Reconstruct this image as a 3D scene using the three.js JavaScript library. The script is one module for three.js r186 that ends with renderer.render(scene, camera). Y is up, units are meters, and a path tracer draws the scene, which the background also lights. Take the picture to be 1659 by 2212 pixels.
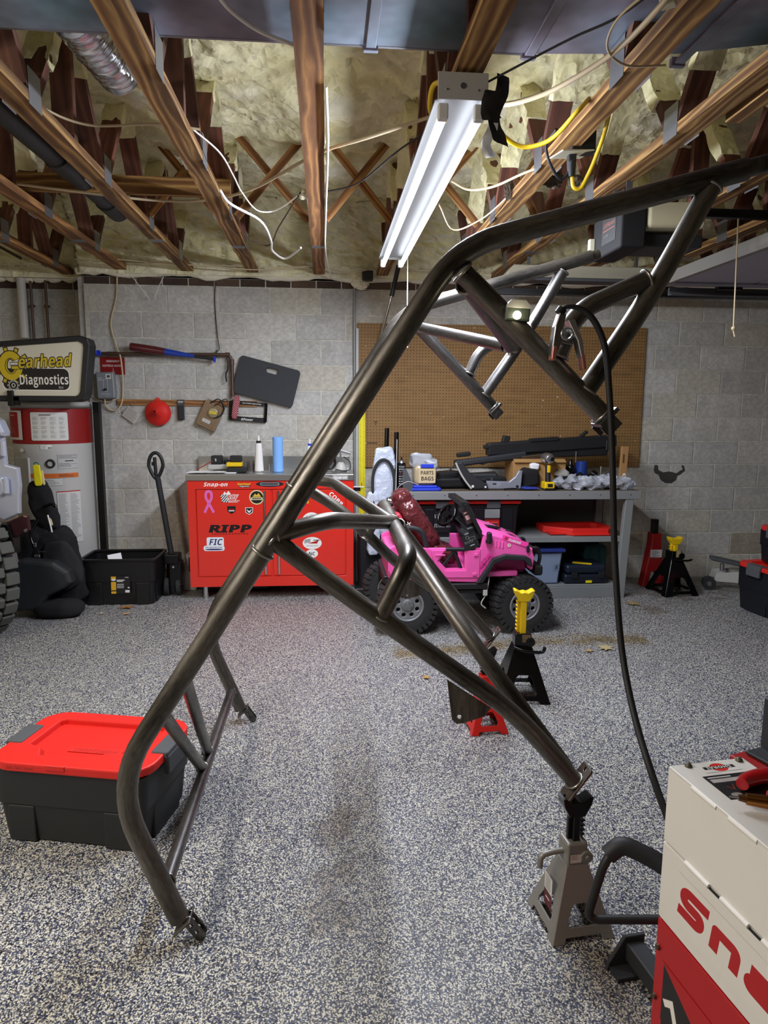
import * as THREE from 'three';
import { RoundedBoxGeometry } from 'three/addons/geometries/RoundedBoxGeometry.js';
import { mergeGeometries } from 'three/addons/utils/BufferGeometryUtils.js';
import { RectAreaLightUniformsLib } from 'three/addons/lights/RectAreaLightUniformsLib.js';

// ---------- camera, light, exposure ----------
const scene = new THREE.Scene();
scene.background = new THREE.Color(0x050505);
const camera = new THREE.PerspectiveCamera(2 * Math.atan(1106 / 1489.1) * 180 / Math.PI, 1659 / 2212, 0.05, 40);
camera.position.set(0, 1.485, 0);
camera.rotation.order = 'YXZ';
camera.rotation.set(-0.1491, -0.08484, 0.00668);
const renderer = new THREE.WebGLRenderer({ antialias: true });
renderer.toneMapping = THREE.LinearToneMapping;
renderer.toneMappingExposure = 1.18;
renderer.shadowMap.enabled = true;
RectAreaLightUniformsLib.init();
const TUBE_LIGHT = 150, TUBE_LIGHT_2 = 120, TUBE_GLOW = 3.6;        // two-tube fittings: the one in view, the one behind the camera

// ---------- helpers ----------
let seed = 12345;
const rnd = () => { seed = (seed * 1664525 + 1013904223) >>> 0; return seed / 4294967296; };
const rr = (a, b) => a + (b - a) * rnd();
const V = (a) => new THREE.Vector3(a[0], a[1], a[2]);
const hash = (x, y, z) => { let h = (x * 374761393 + y * 668265263 + z * 2147483647) | 0; h = Math.imul(h ^ (h >>> 13), 1274126177); h ^= h >>> 16; return (h >>> 0) / 4294967296; };
const sm = (t) => t * t * (3 - 2 * t);
function noise3(x, y, z, per = 0) {
  const xi = Math.floor(x), yi = Math.floor(y), zi = Math.floor(z), u = sm(x - xi), v = sm(y - yi), w = sm(z - zi);
  const m = (a) => per ? ((a % per) + per) % per : a;
  const h = (a, b, c) => hash(m(xi + a), m(yi + b), m(zi + c));
  const l = (a, b, t) => a + (b - a) * t;
  return l(l(l(h(0, 0, 0), h(1, 0, 0), u), l(h(0, 1, 0), h(1, 1, 0), u), v), l(l(h(0, 0, 1), h(1, 0, 1), u), l(h(0, 1, 1), h(1, 1, 1), u), v), w);
}
const fbm = (x, y, z, o = 3) => { let s = 0, a = 0.5, f = 1; for (let i = 0; i < o; i++) { s += a * noise3(x * f, y * f, z * f); a *= 0.5; f *= 2.03; } return s; };
const fbmT = (u, v, p, o = 4) => { let s = 0, a = 0.5, q = p; for (let i = 0; i < o; i++) { s += a * noise3(u * q, v * q, i * 7.3, q); a *= 0.5; q *= 2; } return s; };

function tex(n, metres, fn, srgb = true, m = n) {
  const d = new Uint8Array(n * m * 4);
  for (let j = 0; j < m; j++) for (let i = 0; i < n; i++) {
    const c = fn(i / n, j / m, i, j), k = (j * n + i) * 4;
    d[k] = Math.max(0, Math.min(255, c[0])); d[k + 1] = Math.max(0, Math.min(255, c[1])); d[k + 2] = Math.max(0, Math.min(255, c[2])); d[k + 3] = 255;
  }
  const t = new THREE.DataTexture(d, n, m);
  t.wrapS = t.wrapT = THREE.RepeatWrapping; t.magFilter = THREE.LinearFilter; t.minFilter = THREE.LinearMipmapLinearFilter; t.generateMipmaps = true;
  if (srgb) t.colorSpace = THREE.SRGBColorSpace;
  const [mx, my] = Array.isArray(metres) ? metres : [metres, metres];
  t.repeat.set(1 / mx, 1 / my); t.needsUpdate = true; return t;
}
const mat = (color, roughness = 0.6, metalness = 0, extra = {}) => new THREE.MeshStandardMaterial({ color, roughness, metalness, ...extra });
const pmat = (color, roughness, metalness, extra = {}) => new THREE.MeshPhysicalMaterial({ color, roughness, metalness, ...extra });
function print(w, h, draw, rough = 0.55, extra = {}) {
  const c = document.createElement('canvas'); c.width = w; c.height = h;
  const g = c.getContext('2d'); draw(g, w, h);
  const t = new THREE.CanvasTexture(c); t.colorSpace = THREE.SRGBColorSpace;
  return new THREE.MeshStandardMaterial({ map: t, roughness: rough, ...extra });
}
const txt = (g, s, x, y, font, col, align = 'center', sx = 1) => { g.save(); g.translate(x, y); g.scale(sx, 1); g.font = font; g.fillStyle = col; g.textAlign = align; g.textBaseline = 'middle'; g.fillText(s, 0, 0); g.restore(); };

// geometry makers
const M4 = (p = [0, 0, 0], r = [0, 0, 0], s = [1, 1, 1]) => new THREE.Matrix4().compose(V(p), new THREE.Quaternion().setFromEuler(new THREE.Euler(r[0], r[1], r[2], 'YXZ')), V(s));
const xf = (g, p, r, s) => g.applyMatrix4(M4(p, r, s));
function box(x, y, z, w, h, d, rad = 0, r, seg = 1) {
  const g = rad ? new RoundedBoxGeometry(w, h, d, seg, Math.min(rad, w / 2.01, h / 2.01, d / 2.01)) : new THREE.BoxGeometry(w, h, d);
  return xf(g, [x, y, z], r);
}
function rod(a, b, r, r2 = r, seg = 14, open = false) {
  const A = V(a), B = V(b), d = B.clone().sub(A), g = new THREE.CylinderGeometry(r2, r, d.length(), seg, 1, open);
  g.applyQuaternion(new THREE.Quaternion().setFromUnitVectors(new THREE.Vector3(0, 1, 0), d.normalize()));
  return g.translate((a[0] + b[0]) / 2, (a[1] + b[1]) / 2, (a[2] + b[2]) / 2);
}
function beam(a, b, w, t, up = [0, 0, 1], ext = 0) {                   // a plank from a to b: w across, t thick, up = thickness direction
  const A = V(a), B = V(b), d = B.clone().sub(A), L = d.length() + ext; d.normalize();
  const x = new THREE.Vector3().crossVectors(d, V(up)).normalize(), z = new THREE.Vector3().crossVectors(x, d);
  const g = new THREE.BoxGeometry(w, L, t);
  const uv = g.attributes.uv, ps = g.attributes.position, nm = g.attributes.normal, o = rnd() * 9, q = rnd() * 3;
  for (let i = 0; i < ps.count; i++) {
    const e = Math.abs(nm.getY(i)) > 0.5;
    uv.setXY(i, (e ? ps.getX(i) : ps.getY(i)) + o, (e ? ps.getZ(i) : Math.abs(nm.getX(i)) > 0.5 ? ps.getZ(i) : ps.getX(i)) + q);
  }
  g.userData.uv = true;
  return g.applyMatrix4(new THREE.Matrix4().makeBasis(x, d, z).setPosition(A.add(B).multiplyScalar(0.5)));
}
function bend(pts, fil) {                                             // polyline with rounded corners -> dense point list
  const P = pts.map(V), out = [P[0]];
  for (let i = 1; i < P.length - 1; i++) {
    const a = P[i - 1], b = P[i], c = P[i + 1], f = Array.isArray(fil) ? fil[i - 1] : fil;
    const u = a.clone().sub(b), w = c.clone().sub(b), lu = u.length(), lw = w.length(); u.normalize(); w.normalize();
    const t = Math.min(f, lu * 0.49, lw * 0.49), s = b.clone().addScaledVector(u, t), e = b.clone().addScaledVector(w, t);
    const n = 8;
    for (let k = 0; k <= n; k++) { const q = k / n, h = new THREE.Vector3().addScaledVector(s, (1 - q) * (1 - q)).addScaledVector(b, 2 * q * (1 - q)).addScaledVector(e, q * q); out.push(h); }
  }
  out.push(P[P.length - 1]); return out;
}
function sweep(P, r, seg = 16, cap = true) {
  const n = P.length, pos = [], nor = [], uv = [], idx = [], T = [];
  for (let i = 0; i < n; i++) T.push(P[Math.min(i + 1, n - 1)].clone().sub(P[Math.max(i - 1, 0)]).normalize());
  let N = new THREE.Vector3(0, 0, 1); if (Math.abs(T[0].z) > 0.9) N.set(0, 1, 0);
  let len = 0; const u0 = rnd() * 5;
  for (let i = 0; i < n; i++) {
    if (i) len += P[i].distanceTo(P[i - 1]);
    N.addScaledVector(T[i], -N.dot(T[i])).normalize();
    const Bn = new THREE.Vector3().crossVectors(T[i], N), R = typeof r === 'function' ? r(i / (n - 1)) : r;
    for (let k = 0; k <= seg; k++) {
      const a = k / seg * Math.PI * 2, d = N.clone().multiplyScalar(Math.cos(a)).addScaledVector(Bn, Math.sin(a));
      pos.push(P[i].x + d.x * R, P[i].y + d.y * R, P[i].z + d.z * R); nor.push(d.x, d.y, d.z); uv.push(k / seg * 2 * Math.PI * 0.0254, u0 + len);
    }
  }
  const w = seg + 1;
  for (let i = 0; i < n - 1; i++) for (let k = 0; k < seg; k++) { const a = i * w + k; idx.push(a, a + 1, a + w, a + 1, a + w + 1, a + w); }
  if (cap) for (const [e, s] of [[0, -1], [n - 1, 1]]) {
    const c = pos.length / 3, t = T[e].clone().multiplyScalar(s); pos.push(P[e].x, P[e].y, P[e].z); nor.push(t.x, t.y, t.z); uv.push(0, 0);
    for (let k = 0; k <= seg; k++) { const q = (e * w + k) * 3; pos.push(pos[q], pos[q + 1], pos[q + 2]); nor.push(t.x, t.y, t.z); uv.push(0, 0); }
    for (let k = 0; k < seg; k++) s > 0 ? idx.push(c, c + 1 + k, c + 2 + k) : idx.push(c, c + 2 + k, c + 1 + k);
  }
  const g = new THREE.BufferGeometry();
  g.setAttribute('position', new THREE.Float32BufferAttribute(pos, 3)); g.setAttribute('normal', new THREE.Float32BufferAttribute(nor, 3)); g.setAttribute('uv', new THREE.Float32BufferAttribute(uv, 2));
  g.setIndex(idx); g.userData.uv = true; return g;
}
const pipe = (pts, r, fil = 0.1, seg = 16, cap = true) => sweep(bend(pts, fil), r, seg, cap);
function wire(pts, r, seg = 7, div = 6) { const c = new THREE.CatmullRomCurve3(pts.map(V), false, 'centripetal'); return sweep(c.getPoints((pts.length - 1) * div), r, seg); }
function ext(pts, depth, o = {}) {                                    // polygon in x,y pushed along +z by depth
  const s = new THREE.Shape(pts.map((p) => new THREE.Vector2(p[0], p[1])));
  for (const h of o.holes || []) s.holes.push(new THREE.Path(h.map((p) => new THREE.Vector2(p[0], p[1]))));
  const b = o.bevel || 0;
  const g = new THREE.ExtrudeGeometry(s, { depth: depth - 2 * b, bevelEnabled: b > 0, bevelThickness: b, bevelSize: b, bevelOffset: -b, bevelSegments: o.bs || 1, curveSegments: 10 });
  return g.translate(0, 0, b);
}
const lathe = (pts, seg = 20) => new THREE.LatheGeometry(pts.map((p) => new THREE.Vector2(p[0], p[1])), seg);
const circ = (x, y, r, n = 16) => Array.from({ length: n }, (_, i) => [x + r * Math.cos(i / n * 6.28318), y + r * Math.sin(i / n * 6.28318)]);
function rrect(x, y, w, h, r, n = 4) { const o = []; for (const [cx, cy, a0] of [[x + w / 2 - r, y + h / 2 - r, 0], [x - w / 2 + r, y + h / 2 - r, 1], [x - w / 2 + r, y - h / 2 + r, 2], [x + w / 2 - r, y - h / 2 + r, 3]]) for (let i = 0; i <= n; i++) { const a = (a0 + i / n) * Math.PI / 2; o.push([cx + r * Math.cos(a), cy + r * Math.sin(a)]); } return o; }
function blob(x, y, z, rx, ry, rz, amp = 0.15, f = 3, det = 4, sd = 0) {
  const g = new THREE.IcosahedronGeometry(1, det), p = g.attributes.position;
  for (let i = 0; i < p.count; i++) { const a = p.getX(i), b = p.getY(i), c = p.getZ(i), k = 1 + amp * (2 * fbm(a * f + sd, b * f + 5, c * f + 9, 3) - 1); p.setXYZ(i, a * k * rx, b * k * ry, c * k * rz); }
  g.computeVertexNormals(); return g.translate(x, y, z);
}
function rumple(g, amp, f, sd = 0) {                                  // push the points of a dense mesh along noise: crumpled film, lumpy foam
  const p = g.attributes.position;
  for (let i = 0; i < p.count; i++) { const x = p.getX(i), y = p.getY(i), z = p.getZ(i); p.setXYZ(i, x + amp * (2 * fbm(x * f + sd, y * f, z * f) - 1), y + amp * (2 * fbm(x * f, y * f + 31 + sd, z * f) - 1), z + amp * (2 * fbm(x * f, y * f, z * f + 57 + sd) - 1)); }
  g.computeVertexNormals(); return g;
}
function soft(w, h, d, e = 0.45) {                                      // a pillow-shaped box, dense enough to crumple
  const g = new THREE.SphereGeometry(1, 40, 28), p = g.attributes.position, q = (v) => Math.sign(v) * Math.pow(Math.abs(v), e);
  for (let i = 0; i < p.count; i++) p.setXYZ(i, q(p.getX(i)) * w / 2, q(p.getY(i)) * h / 2, q(p.getZ(i)) * d / 2);
  g.computeVertexNormals(); return g;
}
function boxUV(g) {
  const p = g.attributes.position, uv = new Float32Array(p.count * 2), a = new THREE.Vector3(), b = new THREE.Vector3(), c = new THREE.Vector3();
  for (let i = 0; i < p.count; i += 3) {
    a.fromBufferAttribute(p, i); b.fromBufferAttribute(p, i + 1).sub(a); c.fromBufferAttribute(p, i + 2).sub(a); b.cross(c);
    const ax = Math.abs(b.x), ay = Math.abs(b.y), az = Math.abs(b.z);
    for (let k = 0; k < 3; k++) { const x = p.getX(i + k), y = p.getY(i + k), z = p.getZ(i + k), q = (i + k) * 2; if (ax > ay && ax > az) { uv[q] = z; uv[q + 1] = y; } else if (ay > az) { uv[q] = x; uv[q + 1] = z; } else { uv[q] = x; uv[q + 1] = y; } }
  }
  g.setAttribute('uv', new THREE.BufferAttribute(uv, 2)); return g;
}
function join(list, keepUV = false) {
  const L = (Array.isArray(list) ? list : [list]).map((g0) => {
    const keep = keepUV || g0.userData.uv, g = g0.index ? g0.toNonIndexed() : g0;
    for (const k of Object.keys(g.attributes)) if (!['position', 'normal', 'uv'].includes(k)) g.deleteAttribute(k);
    g.morphAttributes = {}; if (!g.attributes.normal) g.computeVertexNormals();
    return keep && g.attributes.uv ? g : boxUV(g);
  });
  return L.length > 1 ? mergeGeometries(L, false) : L[0];
}
// scene tree
const used = {};
function numbered(n) { const k = used[n] || 0; used[n] = k + 1; return k ? n + '_' + String(k).padStart(3, '0') : n; }
const shadows = (o) => { o.castShadow = true; o.receiveShadow = true; return o; };
const origin = new Map();
function tag(o, label, category, group) { o.userData = { label, category }; if (group) o.userData.group = group; return o; }
function thing(name, label, category, base = [0, 0, 0], group) {
  const o = new THREE.Group(); o.name = numbered(name); o.position.set(...base); scene.add(o); origin.set(o, base);
  return tag(o, label, category, group);
}
function part(parent, name, geos, m, label) {                          // geometry in world coordinates (or local when the thing's base is 0,0,0)
  const g = join(geos), b = origin.get(parent); if (b[0] || b[1] || b[2]) g.translate(-b[0], -b[1], -b[2]);
  const o = shadows(new THREE.Mesh(g, m)); o.name = name; parent.add(o); origin.set(o, b);
  if (label) o.userData.label = label; return o;
}
function one(name, geos, m, label, category, group) {                  // a thing that is one mesh, its origin at its base
  const g = join(geos); g.computeBoundingBox(); const c = g.boundingBox.getCenter(new THREE.Vector3()); c.y = g.boundingBox.min.y;
  g.translate(-c.x, -c.y, -c.z); const o = shadows(new THREE.Mesh(g, m)); o.name = numbered(name); o.position.copy(c); scene.add(o); origin.set(o, [c.x, c.y, c.z]);
  return tag(o, label, category, group);
}
function struct(name, geos, m) {
  const o = geos ? shadows(new THREE.Mesh(join(geos), m)) : new THREE.Group(); o.name = name; o.userData.kind = 'structure'; scene.add(o); origin.set(o, [0, 0, 0]); return o;
}
function decal(parent, name, w, h, m, p, r = [0, 0, 0], label) {       // printed film: a flat sheet with 0..1 uv, p in the parent's world coordinates
  const b = origin.get(parent), o = shadows(new THREE.Mesh(new THREE.PlaneGeometry(w, h), m)); o.name = name; o.position.set(p[0] - b[0], p[1] - b[1], p[2] - b[2]); o.rotation.order = 'YXZ'; o.rotation.set(...r); parent.add(o);
  if (label) o.userData.label = label; return o;
}
// ---------- materials ----------
const chipCols = [[238, 234, 214], [222, 218, 200], [152, 152, 150], [116, 118, 128], [78, 86, 116], [48, 56, 92], [28, 33, 60], [24, 24, 28], [46, 45, 46], [132, 120, 98]];
const chipW = [0.14, 0.26, 0.37, 0.49, 0.6, 0.69, 0.77, 0.88, 0.93, 1];
const NC = 450, cellR = new Float32Array(NC * NC * 3);
for (let i = 0; i < NC * NC; i++) { cellR[i * 3] = rnd(); cellR[i * 3 + 1] = rnd(); cellR[i * 3 + 2] = rnd(); }
const flakeTex = tex(2048, 1.5, (u, v) => {
  const x = u * NC, y = v * NC, xi = Math.floor(x), yi = Math.floor(y); let best = 9, bi = 0;
  for (let b = -1; b <= 1; b++) for (let a = -1; a <= 1; a++) {
    const k = ((yi + b + NC) % NC) * NC + (xi + a + NC) % NC, dx = xi + a + cellR[k * 3] - x, dy = yi + b + cellR[k * 3 + 1] - y, d = Math.abs(dx) + Math.abs(dy) * (0.7 + 0.6 * cellR[k * 3 + 2]);
    if (d < best) { best = d; bi = k; }
  }
  const q = cellR[bi * 3 + 2]; let c = 0; while (c < 9 && q > chipW[c]) c++; return chipCols[c];
});
const M = {};
M.floor = mat(0xdedfe1, 0.46, 0, { map: flakeTex, vertexColors: true });
const grit = tex(512, 0.6, (u, v) => { const n = fbmT(u, v, 32, 3), c = fbmT(u + 0.3, v, 5, 3), s = hash(Math.floor(u * 512), Math.floor(v * 512), 3); const k = 194 + 48 * (n - 0.44) + 30 * (c - 0.44) + 30 * (s - 0.5); return [k, k * 0.985, k * 0.945]; });
const gritB = tex(512, 0.6, (u, v) => { const k = 255 * (0.6 * fbmT(u, v, 48, 3) + 0.4 * hash(Math.floor(u * 256), Math.floor(v * 256), 5)); return [k, k, k]; }, false);
M.block = [0xffffff, 0xf4f5f7, 0xf8f5ec, 0xeeeeee].map((c) => mat(c, 0.93, 0, { map: grit, bumpMap: gritB, bumpScale: 0.002 }));
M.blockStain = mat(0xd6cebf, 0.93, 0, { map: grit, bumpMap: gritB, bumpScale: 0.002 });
const gritL = tex(256, 0.5, (u, v) => { const k = 200 + 60 * (fbmT(u, v, 16, 3) - 0.44); return [k, k * 0.985, k * 0.92]; });
M.mortar = mat(0xffffff, 0.95, 0, { map: gritL, bumpMap: gritB, bumpScale: 0.002 });
M.brick = [0x6f584b, 0x5d4a41, 0x7b6656].map((c) => mat(c, 0.9, 0, { map: grit, bumpMap: gritB, bumpScale: 0.003 }));
const foamC = tex(512, 0.9, (u, v) => { const n = fbmT(u, v, 12, 4), m = fbmT(u + 0.5, v + 0.2, 4, 3); return [228 + 64 * (n - 0.45), 221 + 66 * (n - 0.45) - 8 * (m - 0.4), 180 + 70 * (n - 0.45) - 56 * (m - 0.4)]; });
const foamB = tex(512, 0.45, (u, v) => { const k = 255 * (1 - Math.abs(2 * fbmT(u, v, 10, 3) - 0.9)); return [k, k, k]; }, false);
M.foam = mat(0xffffff, 0.85, 0, { map: foamC, bumpMap: foamB, bumpScale: 0.012 });
M.foamWhite = mat(0xe9e2c8, 0.85, 0, { bumpMap: foamB, bumpScale: 0.008 });
const woodTex = (a, b, rings) => tex(1024, [1.6, 0.22], (u, v) => {
  const w = 0.7 * fbmT(u, v, 3, 3) + 0.12 * fbmT(u, v, 16, 2), y = v * rings + w * 4.2 * (0.4 + 0.6 * noise3(u * 4, v * 2, 3, 4)), f = y - Math.floor(y), k = Math.pow(Math.min(f, 1 - f) * 2, 1.6), g = 0.1 * (hash(Math.floor(u * 60), Math.floor(v * 256), 2) - 0.5), d = fbmT(u + 0.4, v, 5, 3) - 0.44;
  return [0, 1, 2].map((i) => (a[i] + (b[i] - a[i]) * (1 - k)) * (1 + g + 0.5 * d)); }, true, 256);
const woodA = woodTex([214, 172, 106], [122, 82, 42], 5), woodB = woodTex([178, 128, 72], [110, 70, 36], 4), woodC = woodTex([132, 88, 68], [96, 62, 48], 3);
M.chord = mat(0xd6d2c8, 0.75, 0, { map: woodA }); M.chordDark = mat(0xffffff, 0.75, 0, { map: woodB });
M.web = [0xffffff, 0xd8c8c0, 0xf0d8cc].map((c) => mat(c, 0.8, 0, { map: woodC }));
M.webPale = mat(0xffffff, 0.8, 0, { map: woodB });
M.plate = mat(0x8b8d92, 0.42, 0.8);
const ductT = tex(512, 1.1, (u, v) => { const n = fbmT(u, v, 4, 4), s = fbmT(u, v, 24, 2); const k = 140 + 130 * (n - 0.45) + 40 * (s - 0.38), p = fbmT(u + 0.7, v + 0.1, 3, 3) - 0.43; return [k * (0.98 + p * 0.5), k * (0.99 - p * 0.1), k * (1.07 - p * 0.1)]; });
M.duct = mat(0xf2f4fa, 0.5, 0.25, { map: ductT });
M.foil = mat(0xd5d7da, 0.26, 0.95, { bumpMap: foamB, bumpScale: 0.02 });
const steelT = tex(512, [0.16, 0.7], (u, v) => { const n = fbmT(u, v, 3, 4), s = fbmT(u, v, 40, 2), l = noise3(u * 24, v * 3, 2, 24); const k = 128 + 90 * (n - 0.45) + 46 * (s - 0.38) + 26 * (l - 0.5); return [k * 1.0, k * 0.985, k * 0.96]; });
const steelR = tex(256, [0.16, 0.7], (u, v) => { const k = 96 + 110 * (fbmT(u, v, 5, 4) - 0.2); return [k, k, k]; }, false);
M.steel = mat(0xd6d2cb, 0.84, 0.88, { map: steelT, roughnessMap: steelR });
M.steelLight = mat(0xe6e6e8, 0.72, 0.92, { map: steelT, roughnessMap: steelR });  // paler steel; on the far cage tubes it paints in lamp light
M.weld = mat(0xa09c96, 0.34, 0.9);
M.zinc = mat(0xc8cad0, 0.3, 0.95);
M.chrome = mat(0xd8d8da, 0.14, 1);
M.alu = mat(0xbcc2d0, 0.36, 0.45);
M.blackMetal = mat(0x101012, 0.4, 0.3); M.blackGloss = mat(0x0a0a0b, 0.2, 0.1);
M.blackPlastic = mat(0x17181a, 0.5); M.black2 = mat(0x222427, 0.6); M.rubber = mat(0x2a2a2b, 0.82); M.cloth = mat(0x141416, 0.95);
M.toteGrey = mat(0x232527, 0.55);
M.red = mat(0xc81f18, 0.42); M.redLid = mat(0xd8241c, 0.48); M.redPaint = pmat(0xdb2a1c, 0.3, 0, { clearcoat: 0.5, clearcoatRoughness: 0.2 }); M.redDark = mat(0x8e1010, 0.5);
M.pink = pmat(0xf861b4, 0.32, 0, { clearcoat: 0.3, clearcoatRoughness: 0.25 });
M.yellow = mat(0xe3bd0f, 0.45); M.yellowBright = mat(0xf2e217, 0.5);
M.silverPaint = mat(0x8a8781, 0.42, 0.35);
M.grey2 = mat(0x9a9da2, 0.4, 0.7); M.grey = mat(0x8b8e8d, 0.5, 0.2); M.greyDark = mat(0x4b4d50, 0.7); M.greyLight = mat(0xb9b8b2, 0.5);
M.white = mat(0xe4e2dc, 0.5); M.cream = mat(0xd9d5bb, 0.5); M.paper = mat(0xe6e6e8, 0.8);
M.blue = mat(0x2740c8, 0.5); M.lightBlue = mat(0x7fb0ec, 0.9);
M.film = pmat(0xd6dae2, 0.3, 0, { transmission: 0.5, thickness: 0 });
M.filmBlue = pmat(0xdde5f4, 0.3, 0, { bumpMap: foamB, bumpScale: 0.008, transmission: 0.25, thickness: 0 });
M.copper = mat(0x5f4a3e, 0.5, 0.6); M.pvcWhite = mat(0xc9c5bb, 0.5);
M.romex = mat(0xcbb894, 0.6); M.romexWhite = mat(0xe9e6dc, 0.55); M.cord = mat(0x17171a, 0.6); M.yellowCord = mat(0xd2ae1c, 0.5); M.thinBrown = mat(0x4a3a2a, 0.7);
M.cardboard = mat(0xa67f4b, 0.85); M.oak = mat(0xa57d4c, 0.6);
M.tubeGlow = new THREE.MeshStandardMaterial({ color: 0xffffff, emissive: 0xf3f7ff, emissiveIntensity: TUBE_GLOW, roughness: 0.4 });
// ---------- the room ----------
const X0 = -4.2, X1 = 5.3, ZB = -5.815, ZA = -6.13, ZF = 3.2, XJ = -1.93, CO = 0.2032, BL = 0.4064, HW = 2.438;
{ // floor: a finely divided sheet so that sand, dirt and a painted shadow streak follow their own outlines
  const nx = 300, nz = 300, g = new THREE.PlaneGeometry(X1 - X0, ZF - ZA, nx, nz).rotateX(-Math.PI / 2).translate((X0 + X1) / 2, 0, (ZF + ZA) / 2);
  const p = g.attributes.position, col = new Float32Array(p.count * 3), uv = g.attributes.uv;
  for (let i = 0; i < p.count; i++) {
    const x = p.getX(i), z = p.getZ(i); uv.setXY(i, x, z);
    const n = fbm(x * 9, z * 9, 1, 4), n2 = fbm(x * 26, z * 26, 4, 2);
    let sand = 0, grimeShade = 0;
    const zs = -4.06 + 0.05 * Math.sin(x * 3.1) - 0.06 * x;                      // the line of sand in front of the toy car
    if (x > 0.4 && x < 2.1) sand = Math.max(0, 1 - Math.abs(z - zs) / (0.10 + 0.08 * n)) * (n2 > 0.3 ? 1 : 0.45);
    for (const [cx, cz, r] of [[0.78, -1.62, 0.13], [0.93, -1.5, 0.1], [0.72, -1.48, 0.08], [0.05, -2.3, 0.07], [0.03, -2.05, 0.08], [0.0, -1.85, 0.06], [2.9, -5.5, 0.3], [3.3, -5.55, 0.3], [2.5, -4.9, 0.12]]) { const d = Math.hypot((x - cx), (z - cz) * 0.8) / r; if (d < 1.6) grimeShade = Math.max(grimeShade, (n + n2 * 0.6 > 0.42 + d * 0.3 ? 0.7 : 0)); }  // dirt stains; the mid-floor spots paint in the cross hoop shadow
    sand = Math.min(1, sand * 1.3);
    const R = (1 - 0.28 * sand) * (1 - 0.42 * grimeShade), G = (1 - 0.42 * sand) * (1 - 0.5 * grimeShade), B = (1 - 0.66 * sand) * (1 - 0.58 * grimeShade);
    col.set([R, G, B], i * 3);
  }
  g.setAttribute('color', new THREE.BufferAttribute(col, 3));
  const f = new THREE.Group(); f.name = 'floor'; f.userData.kind = 'structure'; scene.add(f); origin.set(f, [0, 0, 0]);
  const top = shadows(new THREE.Mesh(g, M.floor)); top.name = 'flake_coating'; f.add(top);
  part(f, 'slab', box((X0 + X1) / 2, -0.11, (ZF + ZA) / 2, X1 - X0 + 0.4, 0.2, ZF - ZA + 0.4), M.greyDark);
}
const blockG = [0, 1, 2].map((i) => { const g = join(box(0, 0, 0, BL - 0.009, CO - 0.009, 0.06, 0.004)); const uv = g.attributes.uv; for (let k = 0; k < uv.count; k++) uv.setXY(k, uv.getX(k) + i * 0.21, uv.getY(k) + i * 0.13); return g; });
const brickG = join(box(0, 0, 0, 0.194, 0.056, 0.06, 0.003));
function blockWall(w, xa, xb, z, j0) {                                 // courses of block from xa to xb, joints recessed, a brick course on top
  const xm = Math.min(xb, 2.6); part(w, 'mortar_bed', box((xa + xm) / 2, HW / 2, z - 0.0815, xm - xa, HW, 0.16), M.mortar); if (xb > xm) part(w, 'mortar_bed', box((xb + xm) / 2, HW / 2, z - 0.0815, xb - xm, HW, 0.16), M.mortar);
  for (let k = 0; k < 12; k++) {
    const y = HW - CO * (k + 0.5), off = j0 + (k % 2) * BL / 2;
    let x = xa - ((((xa - off) % BL) + BL) % BL);
    for (; x < xb - 0.03; x += BL) {
      const a = Math.max(x, xa), b = Math.min(x + BL, xb), f = (b - a) / BL; if (f < 0.12) continue;
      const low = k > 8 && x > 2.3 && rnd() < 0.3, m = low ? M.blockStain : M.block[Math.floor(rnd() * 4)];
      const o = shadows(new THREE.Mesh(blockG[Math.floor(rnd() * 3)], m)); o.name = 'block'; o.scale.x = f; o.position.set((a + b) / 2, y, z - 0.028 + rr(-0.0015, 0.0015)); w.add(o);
    }
  }
  part(w, 'brick_bed', box((xa + xb) / 2, HW + 0.032, z - 0.085, xb - xa, 0.064, 0.16), M.mortar);
  for (let x = xa; x < xb - 0.1; x += 0.203) { const o = shadows(new THREE.Mesh(brickG, M.brick[Math.floor(rnd() * 3)])); o.name = 'brick'; o.position.set(x + 0.1015, HW + 0.034, z - 0.03 + rr(-0.003, 0.003)); w.add(o); }
}
const wallBack = struct('wall_back'); blockWall(wallBack, XJ + 0.035, X1, ZB, -0.847);
part(wallBack, 'block_edge', box(XJ + 0.01, HW / 2 + 0.03, (ZB + ZA) / 2 - 0.03, 0.05, HW + 0.06, 0.33), M.block[3]);
{ // the patch where a block face has broken away
  const o = [[-0.115, 0.05], [-0.088, 0.048], [-0.08, 0.006], [-0.034, -0.016], [0.028, -0.008], [0.09, -0.024], [0.122, 0.0], [0.145, 0.008], [0.128, 0.045], [0.15, 0.045], [0.165, -0.0], [0.122, -0.036], [0.095, -0.046], [0.088, -0.084], [0.045, -0.112], [-0.01, -0.108], [-0.05, -0.084], [-0.072, -0.038], [-0.108, -0.022], [-0.12, 0.004]].map((p) => [2.985 + p[0], 0.962 + p[1]]);
  part(wallBack, 'broken_patch', ext(o, 0.004).translate(0, 0, ZB + 0.0015), mat(0x4a463f, 0.95, 0, { bumpMap: gritB, bumpScale: 0.01 }));
}
const wallAlcove = struct('wall_alcove'); blockWall(wallAlcove, -3.3, XJ - 0.02, ZA, -0.847);
struct('wall_rim', box((X0 + X1) / 2, 2.9, ZA - 0.05, X1 - X0, 0.8, 0.06), M.chordDark);
struct('wall_left', box(X0 - 0.1, 1.6, (ZF + ZA) / 2, 0.2, 3.4, ZF - ZA + 0.4), M.blockStain);
struct('wall_alcove_left', box((X0 - 3.3) / 2, 1.6, ZA - 0.08, -3.3 - X0, 3.4, 0.2), M.blockStain);
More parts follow.
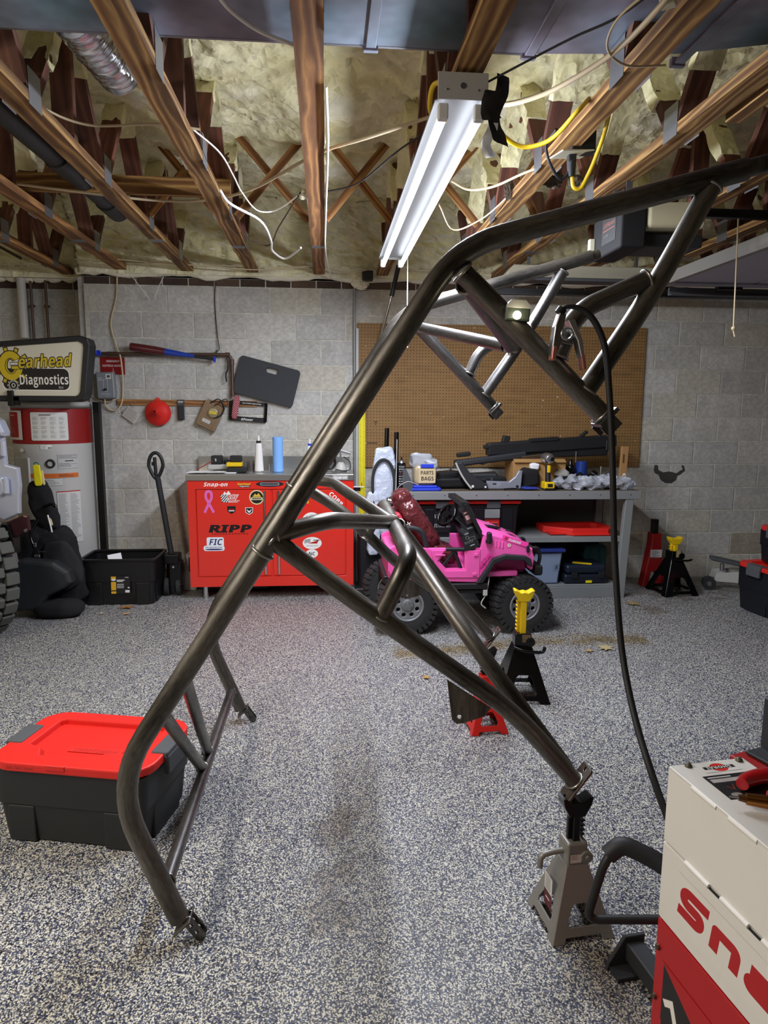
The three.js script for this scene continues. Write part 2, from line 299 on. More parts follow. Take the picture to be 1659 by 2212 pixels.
struct('wall_right', box(X1 + 0.1, 1.6, (ZF + ZA) / 2, 0.2, 3.4, ZF - ZA + 0.4), M.blockStain);
struct('wall_front', box((X0 + X1) / 2, 1.6, ZF + 0.1, X1 - X0 + 0.4, 3.4, 0.2), M.blockStain);
struct('roof_deck', box((X0 + X1) / 2, 3.36, (ZF + ZA) / 2, X1 - X0 + 0.4, 0.1, ZF - ZA + 0.4), M.chordDark);
{ // sprayed foam under the deck, rolling down over the rim at the back wall
  const nx = 340, nz = 260, pos = [], idx = [];
  const z0 = -6.06, z1 = 0.4;
  for (let j = 0; j <= nz; j++) for (let i = 0; i <= nx; i++) {
    const x = X0 + (X1 - X0) * i / nx, t = j / nz; let y, z;
    const zb = x < XJ ? -6.06 : -5.8;
    if (t < 0.16) { const q = t / 0.16; y = 2.515 + (3.06 - 2.515) * q; z = zb + 0.05 + 0.3 * Math.pow(q, 2.2); } else { const q = (t - 0.16) / 0.84; y = 3.06 - 0.02 * Math.sin(q * 9); z = zb + 0.35 + (z1 - zb - 0.35) * q; }
    const big = fbm(x * 2.3, z * 2.3, y * 2.3, 2) - 0.38, fine = Math.abs(fbm(x * 15, z * 15, y * 15 + 8, 3) - 0.44), lump = 0.15 * big + 0.17 * (0.25 - fine) + 0.03 * (fbm(x * 26, z * 26, y * 26, 2) - 0.38);
    const e = t < 0.02 ? 0.2 : 1;
    if (t < 0.16) { z += lump * e * 1.2; y -= 0.2 * lump * e; } else y -= lump;
    pos.push(x, y, z);
  }
  const w = nx + 1; for (let j = 0; j < nz; j++) for (let i = 0; i < nx; i++) { const a = j * w + i; idx.push(a, a + 1, a + w, a + 1, a + w + 1, a + w); }
  const g = new THREE.BufferGeometry(); g.setAttribute('position', new THREE.Float32BufferAttribute(pos, 3)); g.setIndex(idx); g.computeVertexNormals();
  struct('ceiling', g, M.foam);
  struct('foam_bead', [[XJ, 5.3, ZB + 0.03], [-3.3, XJ, ZA + 0.04]].map(([a, b, z]) => rumple(sweep(Array.from({ length: 110 }, (_, i) => new THREE.Vector3(a + (b - a) * i / 109, 2.535 + 0.012 * Math.sin(i * 0.7), z)), (t) => 0.028 + 0.02 * fbm(t * 60, 3, z, 2), 10), 0.02, 14)), M.foamWhite);
}
// ---------- floor trusses of the storey above ----------
const HB = 2.54, TOP = 3.06;
const trussX = [-2.07, -1.58, -1.07, -0.567, -0.043, 0.461, 0.99, 1.395, 2.0, 2.52, 3.03, 3.54];
const trussSay = ['at the far left above the water heater', 'fourth to the left of the shop light, left of the drain pipe', 'third to the left of the shop light, right of the drain pipe', 'second to the left of the shop light, with strong wavy grain', 'first to the left of the shop light, running straight down the middle', 'carrying the lit shop light', 'first to the right of the shop light, beside the yellow cord', 'second to the right of the shop light, with a pale splice block', 'third to the right of the shop light, over the opener rail', 'fourth to the right of the shop light', 'fifth to the right of the shop light', 'farthest right of all'];
const foamOn = (a, b, w, t, sd) => { const g = beam(a, b, w, t), d = new THREE.BoxGeometry(w, V(a).distanceTo(V(b)), t, 4, 8, 3); d.applyMatrix4(new THREE.Matrix4().makeBasis(...(() => { const D = V(b).sub(V(a)).normalize(), x = new THREE.Vector3().crossVectors(D, V([0, 0, 1])).normalize(); return [x, D, new THREE.Vector3().crossVectors(x, D)]; })()).setPosition(V(a).add(V(b)).multiplyScalar(0.5))); return rumple(d, 0.02, 14, sd); };
trussX.forEach((x, i) => {
  const t = thing('floor_truss', 'wooden floor truss ' + trussSay[i], 'truss', [x, HB, ZB + 0.02], 'open web floor trusses');
  const cm = i === 4 || i === 0 || i === 1 ? M.chordDark : M.chord, zb = x < XJ ? -6.05 : ZB + 0.03, zf = 0.6;
  part(t, 'bottom_chord', beam([x, HB + 0.019, zb], [x, HB + 0.019, zf], 0.089, 0.038, [0, 1, 0]), cm);
  const webs = [], ph = [0.1, 0.42, 0.2, 0.5, 0.02, 0.36, 0.6, 0.16, 0.44, 0.3, 0.1, 0.5][i];
  let k = 0;
  for (let z = zb + 0.32 + ph; z < -0.9; z += 0.84) {
    for (const [z0, z1] of [[z + 0.03, z + 0.4], [z - 0.03, z - 0.4]]) {
      const a = [x, HB + 0.04, z0], b = [x, TOP + 0.02, z1], q = 0.25 + 0.5 * rnd();
      part(t, 'web', beam(a, b, 0.086, 0.038, [0, 0, 1]), M.web[k % 3]);
      part(t, 'foam_overspray', foamOn([x, a[1] + (b[1] - a[1]) * q, z0 + (z1 - z0) * q], b, 0.1, 0.056, k + i * 9), M.foam); k++;
    }
    if (rnd() < 0.5) part(t, 'web', beam([x, HB + 0.04, z + 0.42], [x, TOP, z + 0.42], 0.086, 0.038, [0, 0, 1]), M.web[1]);
    for (const s of [-1, 1]) part(t, 'gang_plate', box(x + s * 0.0452, HB + 0.055, z, 0.0014, 0.125, 0.11), M.plate);
  }
  part(t, 'splice_plate', box(x, HB - 0.0005, -4.86 + 0.06 * (i % 3), 0.084, 0.0014, 0.07), M.plate);
});
// bridging between the trusses
const xb = (i, z, say) => { const a = trussX[i] + 0.05, b = trussX[i + 1] - 0.05, t = thing('cross_bridging', say, 'brace', [(a + b) / 2, HB + 0.05, z], 'crossed bridging strips'); part(t, 'strut', beam([a, HB + 0.06, z], [b, TOP + 0.02, z + 0.02], 0.042, 0.02), M.webPale); part(t, 'strut', beam([b, HB + 0.06, z - 0.025], [a, TOP + 0.02, z - 0.03], 0.042, 0.02), M.webPale); };
xb(3, -4.36, 'crossed wooden bridging left of the middle truss'); xb(4, -4.36, 'crossed wooden bridging between middle truss and shop light'); xb(2, -4.36, 'crossed wooden bridging above the horizontal wooden strongback'); xb(5, -4.36, 'crossed wooden bridging just right of the shop light'); xb(6, -4.36, 'crossed wooden bridging behind the yellow cord outlet');
one('strongback', beam([-1.66, 2.645, -3.97], [-0.5, 2.645, -3.97], 0.089, 0.038, [0, 0, 1]), M.chord, 'horizontal wooden strongback board running across the left trusses', 'board');
one('splice_block', beam([1.51, 2.556, -2.62], [1.5, 2.556, -2.25], 0.06, 0.035, [0, 1, 0]), M.chord, 'short pale wooden block nailed beside a right truss chord', 'board');
// ---------- sheet metal duct, flexible duct, drain, pipes ----------
{ const t = thing('air_duct', 'wide blue grey sheet metal duct crossing above the trusses', 'duct', [0, 2.66, -2]);
  for (const [a, b, k] of [[-1.9, -0.62, 0], [-0.61, 0.15, 1], [0.16, 0.68, 2]]) part(t, 'duct_section', box((a + b) / 2, 2.8, -1.95, b - a, 0.28, 1.02, 0.004), M.duct);
  const g = (a, b, za, zb2) => { const e = ext([[a, za], [b, zb2], [b, -1.3], [a, -1.3]], 0.28, { bevel: 0.004 }); return e.rotateX(Math.PI / 2).translate(0, 2.94, 0); };
  part(t, 'duct_section', g(0.69, 1.2, -2.46, -2.41), M.duct); part(t, 'duct_section', g(1.21, 2.6, -2.4, -1.95), M.duct);
  for (const x of [-0.615, 0.155, 0.685, 1.205]) part(t, 'duct_seam', [box(x, 2.655, -1.9, 0.035, 0.012, 1.1, 0.003), box(x, 2.66, -2.465, 0.05, 0.03, 0.02, 0.003)], M.duct);
  part(t, 'duct_flange', [box(-0.6, 2.663, -2.462, 2.6, 0.008, 0.012)], M.plate);
}
{ const t = thing('flexible_duct', 'silver foil flexible duct dropping from the metal duct', 'duct', [-0.9, 2.7, -2.7]);
  const pts = [[-0.86, 2.84, -2.475], [-0.87, 2.84, -2.6], [-0.84, 2.82, -2.85], [-0.8, 2.8, -3.05]], P = new THREE.CatmullRomCurve3(pts.map(V)).getPoints(90);
  part(t, 'foil_sleeve', rumple(sweep(P, (q) => 0.088 + 0.003 * Math.sin(q * 130), 22), 0.008, 22), M.foil);
  part(t, 'foam_collar', blob(-0.79, 2.86, -3.1, 0.12, 0.1, 0.06, 0.3, 3), M.foam); }
{ const t = thing('drain_pipe', 'black plastic drain pipe running between the left trusses', 'pipe', [-1.28, 2.6, -4]);
  part(t, 'pipe_run', rod([-1.316, 2.678, -2.5], [-1.24, 2.655, -4.42], 0.057, 0.057, 20), M.blackPlastic);
  part(t, 'coupling', [rod([-1.245, 2.657, -4.28], [-1.238, 2.654, -4.5], 0.066, 0.066, 20), rod([-1.27, 2.665, -3.6], [-1.263, 2.663, -3.78], 0.064, 0.064, 20)], M.blackPlastic);
  part(t, 'pipe_hanger', box(-1.3, 2.73, -2.95, 0.03, 0.2, 0.02), M.plate); }
one('conduit', wire([[-1.27, 2.75, -4.6], [-1.2, 2.7, -4.7], [-1.1, 2.62, -5.0], [-1.05, 2.575, -5.3]], 0.011), M.thinBrown, 'thin conduit with a blue sleeve at the end of the drain', 'pipe');
one('vent_pipe', [rod([-2.47, 2.04, -6.07], [-2.47, 2.58, -6.07], 0.034, 0.034, 18), rod([-2.47, 2.5, -6.07], [-2.47, 2.6, -6.07], 0.04, 0.04, 18)], M.pvcWhite, 'white plastic vent pipe rising behind the sign', 'pipe');
for (const [x, s] of [[-2.4, 'copper water pipe nearest the white vent pipe'], [-2.283, 'copper water pipe farther from the white vent pipe']]) one('water_pipe', [pipe([[x, 1.5, -6.08], [x, 2.64, -6.08], [x, 2.66, -5.2]], 0.011, 0.06, 12), box(x, 2.3, -6.09, 0.04, 0.02, 0.03, 0.004)], M.copper, s, 'pipe', 'copper water pipes');
// ---------- ceiling lights ----------
function shopLight(x, z0, z1, label, power, tint) {                           // z0 near end, z1 far end
  const L = z0 - z1, zc = (z0 + z1) / 2, t = thing('shop_light', label, 'ceiling light', [x, 2.42, zc]);
  part(t, 'ballast_housing', box(x, 2.493, zc, 0.11, 0.06, L, 0.004), M.greyLight);
  part(t, 'reflector', [ext([[-0.088, 0.034], [-0.06, 0.048], [0.06, 0.048], [0.088, 0.034], [0.086, 0.031], [0.058, 0.044], [-0.058, 0.044], [-0.086, 0.031]], L - 0.02).translate(x, 2.415, z1 + 0.01)], M.grey2);
  for (const e of [z0, z1]) { const p = part(t, 'end_cap', box(x, 2.487, e, 0.16, 0.08, 0.006, 0.002), M.greyLight); part(p, 'knockout', [rod([x, 2.487, e + 0.003], [x, 2.487, e + 0.005], 0.009), box(x - 0.05, 2.475, e + 0.004, 0.005, 0.005, 0.003), box(x + 0.05, 2.475, e + 0.004, 0.005, 0.005, 0.003)], M.greyDark); }
  for (const s of [-1, 1]) {
    const xs = x + s * 0.058, y = 2.408;
    const tb = part(t, 'light_tube', rod([xs, y, z0 - 0.05], [xs, y, z1 + 0.03], 0.0145, 0.0145, 16), M.tubeGlow);
    for (const e of [z0 - 0.03, z1 + 0.014]) part(tb, 'tube_socket', box(xs, y + 0.012, e, 0.034, 0.05, 0.028, 0.006), M.white);
    for (const a of [0, s * 1.25]) {                                 // a tube shines all round: three strips about its lower half
      const l = new THREE.RectAreaLight(tint, a ? power * 0.72 : power, 0.034, L - 0.12);
      l.position.set(xs + Math.sin(a) * 0.021, y - Math.cos(a) * 0.021, zc);
      l.rotation.order = 'ZYX'; l.rotation.set(-Math.PI / 2, 0, a); scene.add(l);
    }
  }
  return t;
}
const fix1 = shopLight(0.437, -2.31, -4.68, 'lit two tube shop light hanging under a truss above the cage', TUBE_LIGHT, 0xeaf0ff);
shopLight(-2.07, 0.1, -2.25, 'second lit two tube shop light, out of view on the left', TUBE_LIGHT_2, 0xfff5e8);
{ // torn dark tape and a scrap of paper on the near end of the fitting
  const tape = rumple(new THREE.PlaneGeometry(0.05, 0.2, 6, 20), 0.04, 9); tape.rotateY(0.5).translate(0.575, 2.435, -2.36);
  const tm = mat(0x1c1714, 0.8, 0, { side: THREE.DoubleSide }); one('torn_tape', tape, tm, 'long torn dark tape hanging off the near end of the shop light', 'tape'); one('torn_tape', rumple(new THREE.PlaneGeometry(0.05, 0.07, 8, 8), 0.03, 14).translate(0.535, 2.435, -2.295), tm, 'short dark tape piece stuck over the corner of the shop light', 'tape');
  one('paper_scrap', rumple(new THREE.PlaneGeometry(0.03, 0.09, 5, 14), 0.03, 16).translate(0.545, 2.345, -2.35), M.paper, 'ragged white paper scrap dangling beside the shop light', 'scrap');
}
// ---------- the roll cage standing on its end ----------
{
  const t = thing('roll_cage', 'large bare steel tube roll cage standing on end on jack stands', 'roll cage', [0, 0, -2.48]);
  const N = -1.79, F = -3.16, R1 = 0.0282, R2 = 0.0262;
  const bead = (p, dir, r, q = 0.0042) => { const g = new THREE.TorusGeometry(r, q, 7, 26); const a = g.attributes.position; for (let i = 0; i < a.count; i++) { const k = 1 + 0.03 * Math.sin(i * 2.6); a.setXYZ(i, a.getX(i) * k, a.getY(i) * k, a.getZ(i)); } g.applyQuaternion(new THREE.Quaternion().setFromUnitVectors(new THREE.Vector3(0, 0, 1), V(dir).normalize())); return g.translate(...p); };
  const sub = (a, b) => [a[0] - b[0], a[1] - b[1], a[2] - b[2]];
  const lp = (a, b, q) => [a[0] + (b[0] - a[0]) * q, a[1] + (b[1] - a[1]) * q, a[2] + (b[2] - a[2]) * q];
  const tube = (name, pts, r, fil, m = M.steel, welds = '') => {
    const o = part(t, name, pipe(pts, r, fil, 22), m), n = pts.length, w = [];
    if (welds.includes('a')) w.push(bead(pts[0], sub(pts[1], pts[0]), r + 0.001));
    if (welds.includes('b')) w.push(bead(pts[n - 1], sub(pts[n - 1], pts[n - 2]), r + 0.001));
    if (w.length) for (const q of w) part(o, 'weld_bead', q, M.weld); return o;
  };
  // the two long side tubes
  const main = (z, tip, lo, up, end) => tube('main_tube', [[...tip, z], [...lo, z], [...up, z], [...end, z]], R1, [0.17, 0.115]);
  main(N, [-0.418, 0.062], [-0.58, 0.4706], [0.3327, 1.885], [1.075, 2.096]);
  main(F, [-0.412, 0.062], [-0.575, 0.4706], [0.352, 1.918], [1.2, 2.17]);
  for (const [z, a, b] of [[N, [1.06, 2.092], [1.13, 2.112]], [F, [1.19, 2.167], [1.235, 2.18]]]) part(t, 'end_sleeve', rod([...a, z], [...b, z], 0.0225, 0.0225, 20), M.steel);
  for (const p of [[-0.167, 1.11, N], [-0.155, 1.13, F]]) part(t, 'sleeve_joint', bead(p, [0.543, 0.839, 0], R1 + 0.0005, 0.005), M.weld);
  // feet of the long tubes
  for (const [z, x] of [[N, -0.418], [F, -0.412]]) {
    part(t, 'foot_plate', xf(box(0, 0, 0, 0.062, 0.006, 0.07, 0.002), [x + 0.012, 0.052, z], [0, 0, 0.75]), M.steel);
    const tab = part(t, 'mount_tab', [-1, 1].map((s) => xf(ext(rrect(0, 0, 0.03, 0.086, 0.012), 0.006, { holes: [circ(0, -0.012, 0.006), circ(0, 0.014, 0.006)], bevel: 0.001 }), [x + 0.042, 0.037, z + s * 0.012 - 0.003], [0, 0, 0.6])), M.steelLight);
  }
  // rear cross tube with its two braces
  tube('cross_tube', [[-0.452, 0.165, N - 0.02], [-0.452, 0.155, F + 0.02]], 0.0205, 0, M.steelLight, 'ab');
  tube('brace_tube', [[-0.46, 0.17, -2.42], [-0.447, 0.66, -1.815]], 0.0185, 0, M.steel, 'ab');
  tube('brace_tube', [[-0.46, 0.172, -2.54], [-0.385, 0.76, -1.82]], 0.0185, 0, M.steel, 'ab');
  for (const [x, y] of [[-0.385, 0.79], [-0.345, 0.855]]) part(t, 'brace_tab', box(x, y, N - 0.02, 0.006, 0.06, 0.04, 0.001, [0, 0, -0.57]), M.weld);
  // windscreen end: down tubes, braces, gussets
  const head = (z, a, e, bt, bb, g) => {
    tube('down_tube', [[...a, z], [...e, z]], R2 + 0.0008, 0, z === N ? M.steel : M.steelLight, 'a');  // far side takes the paler steel, lamp light put into its colour
    tube('upper_brace', [[...bt, z], lp([...bt, z], [...bb, z], 0.5).map((v, i) => v + (i === 1 ? -0.012 : i === 0 ? 0.01 : 0)), [...bb, z]], R2, 0.2, z === N ? M.steel : M.steelLight, 'ab');
    tube('gusset_tube', g.map((p) => [...p, z]), R2 - 0.0015, 0.085, z === N ? M.steel : M.steelLight, 'ab');
    const d = Math.atan2(e[1] - a[1], e[0] - a[0]), p = part(t, 'bolt_bracket', [xf(box(0, 0, 0, 0.012, 0.064, 0.07, 0.002), [e[0] + 0.01, e[1] - 0.008, z], [0, 0, d]), xf(box(0.02, -0.012, 0.03, 0.034, 0.05, 0.006, 0.001), [e[0] + 0.01, e[1] - 0.008, z], [0, 0, d]), xf(box(0.02, -0.012, -0.03, 0.034, 0.05, 0.006, 0.001), [e[0] + 0.01, e[1] - 0.008, z], [0, 0, d])], M.steelLight);
    part(p, 'weld_bead', bead([e[0], e[1], z], [Math.cos(d), Math.sin(d), 0], R2 + 0.001), M.weld);
  };
  head(N, [0.348, 1.826], [0.728, 1.474], [0.985, 2.05], [0.683, 1.535], [[0.604, 1.622], [0.645, 1.735], [0.83, 1.818]]);
  head(F, [0.39, 1.876], [0.768, 1.496], [1.07, 2.1], [0.727, 1.55], [[0.655, 1.645], [0.702, 1.752], [0.93, 1.85]]);
  // the V between the two sides at the windscreen end
  const apex = [0.662, 1.705, -2.475];
  tube('cross_brace', [[0.395, 1.85, F + 0.01], lp([0.395, 1.85, F], apex, 0.96)], R2 - 0.003, 0, M.steelLight, 'a');
  tube('cross_brace', [[0.36, 1.8, N - 0.015], lp([0.36, 1.8, N], apex, 0.97)], R2 - 0.003, 0, M.steel, 'a');
  part(t, 'clevis_joint', [box(apex[0], apex[1], apex[2], 0.05, 0.042, 0.034, 0.008), rod([apex[0], apex[1] - 0.03, apex[2]], [apex[0], apex[1] + 0.03, apex[2]], 0.009)], M.weld);
  // legs down to the stands
  tube('leg_tube', [[-0.14, 1.145, N], [0.05, 0.995, N], [0.3, 0.808, N], [0.53, 0.64, N], [0.705, 0.432, N]], R2 - 0.0006, [0.1, 0.1, 0.12], M.steel, 'ab');
  tube('leg_tube', [[-0.13, 1.14, F], [0.06, 1.03, F], [0.33, 0.765, F], [0.6, 0.575, F], [0.79, 0.395, F]], R2 - 0.0006, [0.1, 0.1, 0.12], M.steel, 'ab');
  // cross hoop between the legs and the two V tubes that meet on it
  tube('cross_hoop', [[0.145, 0.93, N], [0.222, 1.092, N + 0.005], [0.266, 1.05, F - 0.005], [0.18, 0.885, F]], R2 - 0.0012, 0.085, M.steel, 'ab');
  tube('harness_tube', [[-0.13, 1.156, N], [0.0, 1.188, N - 0.04], [0.236, 1.082, -2.42]], R2 - 0.0025, 0.13, M.steel, 'ab');
  tube('harness_tube', [[-0.12, 1.16, F], [0.02, 1.16, F + 0.06], [0.24, 1.07, -2.5]], R2 - 0.0025, 0.1, M.steel, 'ab');
  tube('diagonal_tube', [[0.25, 1.06, -2.36], [0.43, 0.8, N - 0.16], [0.69, 0.455, N - 0.03]], R2 - 0.0015, 0.14, M.steel, 'a');
  tube('diagonal_tube', [[0.27, 1.05, -2.54], [0.5, 0.74, F + 0.18], [0.775, 0.415, F + 0.035]], R2 - 0.0015, 0.14, M.steel, 'a');
  for (const [z, x, y] of [[N, 0.713, 0.421], [F, 0.8, 0.384]]) {
    const p = part(t, 'foot_plate', xf(ext(rrect(0, 0, 0.125, 0.06, 0.008), 0.008, { holes: [circ(-0.05, 0.0, 0.007), circ(0.05, 0.0, 0.007)], bevel: 0.001 }).rotateX(-Math.PI / 2), [x, y, z], [0, 0, 0.95]), M.steel);
  }
  for (const [z, x, y] of [[N + 0.012, 0.385, 0.685], [F + 0.012, 0.4, 0.655]]) part(t, 'gusset_plate', ext([[x - 0.058, y + 0.068], [x + 0.066, y - 0.018], [x + 0.048, y - 0.042], [x - 0.012, y - 0.06], [x - 0.03, y - 0.06], [x - 0.042, y - 0.048]], 0.006, { holes: [circ(x - 0.022, y - 0.04, 0.006)], bevel: 0.001 }).translate(0, 0, z), M.steel);
}
// ---------- things on the back wall ----------
const WZ = ZB + 0.001;
{ // pegboard, its holes printed into the sheet
  const pm = print(2000, 970, (g, w, h) => {
    g.fillStyle = '#8d6a3c'; g.fillRect(0, 0, w, h);
    for (let i = 0; i < 1400; i++) { g.fillStyle = `rgba(${rnd() < 0.5 ? '60,40,18' : '190,150,96'},${0.03 + 0.05 * rnd()})`; g.fillRect(rnd() * w, rnd() * h, 20 + rnd() * 120, 4 + rnd() * 30); }
    g.fillStyle = '#2b1c0c'; for (let y = 0; y < 47; y++) for (let x = 0; x < 97; x++) { g.beginPath(); g.arc((x + 0.5) * w / 97, (y + 0.5) * h / 47, 3.1, 0, 7); g.fill(); }
    g.fillStyle = '#efe9da'; for (let i = 0; i < 46; i++) { g.beginPath(); g.arc(rnd() * w, rnd() * h, 1.5 + rnd() * 2.5, 0, 7); g.fill(); }
    g.fillStyle = 'rgba(50,34,20,.8)'; g.fillRect(70, 800, 70, 8); g.fillRect(112, 655, 30, 5); g.fillRect(124, 655, 6, 26);
  }, 0.7);
  const t = thing('pegboard', 'large brown pegboard panel fixed on the block wall above the grey bench', 'pegboard', [1.49, 0.99, WZ + 0.02]);
  part(t, 'batten', [box(1.49, 2.1, WZ + 0.008, 2.4, 0.04, 0.016), box(1.49, 1.06, WZ + 0.008, 2.4, 0.04, 0.016)], M.oak);
  part(t, 'sheet', box(1.488, 1.585, WZ + 0.02, 2.452, 1.178, 0.006), M.oak); decal(t, 'hole_print', 2.452, 1.178, pm, [1.488, 1.585, WZ + 0.0236]);
}
const signPrint = print(1024, 760, (g, w, h) => {
  g.fillStyle = '#d9d3bd'; g.fillRect(0, 0, w, h);
  g.save(); g.translate(0, 6); 
  const body = () => { g.beginPath(); g.roundRect(30, 360, 775, 255, 70); };
  g.fillStyle = '#f4f1e6'; g.beginPath(); g.roundRect(20, 352, 795, 273, 78); g.fill(); g.fillStyle = '#14110f'; body(); g.fill();
  g.translate(130, 330); g.rotate(-0.03);
  for (let i = 0; i < 9; i++) { const a = -0.55 - i * 0.62; g.save(); g.rotate(a); g.fillStyle = '#17130d'; g.fillRect(120, -28, 108, 56); g.fillStyle = '#c9b326'; g.fillRect(118, -18, 98, 36); g.restore(); }
  g.lineWidth = 112; g.strokeStyle = '#17130d'; g.beginPath(); g.ellipse(0, 0, 92, 128, 0, 0.1, 5.7); g.stroke();
  g.lineWidth = 90; g.strokeStyle = '#d3b81c'; g.beginPath(); g.ellipse(0, 0, 92, 128, 0, 0.12, 5.66); g.stroke();
  g.lineWidth = 7; g.strokeStyle = '#17130d'; g.beginPath(); g.ellipse(0, 4, 66, 92, 0, 0.3, 5.5); g.stroke();
  g.fillStyle = '#17130d'; g.fillRect(-8, -42, 178, 40); g.fillStyle = '#e8e3d2'; g.fillRect(-4, -34, 170, 24); g.fillStyle = '#17130d'; g.fillRect(0, 0, 130, 46); g.fillStyle = '#d3b81c'; g.fillRect(8, 6, 118, 34);
  g.restore();
  g.save(); g.translate(205, 365); g.rotate(-0.045); g.font = 'bold italic 205px sans-serif'; g.textBaseline = 'alphabetic'; g.scale(0.78, 1); g.lineJoin = 'round'; g.lineWidth = 22; g.strokeStyle = '#17130d'; g.strokeText('earhead', 0, 0); g.fillStyle = '#d3b81c'; g.fillText('earhead', 0, 0); g.restore();
  g.save(); g.translate(214, 560); g.rotate(-0.012); g.scale(0.66, 1); g.font = 'bold 160px sans-serif'; g.fillStyle = '#eceadd'; g.fillText('Diagnostics', 0, 0); g.restore();
  txt(g, 'Inc', 705, 590, '40px serif', '#eceadd');
  g.save(); g.translate(145, 570); for (let i = 0; i < 10; i++) { g.rotate(0.628); g.fillStyle = '#e8e5d8'; g.fillRect(46, -9, 24, 18); g.fillStyle = '#14110f'; g.fillRect(44, -5, 20, 10); } g.fillStyle = '#e8e5d8'; g.beginPath(); g.arc(0, 0, 53, 0, 7); g.fill(); g.fillStyle = '#14110f'; g.beginPath(); g.arc(0, 0, 47, 0, 7); g.fill(); g.lineWidth = 9; g.strokeStyle = '#e8e5d8'; g.beginPath(); g.ellipse(0, 0, 18, 22, 0, 0, 7); g.stroke(); g.restore();
}, 0.45);
{ const t = thing('hanging_sign', 'white cabinet sign with a yellow gear logo in a black frame', 'sign', [-2.02, 1.52, -5.2]);
  // slightly turned: left edge nearer the floor plan's left, right edge higher
  const o = [[-2.42, 1.925], [-1.74, 1.985], [-1.688, 1.965], [-1.676, 1.92], [-1.722, 1.575], [-1.745, 1.532], [-1.79, 1.517], [-2.42, 1.517]], inn = [[-2.4, 1.893], [-1.75, 1.95], [-1.716, 1.93], [-1.712, 1.9], [-1.752, 1.59], [-1.765, 1.564], [-1.79, 1.553], [-2.4, 1.553]];
  part(t, 'sign_frame', ext(o, 0.13, { holes: [inn], bevel: 0.006 }).translate(0, 0, -5.33), M.blackPlastic);
  part(t, 'sign_back', ext(o, 0.02).translate(0, 0, -5.345), M.blackPlastic);
  const s = new THREE.Shape([[-2.41, 1.89], [-1.75, 1.95], [-1.716, 1.93], [-1.712, 1.9], [-1.752, 1.59], [-1.765, 1.564], [-1.79, 1.553], [-2.41, 1.553]].map((p) => new THREE.Vector2(...p))), g = new THREE.ShapeGeometry(s), p = g.attributes.position, uv = g.attributes.uv;
  for (let i = 0; i < p.count; i++) uv.setXY(i, (p.getX(i) + 2.305) / 0.6, (p.getY(i) - 1.52) / 0.445);
  g.userData.uv = true; part(t, 'sign_face', g.translate(0, 0, -5.21), signPrint, 'pale face with gear lettering');
  part(t, 'sign_bracket', [box(-2.24, 1.54, -5.2, 0.04, 0.11, 0.03, 0.004), box(-2.21, 1.52, -5.21, 0.05, 0.06, 0.02)], M.blackMetal);
}
